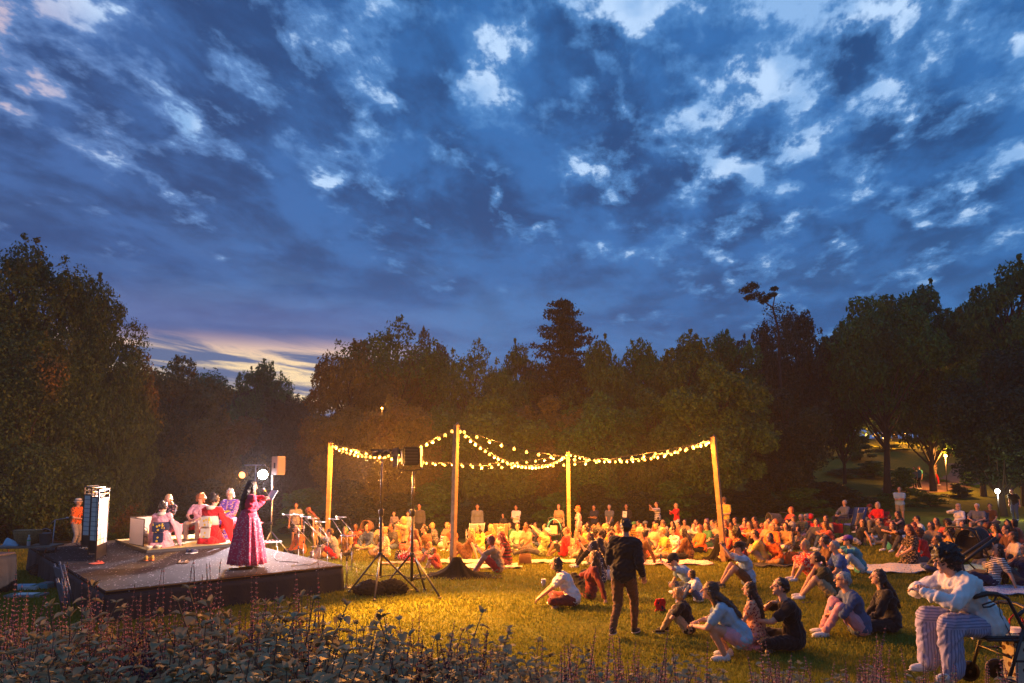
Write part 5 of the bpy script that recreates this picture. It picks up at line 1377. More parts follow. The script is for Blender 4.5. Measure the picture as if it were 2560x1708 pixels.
for i, (hpx, hpy, ppx, dz) in enumerate([(717, 1287, 752, .36), (745, 1287, 764, .16), (762, 1292, 788, .30), (778, 1296, 806, .26), (799, 1305, 824, .40), (832, 1298, 858, .36), (850, 1293, 884, .34)]):
    y = 16.9 - .05 * i + (.6 if i in (1, 3) else 0); q = PY(hpx, hpy, y); b_ = PY(ppx, HZ, y)
    mic_stand(ppx, y, q.z - dz, q.x - b_.x, q.z, 'boom microphone stand beside the stage, %s' % ['leftmost, before the grey polo', 'second from the left', 'third from the left', 'in the middle of the row', 'third from the right, lowest microphone', 'second from the right', 'rightmost of the row'][i])
q = PY(874, 1340, 14.0); mic_stand(872, 14.0, q.z, 0, q.z, 'straight microphone stand with round base on the grass by the stage corner', True, True)

# ---- two tall tripods in front
def tripod(px, y, top_py, feet, label, knob=1280, split=1385):
    p = PY(px, HZ, y); z0 = terrain(p.x, y); rt = empty('lighting_tripod', (p.x, y, z0)); tag(rt, label, 'tripod', 'tall black tripods in front')
    zt = PY(px, top_py, y).z - z0; zs = PY(px, split, y).z - z0; zk = PY(px, knob, y).z - z0
    MB().tube([(0, 0, .22), (0, 0, zk)], .030, 12).build('lower_pole', BLACKM, rt, True)
    MB().tube([(0, 0, zk), (0, 0, zt)], .022, 12).build('upper_pole', mat('grey_steel', (.09, .09, .10), .3, .9), rt, True)
    MB().lathe([(.035, zk - .08), (.052, zk - .06), (.055, zk + .03), (.048, zk + .06), (.026, zk + .07)], (0, 0, 0), 16).build('collar', BLACKP, rt, True)
    MB().lathe([(.034, zs - .05), (.050, zs - .04), (.050, zs + .03), (.034, zs + .04)], (0, 0, 0), 16).build('hub', BLACKP, rt, True)
    for fpx, fpy in feet:
        g = G(fpx, fpy) - Vector((p.x, y, z0)); d = Vector((g.x, g.y, 0)).normalized()
        a = d * .05 + V3(0, 0, zs - .01)
        lg = MB().tube([a, V3(g.x, g.y, g.z + .03)], .020, 8).build('leg', BLACKM, rt, True)
        MB().tube([a.lerp(g, .52), V3(0, 0, .24)], .010, 6).build('brace', BLACKM, rt, True)
        MB().ell((g.x, g.y, g.z + .025), (.035, .035, .025)).build('rubber_foot', BLACKP, lg, True)
    return rt, zt, p
t1, z1, P1 = tripod(955, 14.0, 1127, ((874, 1483), (936, 1505), (1044, 1482)), 'left tall black tripod stand carrying the crossbar with small lamps', 1281, 1386)
t2, z2, P2_ = tripod(1033, 13.6, 1178, ((962, 1468), (1062, 1478), (1100, 1499)), 'right tall black tripod stand carrying the large dark lamp housing', 1281, 1386)
rt = empty('crossbar_lamps', (P1.x, 14.0, PY(955, 1128, 14.0).z)); tag(rt, 'crossbar of small stage lamps on top of the left tripod', 'lamps')
MB().box((.12, 0, .02), (.70, .035, .035), None).build('crossbar', BLACKM, rt, bevel=.004)
for k, x in enumerate((-.13, .05, .25, .42)):
    q = (V3(-5.0, 2.4, -1.6)).to_track_quat('Z', 'Y').to_matrix()
    h = MB().lathe([(.02, -.13), (.05, -.11), (.062, .05), (.060, .05), (.055, .02)], (x, 0, -.05), 16, 0, q).build('lamp_housing', BLACKM, rt, True)
    MB().lathe([(.052, .02), (.04, .028), (.001, .034)], (x, 0, -.05), 16, 0, q).build('lamp_lens', mat('pink_white_lens', (.8, .8, .8), .3, emit=(1, .72, .78), estr=6), h, True)
spot('added_lawn_fill', V3(P1.x + .02, 13.42, PY(955, 1128, 14.0).z - .12), (1.0, 8.0, 0), 5200, (1, .35, .045), 128, .6, .22)  # warm spot added to brighten the near grass, no real lamp of the crossbar
spot('stage_frontlight', V3(P1.x + .1, 14.1, PY(955, 1128, 14.0).z - .1) + V3(-.25, .1, -.08), (-6.9, 15.4, .9), 2300, (1, .70, .62), 104, .7, .10)
def big_lamp():
    c = PY(1026, 1141, 13.6); rt = empty('lamp_housing', c); tag(rt, 'large dark square lamp housing seen from behind on the right tripod', 'spotlight')
    f = V3(-.35, 1.0, -.12).normalized(); q = f.to_track_quat('Y', 'Z').to_matrix()
    Q = lambda *a: q @ V3(*a)
    MB().box((0, 0, 0), (.34, .18, .36), q).build('housing', mat('dark_enamel', (.006, .005, .004), .8), rt, bevel=.03)
    for k in range(5): MB().box(Q(0, -.108, -.12 + k * .06), (.26, .015, .016), q).build('cooling_fin', BLACKM, rt)
    MB().tube([Q(-.24, 0, .0), Q(-.25, 0, -.25), Q(0, 0, -.29), Q(.25, 0, -.25), Q(.24, 0, 0)], .012, 6).build('yoke', BLACKM, rt, True)
    for s in (-1, 1): MB().box(Q(s * .26, .20, 0), (.012, .20, .38), q @ Euler((0, 0, R(s * -25))).to_matrix()).build('barn_door', BLACKM, rt)
big_lamp()
for i, (px, py, sx, lab) in enumerate([(925, 1488, 1.0, 'slumped dark grey bag under the left tripod'), (978, 1486, 1.1, 'round black bag under the tripods, right of the grey one')]):
    m = MB(); p = G(px, py); m.ell((0, 0, .13), (.27 * sx, .20, .15)); m.ell((-.17, .02, .09), (.16, .16, .11)); m.ell((.16, 0, .10), (.17, .17, .12))
    o = fuse('bag', m, mat('bag_cloth_%d' % i, ((.018, .015, .014), (.006, .006, .007))[i], .9, spec=.15), None, .018, 4, .012); o.location = p; tag(o, lab, 'bag')
cable('cable', [G(a, b_, .02) for a, b_ in ((1035, 1440), (1030, 1452), (1036, 1470), (1020, 1478), (1000, 1482), (975, 1492), (960, 1480))], .008, 'black cable on the grass between the tripod and the bags')
cable('cable', [G(a, b_, .02) for a, b_ in ((872, 1466), (885, 1462), (895, 1455), (893, 1436), (888, 1410), (880, 1395))], .007, 'cable curling over the grass from the straight microphone stand')

# ---- string light posts and draped bases
WOOD = mat('post_wood', (.42, .26, .11), .75, bump=.5, bscale=30, var=.35, vscale=8)
POSTS = {}
def post(k, px, top_py, y, bot_px, rz, label, w=.13):
    t = PY(px, top_py, y); g = PY(bot_px, HZ, y); z0 = terrain(g.x, y) - .25
    rt = empty('string_light_post', (g.x, y, z0)); tag(rt, label, 'post', 'posts holding the string lights')
    a = V3(0, 0, 0); b_ = V3(t.x - g.x, 0, t.z - z0)
    MB().bar(a, b_, w, w, V3(math.sin(R(rz)), math.cos(R(rz)), 0)).build('beam', WOOD, rt, bevel=.006)
    MB().tube([b_ + V3(0, 0, -.02), b_ + V3(0, 0, .03), b_ + V3(.02, 0, .05), b_ + V3(.045, 0, .03), b_ + V3(.045, 0, .0)], .008, 6).build('hook', METAL, rt, True)
    POSTS[k] = (t, rt)
post('L', 827, 1107, 24.8, 822, 5, 'wooden post of the string lights nearest the stage', .135)
post('M', 1141, 1062, 17.0, 1133, 40, 'tallest looking wooden post with black cloth round its foot, right of the tripods', .12)
post('C', 1420, 1130, 26.0, 1422, 8, 'wooden post in the middle of the string lights behind the red T-shirt', .135)
post('R', 1783, 1092, 19.0, 1806, 38, 'leaning wooden post at the right end of the string lights', .13)
def drape(px, py, h, r, label, sx=1.0, seed=1, rows=((0, 1.0),)):
    p = G(px, py); rr = random.Random(seed); ph = [rr.uniform(0, 6) for _ in range(5)]
    m = MB(); n = 64; vs = []; L = 14
    for i in range(L):
        t = i / (L - 1); z = h * (1 - t) ** 2.2; rad = .09 + (r - .09) * t ** 1.25
        for k in range(n):
            a = 2 * PI * k / n
            f = 1 + t * (.24 * math.sin(2 * a + ph[0]) + .16 * math.sin(5 * a + ph[1]) + .07 * math.sin(9 * a + ph[2] + 4 * t))
            zz = z + t * (1 - t * .6) * .05 * math.sin(11 * a + ph[3] + t * 3) + .012
            vs.append(V3(rad * f * math.cos(a) * (1 + (sx - 1) * t), rad * f * math.sin(a), max(.012, zz)))
    fs = [(i * n + k, (i + 1) * n + k, (i + 1) * n + (k + 1) % n, i * n + (k + 1) % n) for i in range(L - 1) for k in range(n)]
    m.add(vs, fs); o = m.build('drape', mat('black_drape', (.007, .006, .0055), .95, spec=.1, bump=.6, bscale=12), None, True); o.location = p
    sd = o.modifiers.new('thick', 'SOLIDIFY'); sd.thickness = .012; sd.offset = 1
    tag(o, label, 'cloth')
drape(1142, 1444, .42, .62, 'black cloth heaped round the foot of the post right of the tripods', 1.35, 3)
drape(1800, 1402, .60, .42, 'black cloth bundled at the foot of the leaning right post', 1.2, 5)

# ---- garlands of bulbs
BULB = mat('bulb_glass', (.9, .8, .6), .3, emit=(1.0, .38, .03), estr=3.0)
BULB.cycles.emission_sampling = 'NONE' if hasattr(BULB, 'cycles') else BULB
bulb_me = None
def bulb_mesh():
    global bulb_me, cap_me
    bulb_me = MB().lathe([(.013, -.020), (.018, -.030), (.032, -.048), (.037, -.068), (.030, -.090), (.014, -.101), (.001, -.104)], (0, 0, 0), 12).mesh('bulb', BULB, True)
    cap_me = MB().lathe([(.010, .010), (.017, .006), (.018, -.018), (.013, -.022)], (0, 0, 0), 10).mesh('socket', BLACKP, True)
bulb_mesh()
NLIGHT = [0]
def garland(a, b_, n, sag, label, every=5, za=-.04, zb=-.04):
    A = POSTS[a][0] + V3(0, 0, za); B = POSTS[b_][0] + V3(0, 0, zb)
    rt = empty('string_lights', A); tag(rt, label, 'string lights', 'strings of warm bulbs between the posts')
    f = lambda t: A.lerp(B, t) - V3(0, 0, sag * 4 * t * (1 - t))
    MB().tube([f(i / 40) - A for i in range(41)], .009, 5).build('wire', BLACKP, rt, True)
    for i in range(n):
        t = (i + .6) / (n + .2); p = f(t) - A
        bo = link_mesh('bulb', bulb_me, rt); bo.location = p
        so = link_mesh('socket', cap_me, bo)
        bo.rotation_euler = (random.uniform(-.15, .15), random.uniform(-.15, .15), 0)
        if i % every == every // 2:
            point('bulb_light', p + V3(0, 0, -.20), LPOW * every, (1, .31, .035), .05, rt); NLIGHT[0] += 1
LPOW = 72
garland('M', 'C', 30, .72, 'deeply sagging string of bulbs from the middle post to the centre post')
garland('M', 'R', 22, .68, 'long near string of bulbs from the middle post to the right post')
garland('C', 'R', 24, .42, 'string of bulbs from the centre post to the right post')
garland('L', 'R', 38, .74, 'longest string of bulbs running behind from the stage side post to the right post', zb=-.10)
garland('L', 'C', 25, .50, 'flat far string of bulbs from the stage side post to the centre post', zb=-.10)
garland('L', 'M', 26, .55, 'string of bulbs from the stage side post to the middle post')
# ------------------------------------------------------------------ things on the lawn
def camp_chair(p, rz, label, col, sc=1.0, high=False, panel=None, name='camp_chair', frame=None):
    rt = empty(name, p, R(rz), sc); tag(rt, label, 'chair')
    fm = frame or mat('grey_steel', (.09, .09, .10), .3, .9); cm = cloth(col)
    hb = 1.02 if high else .86
    MB().grid(lambda a, c: V3((a - .5) * .52, -.24 + c * .46, .44 - .05 * math.sin(a * PI) * math.sin(c * PI) + .02 * c), 8, 8, .012).build('seat', cm, rt, True)
    bk = MB().grid(lambda a, c: V3((a - .5) * (.50 + .06 * c), -.25 - .20 * c - .035 * math.sin(a * PI), .43 + c * (hb - .43)), 8, 8, .012).build('backrest', cm, rt, True)
    if panel:
        MB().grid(lambda a, c: V3((a - .5) * .26 * (1.1 - .25 * math.sin(c * PI)), -.272 - .15 * c - .035 * math.cos((a - .5) * 1.2), .44 + c * (hb - .43) * .70), 6, 6, .006).build('mesh_panel', cloth(panel), bk, True)
        for s in (-1, 1): MB().tube([V3(s * .13, -.29 + .0 * c - .19 * c, .45 + c * (hb - .45)) for c in (0, .35, .7, 1)], .006, 5).build('piping', mat('white_plastic', (.7, .68, .64), .4), bk, True)
    for s in (-1, 1):
        MB().tube([(s * .27, .22, .02), (s * .27, .20, .62)], .010, 6).build('leg', fm, rt, True)
        MB().tube([(s * .26, -.22, .02), (s * .27, -.26, .45), (s * .28, -.46, hb + .02)], .010, 6).build('leg', fm, rt, True)
        MB().tube([(s * .27, .21, .04), (-s * .26, .20, .43)], .008, 6).build('strut', fm, rt, True)
        MB().tube([(s * .26, -.21, .04), (-s * .26, -.23, .43)], .008, 6).build('strut', fm, rt, True)
        MB().tube([(s * .26, -.21, .04), (s * .27, .20, .43)], .008, 6).build('strut', fm, rt, True)
        MB().grid(lambda a, c: V3(s * .28 + (c - .5) * .05, .24 - a * .56, .62 + .04 * a), 6, 2, .012).build('armrest', cloth('dgrey'), rt, True)
    return rt
def seat_under(key, label, col, rz, **k):
    r = PEOPLE[key]['root']; return camp_chair(r.location.copy(), rz, label, col, **k)
seat_under('redchair', 'red camp chair carrying the older person in a coral red sweater', 'red', 130)
seat_under('whitechair', 'black camp chair under the person with sunglasses and white shirt', 'black', 125)
seat_under('greychair', 'black camp chair under the grey haired person in a grey T-shirt', 'dgrey', 135)
seat_under('behindblue', 'dark camp chair half hidden behind the empty blue one', 'navy', 110)
camp_chair(G(2128, 1346), 20, 'empty blue camp chair with beige back panel standing beside the red wagon', 'blue', 1.12, True, 'tan')
WF = mat('white_plastic', (.7, .68, .64), .4)
camp_chair(G(1186, 1366), 15, 'pale blue folding chair with white frame left of a tan one', 'lblue', 1.05, False, None, 'folding_chair', WF)
camp_chair(G(1250, 1368), 5, 'tan folding chair with scooped back beside the pale blue one', 'tan', 1.05, False, 'cream', 'folding_chair')

def blanket(px, py, w, d, rz, spec, label, seed=0):
    c = G(px, py); rr = random.Random(seed); p1, p2 = rr.uniform(0, 6), rr.uniform(0, 6)
    ca, sa = math.cos(R(rz)), math.sin(R(rz))
    def f(a, b_):
        u = (a - .5) * w * (1 + .04 * math.sin(b_ * 9 + p1)); v = (b_ - .5) * d * (1 + .05 * math.sin(a * 8 + p2))
        x = c.x + u * ca - v * sa; y = c.y + u * sa + v * ca
        h = .055 + .022 * math.sin(a * 19 + p1 + b_ * 5) * math.sin(b_ * 13 + p2) + .010 * math.sin(a * 41 + b_ * 33)
        return Vector((x - c.x, y - c.y, terrain(x, y) - c.z + h))
    o = MB().grid(f, 26, 26, .012).build('blanket', cloth(spec), None, True); o.location = c
    tag(o, label, 'blanket'); return o
blanket(2250, 1425, 2.6, 1.5, 8, 'cream/bigfloral/lblue', 'large pale blanket with faint blue pattern under the flowered dress', 1)
blanket(1215, 1420, 1.7, .9, 10, 'cream/floral/tan', 'cream blanket behind the person in red shorts', 2)
blanket(1160, 1408, 1.5, .9, 0, 'cream', 'plain cream blanket under the brown sleeveless dress', 3)
blanket(1375, 1408, 1.5, .7, 5, 'cream/floral/brown', 'pale blanket under the bright red T-shirt', 4)
blanket(1672, 1410, 2.2, 1.2, -5, 'pink/bigfloral/cream', 'pinkish patterned blanket under the pale yellow shirt', 5)
blanket(2025, 1412, 1.0, .7, 12, 'purple/check/white', 'blue and white checked blanket corner left of the grey haired blue shirt', 6)
blanket(2000, 1388, 1.4, .7, 5, 'navy', 'navy blanket beside the camel cardigan', 7)
blanket(2500, 1480, 1.8, 1.0, 0, 'lblue/floral/purple', 'lilac blanket under the striped T-shirt', 8)
blanket(1752, 1374, 1.6, .8, 0, 'pink/floral/white', 'pink blanket under the dark green dress', 9)
blanket(1640, 1370, 1.6, .8, 0, 'peach/floral/dred', 'rosy blanket under the dusty pink T-shirt', 10)
blanket(2230, 1345, 1.6, .8, 10, 'lblue', 'light blue blanket under the black tank top', 11)
blanket(2440, 1425, 1.6, 1.1, 15, 'mint/bigfloral/lblue', 'greenish blanket under the small curly blond child', 12)
blanket(2030, 1350, .8, .5, 0, 'purple', 'small purple mat on the grass behind the navy blanket', 13)
blanket(1960, 1416, 1.6, .8, 0, 'black', 'black blanket under the orange red top', 14)
blanket(990, 1412, .9, .4, 20, 'tan', 'small tan mat between the two tripods', 15)

def wheel(parent, c, r, ax, name='wheel', w=.03):
    q = Vector(ax).normalized().to_track_quat('Z', 'Y').to_matrix()
    o = MB().lathe([(r * .72, -w / 2), (r * .97, -w / 2), (r, -w / 4), (r, w / 4), (r * .97, w / 2), (r * .72, w / 2), (r * .72, -w / 2)], c, 24, 0, q).build(name, BLACKP, parent, True)
    m = MB().lathe([(r * .16, -w * .6), (r * .16, w * .6)], c, 12, 0, q)
    for k in range(6):
        a = k * PI / 3; m.bar(Vector(c), Vector(c) + q @ V3(math.cos(a) * r * .74, math.sin(a) * r * .74, 0), w * .5, w * .6)
    m.build('spokes', mat('grey_steel', (.09, .09, .10), .3, .9), o)
    return o
def pushchair(p, rz, label, hood, seat, sc=1.0, paper=False):
    rt = empty('pushchair', p, R(rz), sc); tag(rt, label, 'pushchair')
    for s in (-1, 1):
        MB().tube([(s * .25, -.52, 1.02), (s * .25, -.20, .55), (s * .22, .36, .16)], .014, 8).build('frame_rail', BLACKM, rt, True)
        MB().tube([(s * .25, -.10, .50), (s * .25, -.34, .16)], .014, 8).build('frame_leg', BLACKM, rt, True)
        wheel(rt, V3(s * .28, -.34, .14), .14, (1, 0, 0)); wheel(rt, V3(s * .22, .38, .10), .10, (1, 0, 0))
    MB().tube([(-.25, -.52, 1.02), (-.18, -.56, 1.05), (.18, -.56, 1.05), (.25, -.52, 1.02)], .017, 8).build('handlebar', BLACKP, rt, True)
    MB().grid(lambda a, c: V3((a - .5) * .38, -.22 + .50 * max(0, (c - .45)) / .55 * 1.0, .52 + (.36 * (1 - c / .45) if c < .45 else 0) + .02 * math.cos(a * 6)), 6, 14, .035).build('seat', cloth(seat), rt, True)
    h = MB(); n = 14
    h.grid(lambda a, c: V3(.235 * math.cos(PI * a) * (1 - .08 * c), -.16 - .24 * math.sin(R(8 + 74 * c)) * 1.0 + .22 * math.cos(R(8 + 74 * c)), .68 + .36 * math.sin(PI * a) * (1 - .10 * c) ), 14, 8, .012)
    h.build('hood', cloth(hood), rt, True)
    MB().tube([V3(.240 * math.cos(PI * a / 14), .062, .68 + .366 * math.sin(PI * a / 14)) for a in range(15)], .012, 6).build('hood_rim', mat('rim_' + hood, tuple(min(1, v * 1.6) for v in COL[hood]), .5), rt, True)
    MB().grid(lambda a, c: V3((a - .5) * .36, -.28 + c * .48, .22 + .05 * abs(c - .5)), 4, 6, .02).build('basket', cloth('black'), rt, True)
    if paper: MB().box((0, .26, .70), (.24, .012, .30), (R(-12), 0, 0)).build('tray_card', mat('cream_card', (.6, .5, .36), .9), rt, bevel=.003)
    return rt
pushchair(G(1386, 1374), 172, 'pushchair with teal hood standing left of the centre post', 'teal', 'black', 1.02, True)
pushchair(G(1928, 1354), 100, 'black pushchair beside the small red haired child', 'dgrey', 'black', 1.0)
pushchair(G(914, 1366), 170, 'brown hooded pushchair left of the rolled denim shirt', 'brown', 'black', .95)
pc = pushchair(G(2452, 1462), -62, 'large black pushchair with long raised handles behind the rollator', 'black', 'black', 1.15)
def long_handles():
    p = pc.location
    rt = empty('folded_canopy', p + V3(0, 0, .9)); return rt
o = MB()
a0, a1 = PY(2392, 1398, 9.6), PY(2484, 1338, 9.6); b0_, b1_ = PY(2404, 1408, 9.3), PY(2490, 1345, 9.3)
rt = empty('umbrella_stroller_handles', a0); tag(rt, 'pair of long slanting black handle bars above the black pushchair', 'handle bars')
MB().tube([V3(0, 0, 0), a1 - a0], .022, 8).build('bar', BLACKP, rt, True); MB().tube([b0_ - a0, b1_ - a0], .022, 8).build('bar', BLACKP, rt, True)
MB().tube([a1 - a0, (a1 + b1_) / 2 - a0 + V3(.03, 0, .02), b1_ - a0], .022, 8).build('grip', mat('orange_grip', (.5, .18, .05), .6), rt, True)
MB().tube([V3(0, 0, 0), V3(.1, .1, -.5)], .02, 8).build('bar', BLACKP, rt, True); MB().tube([b0_ - a0, b0_ - a0 + V3(.1, .0, -.5)], .02, 8).build('bar', BLACKP, rt, True)

def wagon():
    p = G(2068, 1350); rt = empty('wagon', p, R(12)); tag(rt, 'red fabric folding wagon on the lawn left of the blue camp chair', 'wagon')
    cm = cloth('red')
    for (c, s) in (((0, -.25, .42), (.95, .02, .32)), ((0, .25, .42), (.95, .02, .32)), ((-.475, 0, .42), (.02, .49, .32)), ((.475, 0, .42), (.02, .49, .32))): MB().box(c, s).build('side_panel', cm, rt, False, .006)
    MB().box((0, 0, .26), (.93, .48, .02)).build('floor', cm, rt)
    f = MB()
    for x in (-.49, 0, .49):
        for y in (-.27, .27): f.tube([(x, y, .18), (x, y, .62)], .010, 6)
    for y in (-.27, .27): f.tube([(-.49, y, .60), (.49, y, .60)], .010, 6); f.tube([(-.49, y, .22), (.49, y, .22)], .010, 6)
    f.build('frame', BLACKM, rt, True)
    for x in (-.40, .40):
        for y in (-.30, .30): wheel(rt, V3(x, y, .11), .11, (0, 1, 0), w=.045)
    MB().tube([(.50, 0, .25), (.70, -.05, .60), (.72, -.05, .66)], .010, 6).tube([(.72, -.14, .66), (.72, .04, .66)], .014, 6).build('handle', BLACKM, rt, True)
wagon()

# rollator and its rider
def rollator():
    d = 6.75; c = PY(2436, HZ, d); z0 = terrain(c.x, d)
    rt = empty('rollator', (c.x, d, z0), 0); tag(rt, 'black wheeled walking frame whose seat carries the person in striped trousers', 'rollator')
    MB().grid(lambda a, b_: V3(-.12 + .38 * a, -.21 + .42 * b_, .545 + .012 * math.cos(b_ * 6.2)), 4, 6, .035).build('seat', mat('black_vinyl', (.014, .014, .016), .45), rt, True)
    for s in (-1, 1):
        y = s * .245
        MB().tube([(-.22, y, .93), (-.12, y, .955), (0, y, .945), (.07, y, .91), (.16, y, .72), (.36, y, .30), (.47, y, .14)], .0165, 10).build('frame_tube', BLACKM, rt, True)
        MB().tube([(.20, y, .63), (.10, y, .36), (.02, y, .13)], .0165, 10).build('frame_leg', BLACKM, rt, True)
        MB().tube([(-.14, y, .53), (.26, y, .53)], .012, 8).build('seat_rail', BLACKM, rt, True)
        MB().tube([(.09, y, .34), (.34, y, .34)], .010, 8).build('side_bar', BLACKM, rt, True)
        MB().tube([(-.25, y, .925), (-.12, y, .957), (-.02, y, .948)], .024, 10).build('grip', BLACKP, rt, True)
        MB().tube([(-.03, y, .935), (-.06, y, .885), (-.13, y, .865), (-.17, y, .85), (-.16, y, .83), (-.10, y, .835), (-.05, y, .86)], .008, 6).build('brake_lever', BLACKP, rt, True)
        MB().tube([(-.02, y, .90), (.03, y - .05 * s, .75), (.10, y + .02 * s, .5), (.05, y, .16)], .004, 5).build('brake_cable', BLACKP, rt, True)
        wheel(rt, V3(.49, y, .105), .105, (0, 1, 0), w=.036); wheel(rt, V3(.01, y + s * .03, .10), .10, (0, 1, 0), w=.036)
    MB().tube([(.10, -.245, .36), (.10, .245, .36)], .010, 8).tube([(.30, -.245, .34), (.30, .245, .34)], .010, 8).build('cross_bar', BLACKM, rt, True)
    MB().tube([(.16, -.245, .76), (.30, -.16, .80), (.33, 0, .81), (.30, .16, .80), (.16, .245, .76)], .018, 8).build('back_bar', BLACKP, rt, True)
    lean = person((c.x, d, z0 + .13), 92, 'chair', label='person with black curly hair, white shirt and blue striped trousers sitting forward on the rollator', hair='black', style='curly', female=True, top='white', sleeve='long', bot='lilac/vstripe/dusk', legs='wide', near=True, shoe='white',
                  lean=30, loose=.022, wr=(.10, .52, .78), wl=(-.06, .58, .76), look=(0, -18), sc=1.06, wide=1.08)
    # tote bag hanging behind the seat
    b = empty('tote_bag', (c.x + .36, d - .02, z0 + .02), R(10)); tag(b, 'patterned white and rust tote bag hanging on the back of the rollator', 'bag')
    m = MB(); m.grid(lambda a, e: V3((a - .5) * .34, -.06 - .03 * math.sin(a * PI), .06 + e * .44), 8, 8, .012); m.grid(lambda a, e: V3((a - .5) * .34, .06 + .03 * math.sin(a * PI), .06 + e * .44), 8, 8, .012); m.box((0, 0, .05), (.33, .14, .02)); m.box((-.172, 0, .28), (.012, .13, .44)); m.box((.172, 0, .28), (.012, .13, .44))
    m.build('bag_body', cloth('cream/bigfloral/brown'), b)
    for y in (-.07, .07): MB().tube([(-.09, y, .50), (-.07, y, .64), (0, y, .70), (.07, y, .64), (.09, y, .50)], .008, 6).build('strap', cloth('red'), b, True)
rollator()
# red padded pushchair cut by the right edge
e = pushchair(PY(2590, HZ, 6.9) * 1.0, 75, 'red and white padded pushchair cut by the lower right corner', 'red', 'cream', 1.0); e.location = Vector((e.location.x, 6.9, terrain(e.location.x, 6.9)))

# small belongings
def handbag(p, rz, label, col, w=.36, h=.28, d=.14, name='handbag', tilt=0, strap='brown'):
    rt = empty(name, p, R(rz)); rt.rotation_euler = (R(tilt), 0, R(rz)); tag(rt, label, 'bag')
    m = MB(); m.lathe([(.42, 0), (.50, .03), (.50, h * .6), (.44, h), (.40, h), (.40, h * .9)], (0, 0, 0), 20, 0, None, w, d * 1.2); m.build('bag_body', cloth(col), rt, True)
    for s in (-1, 1): MB().tube([V3(-w * .28, s * d * .4, h * .9), V3(-w * .22, s * d * .4, h * 1.45), V3(0, s * d * .3, h * 1.6), V3(w * .22, s * d * .4, h * 1.45), V3(w * .28, s * d * .4, h * .9)], .008, 6).build('strap', cloth(strap), rt, True)
handbag(G(1314, 1412), 20, 'brown leather handbag with pale scarf on the cream blanket', 'brown', tilt=-12)
handbag(G(1978, 1414), 10, 'orange leather shoulder bag beside the orange red top', 'orange', .42, .34, tilt=8)
handbag(G(2232, 1376), 0, 'teal box bag in front of the clasped hands', 'teal', .34, .24, .2)
handbag(G(1652, 1362), 0, 'dark red purse in front of the dusty pink T-shirt', 'dred', .34, .22, .2)
handbag(G(1530, 1452), -20, 'white bow shaped cloth bag behind the maroon top', 'white', .30, .22, .18, strap='white')
handbag(G(1003, 1400), 0, 'dark flowered bag on the grass between the tripods', 'black/floral/cream', .36, .26, .2)
def cup():
    p = G(1359, 1468); rt = empty('plastic_cup', p, 0); tag(rt, 'clear iced drink cup with white lid and straw standing alone on the grass', 'cup')
    MB().lathe([(.032, 0), (.036, .01), (.048, .14), (.046, .14), (.034, .012)], (0, 0, 0), 18).build('cup_wall', mat('cup_plastic', (.45, .34, .22), .25), rt, True)
    MB().lathe([(.051, .140), (.052, .150), (.044, .156), (.002, .158)], (0, 0, 0), 18).build('lid', mat('white_plastic', (.7, .68, .64), .4), rt, True)
    MB().tube([(.0, 0, .15), (.006, 0, .22)], .0045, 6).build('straw', mat('straw_red', (.4, .05, .03), .5), rt, True)
cup()
def cooler():
    p = G(1118, 1366); rt = empty('cool_box', p, R(5)); tag(rt, 'blue and white striped cool bag left of the middle post', 'cool box')
    MB().box((0, 0, .17), (.50, .30, .34)).build('box_body', cloth('blue/wstripe/white'), rt, bevel=.02); MB().box((0, 0, .36), (.50, .30, .03)).build('lid', cloth('white'), rt, bevel=.008)
    MB().box((0, 0, .015), (.54, .34, .03)).build('base_tray', cloth('red'), rt, bevel=.006)
cooler()
for i, (px, w) in enumerate(((1103, 'left'), (1113, 'right'))):
    o = MB().ell((0, 0, .12), (.13, .13, .12), None, 20, 12).build('ball', cloth(['cream', 'peach'][i]), None, True); o.location = G(px, 1372); tag(o, ['pale cream round ball on the lawn beside the cool bag', 'peach coloured round ball touching the cool bag'][i], 'ball')
o = MB().ell((0, 0, 0), (.12, .12, .13), None, 20, 12).build('balloon', mat('red_rubber', (.6, .01, .01), .3), None, True); o.location = PY(2027, 1291, 29); tag(o, 'round red balloon held above the far row left of the wagon', 'balloon')
def snack():
    p = G(1652, 1530); rt = empty('snack_bag', p, R(15)); tag(rt, 'red and dark crinkled snack packet beside the small child', 'packet')
    MB().grid(lambda a, c: V3((a - .5) * .18, .02 * math.sin(a * PI) * math.sin(c * PI) + .01 * math.sin(a * 17 + c * 9), .01 + c * .20), 10, 10, .03).build('packet', cloth('red/bigfloral/navy'), rt, True)
snack()
o = MB().box((0, 0, .006), (.24, .09, .012)).build('tablet', BLACKP, None, False, .003); o.location = G(2018, 1508); o.rotation_euler = (0, 0, .2); tag(o, 'flat phone lying on the grass before the olive T-shirt', 'phone')
r_ = empty('shirt_print', (0, 0, 0)); bpy.data.objects.remove(r_)

_o = PEOPLE['capman']; rt = empty('phone', _o['wL'] + V3(0, 0, .05), R(60)); tag(rt, 'black phone in the raised hand of the bearded person in a black cap', 'phone')
MB().box((0, 0, 0), (.075, .010, .155)).build('case', BLACKP, rt, bevel=.003); MB().box((0, -.0062, 0), (.066, .002, .142)).build('screen', mat('dim_screen', (.03, .03, .035), .2, emit=(.5, .35, .25), estr=.12), rt)
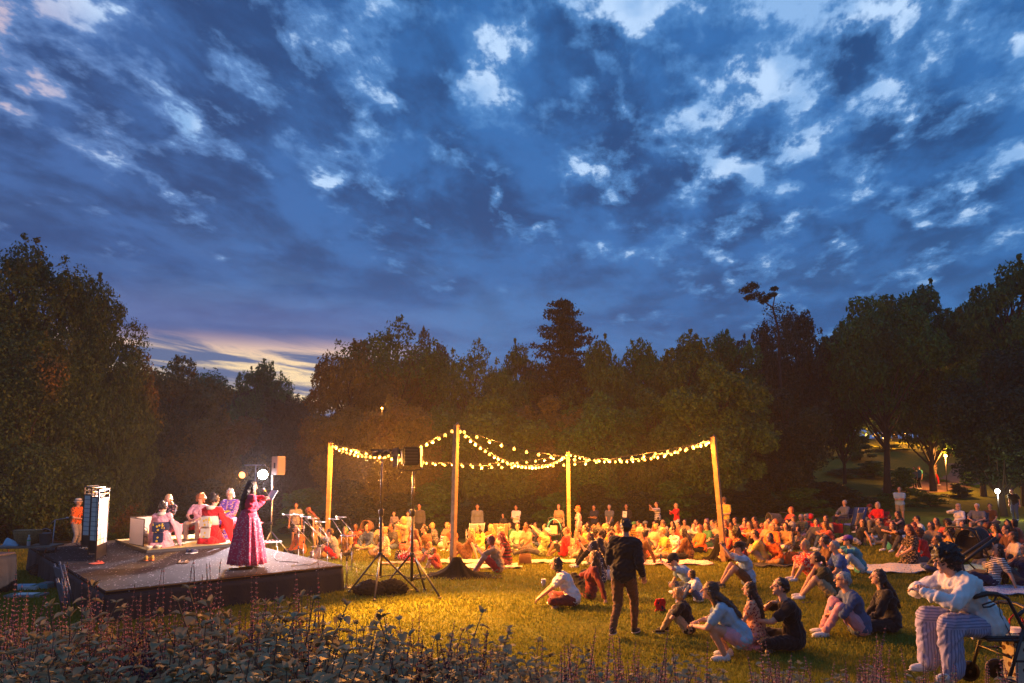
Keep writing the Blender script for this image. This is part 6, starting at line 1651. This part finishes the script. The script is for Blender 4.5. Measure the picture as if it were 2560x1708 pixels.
# ---- equipment at the left edge
pp(186, 1372, 'paper', 'person in straw hat and orange patterned shirt holding a microphone behind the paper screen', h=-95, sc=1.06, hair='grey', top='orange/bigfloral/olive', bot='grey', hat='brim:cream', wide=1.1, near=True)
def folding_table(p, rz, w, d, h, label):
    rt = empty('folding_table', p, R(rz)); tag(rt, label, 'table')
    MB().box((0, 0, h - .02), (w, d, .04)).build('tabletop', mat('table_top', (.20, .15, .12), .5), rt, bevel=.008)
    for s in (-1, 1):
        for t in (-1, 1): MB().tube([(s * (w / 2 - .12), t * (d / 2 - .08), h - .04), (s * (w / 2 - .22), t * (d / 2 - .06), h * .45), (s * (w / 2 - .06), t * (d / 2 - .05), .01)], .013, 8).build('leg', mat('rusty_steel', (.30, .09, .05), .5, .5), rt, True)
        MB().tube([(s * (w / 2 - .2), -d / 2 + .06, h * .42), (s * (w / 2 - .2), d / 2 - .06, h * .42)], .010, 6).build('cross_brace', BLACKM, rt, True)
tp = G(62, 1442); folding_table(tp, 8, 1.30, .62, .70, 'folding table with steel legs behind the dark draped one')
TZ = tp.z + .705
def basket():
    q = PY(68, 1364, tp.y); rt = empty('wicker_basket', (q.x, tp.y, TZ), R(10)); tag(rt, 'rounded orange brown wicker basket standing on the folding table', 'basket')
    m = MB(); n = 28
    prof = [(.10, 0), (.20, .04), (.27, .14), (.29, .26), (.30, .32), (.28, .32), (.26, .15), (.10, .03)]
    m.lathe(prof, (0, 0, 0), n, 0, None, 1.0, .6); m.build('weave', mat('wicker', (.42, .19, .06), .7, bump=1.0, bscale=60, var=.5, vscale=40), rt, True)
    MB().lathe([(.302, .32), (.308, .335), (.27, .345), (.002, .35)], (0, 0, 0), n, 0, None, 1.0, .6).build('lid', mat('wicker', (.42, .19, .06), .7), rt, True)
basket()
def bottle():
    q = PY(73, 1364, tp.y - .2); rt = empty('bottle', (q.x, tp.y - .22, TZ)); tag(rt, 'clear water bottle with green label in front of the wicker basket', 'bottle')
    MB().lathe([(.032, 0), (.036, .01), (.036, .15), (.030, .18), (.014, .215), (.014, .23)], (0, 0, 0), 18).build('bottle_wall', mat('pale_plastic', (.50, .42, .42), .2), rt, True)
    MB().lathe([(.0165, .228), (.0165, .250)], (0, 0, 0), 14).build('bottle_top', mat('white_plastic', (.7, .68, .64), .4), rt, True); MB().lathe([(.0368, .115), (.0368, .145)], (0, 0, 0), 18).build('bottle_label', mat('green_label', (.10, .35, .10), .6), rt, True)
bottle()
q = PY(108, 1364, tp.y); rt = empty('waste_bin', (q.x, tp.y + .05, TZ)); tag(rt, 'small grey metal pail on the folding table right of the basket', 'pail')
MB().lathe([(.085, 0), (.10, .01), (.125, .26), (.135, .265), (.12, .26), (.09, .02)], (0, 0, 0), 20).build('pail_wall', mat('zinc', (.22, .21, .22), .45, .7), rt, True)
MB().tube([(-.13, 0, .25), (-.11, 0, .33), (0, 0, .37), (.11, 0, .33), (.13, 0, .25)], .006, 6).build('handle', METAL, rt, True)
o = MB().grid(lambda a, c: V3((a - .5) * .34, (c - .5) * .3, .005 + .16 * (1 - a) * math.sin(c * PI)), 8, 8, .01).build('folded_cloth', cloth('lblue'), None, True); o.location = PY(36, 1364, tp.y); o.location.z = TZ; tag(o, 'pale blue cloth heaped left of the wicker basket', 'cloth')
# draped table cut by the left edge
def draped():
    p = G(-115, 1495); rt = empty('draped_table', p, R(-6)); tag(rt, 'table under a dark cloth cut by the left edge', 'table')
    MB().box((0, .3, .735), (1.0, 1.0, .03)).build('tabletop', mat('dark_cloth_top', (.10, .055, .045), .85, bump=.4), rt, bevel=.01)
    m = MB()
    for a, b_ in (((-.5, -.2), (.5, -.2)), ((.5, -.2), (.5, .8))):
        a = V3(*a, 0); b_ = V3(*b_, 0); d = b_ - a; o = V3(d.y, -d.x, 0).normalized()
        m.grid(lambda u, c: a + d * u + o * (.012 + (1 - c) * (.04 + .03 * math.sin(u * 26))) + V3(0, 0, .715 - (1 - c) * .70), 40, 6, .008)
    m.build('cloth_side', SKIRT, rt, True)
draped()
q = G(124, 1432); rt = empty('microphone_stand', q); tag(rt, 'dark boom microphone stand left of the paper screen', 'microphone stand')
hz_ = PY(138, 1300, q.y).z - q.z
MB().tube([(0, 0, .02), (.06, 0, hz_)], .012, 8).build('pole', METAL, rt, True); MB().tube([(-.10, 0, hz_ - .14), (.06, 0, hz_), (.32, 0, hz_ + .04)], .009, 8).build('boom', METAL, rt, True)
MB().ell((.35, 0, hz_ + .045), (.045, .026, .026)).build('microphone_head', METAL, rt, True)
for k in range(3): MB().tube([(0, 0, .2), (math.cos(k * 2.1) * .3, math.sin(k * 2.1) * .3, .015)], .009, 6).build('leg', BLACKM, rt, True)
# folded chairs leaning on the stage
for i in range(2):
    p = st(-.16 - .10 * i, 1.5 - .25 * i, 0); p.z = terrain(p.x, p.y); rt = empty('folded_chair', p, SANG + R(90)); rt.rotation_euler = (R(-14), 0, SANG + R(90 + 4 * i)); tag(rt, ['folded grey plastic chair leaning against the left side of the stage', 'second folded grey chair leaning in front of the first by the stage'][i], 'chair', 'folded chairs leaning on the stage')
    gp = mat('grey_blue_plastic', (.10, .13, .18), .5)
    for s in (-1, 1): MB().tube([(s * .20, 0, .01), (s * .20, 0, .84)], .012, 6).build('leg', gp, rt, True); MB().tube([(s * .17, .05, .01), (s * .17, .03, .60)], .012, 6).build('leg', gp, rt, True)
    MB().box((0, .02, .72), (.38, .02, .18)).build('backrest', gp, rt, bevel=.006); MB().box((0, .03, .36), (.34, .03, .36)).build('seat', gp, rt, bevel=.006)
def flat_box(px, py, sx, sy, h, rz, c, label, c2=None):
    p = G(px, py); rt = empty('box', p, R(rz)); tag(rt, label, 'box')
    MB().box((0, 0, h / 2), (sx, sy, h)).build('carton', cloth(c), rt, bevel=.006); MB().box((0, 0, h + .004), (sx * .55, sy * .7, .006)).build('printed_card', cloth(c2 or 'white'), rt)
    for s in (-1, 1): MB().box((s * sx * .36, 0, h + .003), (sx * .12, sy * .9, .005)).build('strip', cloth('green'), rt)
flat_box(62, 1472, .62, .36, .07, 4, 'white', 'flat white and green printed box on the grass behind the left plants', 'lblue')
flat_box(66, 1492, .66, .30, .05, 2, 'grey', 'low grey box with pale sheets in front of the printed box', 'white')
flat_box(116, 1470, .26, .34, .10, 0, 'teal', 'small stack of teal files right of the printed box', 'slate')
m = MB(); m.ell((0, 0, .14), (.34, .2, .16)); m.ell((.2, 0, .1), (.2, .16, .11)); o = fuse('bag', m, cloth('black'), None, .018, 4, .01); o.location = G(108, 1440); tag(o, 'black carrier bag on the grass under the folding table', 'bag')
# slatted benches far behind the stage
def bench(px, py, rz, label, w=1.6):
    p = G(px, py); rt = empty('park_bench', p, R(rz)); tag(rt, label, 'bench'); wm = mat('bench_wood', (.10, .075, .055), .8)
    MB().box((0, .12, .43), (w, .40, .035)).build('seat', wm, rt, bevel=.005)
    m = MB(); m.box((0, -.10, .86), (w, .03, .06))
    for k in range(15): m.box((-w / 2 + .05 + k * (w - .1) / 14, -.10, .65), (.04, .02, .38))
    m.build('backrest', wm, rt)
    for s in (-1, 1):
        for y in (-.10, .30): MB().box((s * (w / 2 - .05), y, .21), (.06, .06, .42)).build('leg', wm, rt)
bench(298, 1352, 4, 'slatted wooden bench in the shade behind the stage', 2.0)

# ---- paths and lit slope
def strip(name, pts, w, col, dz=.03):
    pts = [Vector((p[0], p[1], 0)) for p in pts]; V = []; sm = []
    for i in range(len(pts) - 1):
        n = max(2, int((pts[i + 1] - pts[i]).length / .8))
        for k in range(n): sm.append(pts[i].lerp(pts[i + 1], k / n))
    sm.append(pts[-1]); m = MB(); vs = []; fs = []
    K = 5
    for i, p in enumerate(sm):
        d = (sm[min(i + 1, len(sm) - 1)] - sm[max(i - 1, 0)]).normalized(); s = V3(-d.y, d.x, 0)
        for k in range(K):
            q = p + s * (k / (K - 1) - .5) * w; vs.append(V3(q.x, q.y, terrain(q.x, q.y) + dz))
    for i in range(len(sm) - 1):
        for k in range(K - 1): fs.append((i * K + k, i * K + k + 1, (i + 1) * K + k + 1, (i + 1) * K + k))
    m.add(vs, fs); o = m.build(name, mat('gravel_' + name, col, .9, bump=.5, bscale=8, var=.3, vscale=1.5), None, True); tag(o, kind='structure'); return o
def g2(px, py): p = G(px, py); return (p.x, p.y)
strip('path', [g2(2210, 1218), g2(2290, 1224), g2(2360, 1214), g2(2430, 1196), g2(2440, 1172), g2(2400, 1160)], 3.4, (.18, .10, .06))
strip('upper_path', [(26, 84), (40, 85), (56, 86), (66, 88)], 3.5, (.34, .27, .20))
strip('back_path', [g2(-60, 1356), g2(80, 1356), g2(180, 1357), g2(420, 1352)], 1.0, (.22, .12, .06))
WARM = (1, .36, .06)
def small_lamp(p, h, label, power, strength=25, r=.12, col=(1, .42, .06), lcol=WARM):
    rt = empty('path_lamp', p); tag(rt, label, 'lamp')
    MB().tube([(0, 0, 0), (0, 0, h)], .04, 8).build('pole', BLACKM, rt, True)
    MB().ell((0, 0, h + r), (r, r, r), None, 16, 10).build('globe', mat('globe_%.2f' % strength, (.9, .8, .6), .3, emit=col, estr=strength), rt, True)
    MB().lathe([(r * 1.1, h + 2 * r), (r * .5, h + 2.3 * r), (.002, h + 2.4 * r)], (0, 0, 0), 14).build('lamp_cap', BLACKM, rt, True)
    point('lamp_light', (0, -r * 1.6, h + r * .5), power, lcol, .1, rt)
    return rt
g = G(2498, 1300); zt = PY(2498, 1228, g.y).z - g.z
small_lamp(g, zt - .11, 'bright white lawn lamp on a thin pole at the right of the crowd', 260, 60, .11, (1, .88, .62), (1, .80, .52))
q = PY(2450, 942, 50); small_lamp(Vector((q.x, 49.0, terrain(q.x, 49))), PY(2450, 942, 49).z - terrain(q.x, 49) - .14, 'tall amber street lamp glowing among the right hand trees', 2600, 18, .17)
for i, (px, py, pw) in enumerate([(2210, 1120, 900), (2330, 1118, 1100), (2130, 1110, 800), (2425, 1120, 600), (2260, 1060, 500)]):
    g = G(px, 1165); y = 74 + i; x = (px - 1280) / F * y; small_lamp(Vector((x, y, terrain(x, y))), .9, 'low amber path lamp on the hillside, ' + ['under the olive trees', 'at the bend of the upper path', 'farthest left', 'farthest right', 'half hidden by leaves'][i], pw * 1.3, 20, .13)
g = Vector(((2360 - 1280) / F * 52, 52, 0)); g.z = terrain(g.x, g.y); small_lamp(g, 2.6, 'amber lamp on a short pole lighting the lower path', 1300, 12, .12)
q = PY(955, 1023, 38); small_lamp(Vector((q.x, 38, terrain(q.x, 38))), q.z - terrain(q.x, 38), 'tiny distant lamp glinting among the trees above the left tripod', 30, 20, .05)
# notice boards on the slope
for i, (px, py) in enumerate(((2190, 1105), (2210, 1096))):
    y = 78; p = PY(px, py, y); z0 = terrain(p.x, y); rt = empty('notice_board', (p.x, y, z0)); tag(rt, ['small white notice board left of its twin on the hillside path', 'small white notice board right of its twin on the hillside path'][i], 'sign')
    MB().box((0, 0, max(.9, p.z - z0)), (.5, .03, .4)).build('panel', mat('white_board', (.74, .71, .66), .8), rt); MB().tube([(0, .03, 0), (0, .03, max(.8, p.z - z0))], .03, 6).build('pole', BLACKM, rt, True)

# ------------------------------------------------------------------ foreground flower bed
SAGE = leaf_mat('sage_leaf', (.20, .185, .085), (.36, .32, .18), (.20, .15, .070), .75, .25)
STEM = mat('plant_stem', (.11, .085, .060), .8)
PINK = leaf_mat('pink_bud', (.46, .17, .17), (.64, .32, .28), (.30, .11, .13), .8, .3)
DARKP = leaf_mat('purple_whorl', (.030, .012, .040), (.060, .022, .060), (.10, .04, .14), .8, .1)
WHT = leaf_mat('pale_petal', (.55, .42, .46), (.65, .55, .60), None, .7, .3)
def leaf_np(V, Q, base, d, up, L, W, curl=.25):
    d = d.normalized(); s = d.cross(up).normalized(); u = s.cross(d)
    o = len(V); prof = ((0, .10), (.2, .72), (.45, 1.0), (.72, .78), (.92, .30), (1.0, .02))
    for t, w in prof:
        c = base + d * L * t + u * (-curl * L * t * t)
        V += [c - s * W * w + u * W * w * .38, c, c + s * W * w + u * W * w * .38]
    for i in range(len(prof) - 1):
        for k in range(2): a = o + i * 3 + k; Q.append((a, a + 1, a + 4, a + 3))
def sage_proto(seed, stems=5, H=.62):
    rr = random.Random(seed); V = []; Q = []; sm = MB()
    for s in range(stems):
        a = rr.uniform(0, 6.28); r0 = rr.uniform(0, .10); h = H * rr.uniform(.65, 1.1); lean = rr.uniform(.08, .34)
        b0 = V3(math.cos(a) * r0, math.sin(a) * r0, 0); tip = b0 + V3(math.cos(a) * lean, math.sin(a) * lean, h)
        mid = b0.lerp(tip, .5) + V3(math.cos(a) * .03, math.sin(a) * .03, 0)
        mid = mid + V3(rr.uniform(-.045, .045), rr.uniform(-.045, .045), 0)
        sm.tube([b0, b0.lerp(mid, .5) + V3(rr.uniform(-.01, .01), rr.uniform(-.01, .01), 0), mid, tip], [.0052, .0046, .004, .0024], 5, cap=False)
        n = int(h / .055)
        for i in range(n):
            t = .18 + .82 * i / n; c = b0.lerp(mid, t * 2) if t < .5 else mid.lerp(tip, t * 2 - 1)
            ph = i * 1.57 + rr.uniform(-.3, .3); sz = (.075 - .035 * t) * rr.uniform(.8, 1.25)
            for k in (0, PI):
                d = V3(math.cos(ph + k), math.sin(ph + k), rr.uniform(-.15, .42))
                leaf_np(V, Q, c + d.normalized() * .012, d, V3(0, 0, 1), sz * 1.45, sz * .56, rr.uniform(.1, .55))
        for k in range(4):
            d = V3(rr.uniform(-1, 1), rr.uniform(-1, 1), .55); leaf_np(V, Q, tip, d, V3(0, 0, 1), .042, .015, .25)
    me = np_mesh('leaves', [tuple(v) for v in V], Q, SAGE, True)
    return me, sm.mesh('stems', STEM, True)
def spike_proto(seed, kind, H=.55):
    """one flowering spike: stem, whorls of buds, a few pale petals"""
    rr = random.Random(seed); mb = MB()
    h = H * rr.uniform(.7, 1.15); a = rr.uniform(0, 6.28); lean = rr.uniform(.0, .10)
    b0 = V3(0, 0, 0); tip = V3(math.cos(a) * lean, math.sin(a) * lean, h); mid = tip * .55 + V3(rr.uniform(-.02, .02), rr.uniform(-.02, .02), 0)
    mb.tube([b0, mid, tip], [.0038, .0030, .0014], 4, 0, cap=False)
    start = .40 if kind == 'pink' else .50; m = int(h * (1 - start) / (.018 if kind == 'pink' else .019))
    for i in range(m):
        t = start + (1 - start) * i / m; c = b0.lerp(mid, t / .55) if t < .55 else mid.lerp(tip, (t - .55) / .45)
        rad = (.016 if kind == 'pink' else .023) * (1.15 - .75 * (i / m))
        for k in range(5 if kind == 'pink' else 9):
            ph = rr.uniform(0, 6.28); d = V3(math.cos(ph), math.sin(ph), rr.uniform(-.1, 1.0)).normalized(); L = rad * rr.uniform(.7, 1.3)
            sd = d.cross(V3(0, 0, 1)).normalized(); w = L * .40
            mb.add([c, c + d * L * .5 + sd * w, c + d * L, c + d * L * .5 - sd * w], [(0, 1, 2, 3)], 2 if kind == 'pink' and rr.random() < .07 else 1)
    return mb.mesh('flower_spike', [STEM, PINK if kind == 'pink' else DARKP, WHT])
SG = [sage_proto(k, 5 + k % 3, .50) for k in range(5)]
PK = [spike_proto(40 + k, 'pink', .55) for k in range(9)]
DK = [spike_proto(60 + k, 'dark', .52) for k in range(6)]
rr = random.Random(77)
def bed_z(x, y): return terrain(x, y) - .03
def put_sage(px, y, top):
    x = (px - 1280) / F * y; z0 = bed_z(x, y); h = PY(px, top, y).z - z0
    if h < .12: return
    k = rr.randrange(5); s = min(1.75, max(.4, h / .50)); rt = empty('sage_plant', (x, y, z0), rr.uniform(0, 6.28)); rt.scale = (max(.85, min(1.15, s)),) * 2 + (s,)
    link_mesh('leaves', SG[k][0], rt); link_mesh('stems', SG[k][1], rt)
    tag(rt, 'broad leafed grey green sage plant in the foreground bed', 'plant', 'sage plants in the foreground bed')
def put_spike(px, y, top, dark=False):
    x = (px - 1280) / F * y; z0 = bed_z(x, y); h = PY(px, top, y).z - z0
    if h < .15: return
    P_ = DK if dark else PK; s = min(2.4, max(.5, h / .55)); rt = empty('salvia_plant', (x, y, z0), rr.uniform(0, 6.28)); rt.scale = (min(s, 1.2), min(s, 1.2), s)
    for i in range(rr.choice((2, 3)) if dark else rr.choice((4, 5, 6, 7))):
        o = link_mesh('flower_spike', rr.choice(P_), rt); q = .0 if i == 0 else rr.uniform(.03, .12); a = rr.uniform(0, 6.28)
        o.location = (q * math.cos(a), q * math.sin(a), 0); o.rotation_euler = (rr.uniform(-.08, .08), rr.uniform(-.08, .08), a); o.scale.z = 1 if i == 0 else rr.uniform(.6, 1)
    if dark: tag(rt, 'flowering plant with thick dark purple spikes in the foreground bed', 'plant', 'dark purple salvias in the foreground bed')
    else: tag(rt, 'flowering plant with thin brownish pink spikes in the foreground bed', 'plant', 'pink salvias in the foreground bed')
def toprow(px):
    pts = [(-100, 1545), (200, 1575), (420, 1560), (560, 1530), (760, 1530), (900, 1590), (1040, 1618), (1180, 1610), (1320, 1625), (1600, 1665), (2000, 1700), (2600, 1720)]
    for (a, ya), (b_, yb) in zip(pts, pts[1:]):
        if px <= b_: return ya + (yb - ya) * (px - a) / (b_ - a)
    return 1720
for row, (y, dy, step) in enumerate([(4.7, 0, 64), (4.2, 22, 66), (3.75, 48, 70), (3.35, 78, 74), (3.0, 112, 80)]):
    px = -80 + row * 17
    while px < 2620:
        t = toprow(px) + dy + rr.uniform(-22, 26)
        if t < 1735 and not (px < 760 and row < 3 and rr.random() < .45): put_sage(px + rr.uniform(-12, 12), y + rr.uniform(-.15, .15), t)
        px += step * rr.uniform(.75, 1.25)
for (px, top) in [(652, 1498), (590, 1510), (1064, 1530), (1075, 1555), (740, 1515), (160, 1500)]: put_sage(px, 4.3, top)
for a, b_, n, t0, t1, ys in ((-40, 420, 52, 1420, 1560, (4.3, 5.2)), (340, 820, 44, 1400, 1580, (4.2, 5.1)), (-40, 800, 44, 1530, 1650, (3.3, 4.2)), (1000, 1320, 20, 1540, 1640, (3.8, 4.6)), (1330, 1580, 14, 1540, 1650, (3.8, 4.6)), (1620, 1850, 6, 1575, 1660, (3.6, 4.4)), (1840, 2240, 26, 1580, 1690, (3.2, 4.2)), (2220, 2600, 14, 1620, 1700, (3.2, 4.0)), (820, 1010, 4, 1600, 1650, (3.8, 4.4))):
    for i in range(n): put_spike(rr.uniform(a, b_), rr.uniform(*ys), rr.uniform(t0, t1))
for px, top in [(270, 1530), (330, 1520), (378, 1540), (410, 1530), (250, 1600), (665, 1515), (700, 1565), (835, 1555), (852, 1545), (888, 1565), (875, 1575), (960, 1615), (1005, 1620), (1070, 1560), (1060, 1590), (1097, 1570), (1120, 1575), (1152, 1550), (1165, 1560), (1200, 1598), (1230, 1640), (855, 1625), (790, 1600), (780, 1590), (1410, 1600), (1180, 1640), (640, 1660), (300, 1640)]:
    put_spike(px, rr.uniform(3.5, 4.3), top, True)
def build_glow_haze():  # thin volume added to give the bulbs a glow like lens flare
    m = bpy.data.materials.new('added_glow_haze'); m.use_nodes = True; nt = m.node_tree
    for n in list(nt.nodes): nt.nodes.remove(n)
    v = nt.nodes.new('ShaderNodeVolumePrincipled'); v.inputs['Density'].default_value = .0007; v.inputs['Color'].default_value = (.9, .88, .86, 1); v.inputs['Anisotropy'].default_value = .3
    o_ = nt.nodes.new('ShaderNodeOutputMaterial'); nt.links.new(v.outputs[0], o_.inputs['Volume'])
    o = MB().box((0, 105, 6), (520, 290, 56)).build('haze', m); tag(o, 'added faint haze standing in for lens glow around the lights', 'haze', kind='stuff')
build_glow_haze()
bake_all()
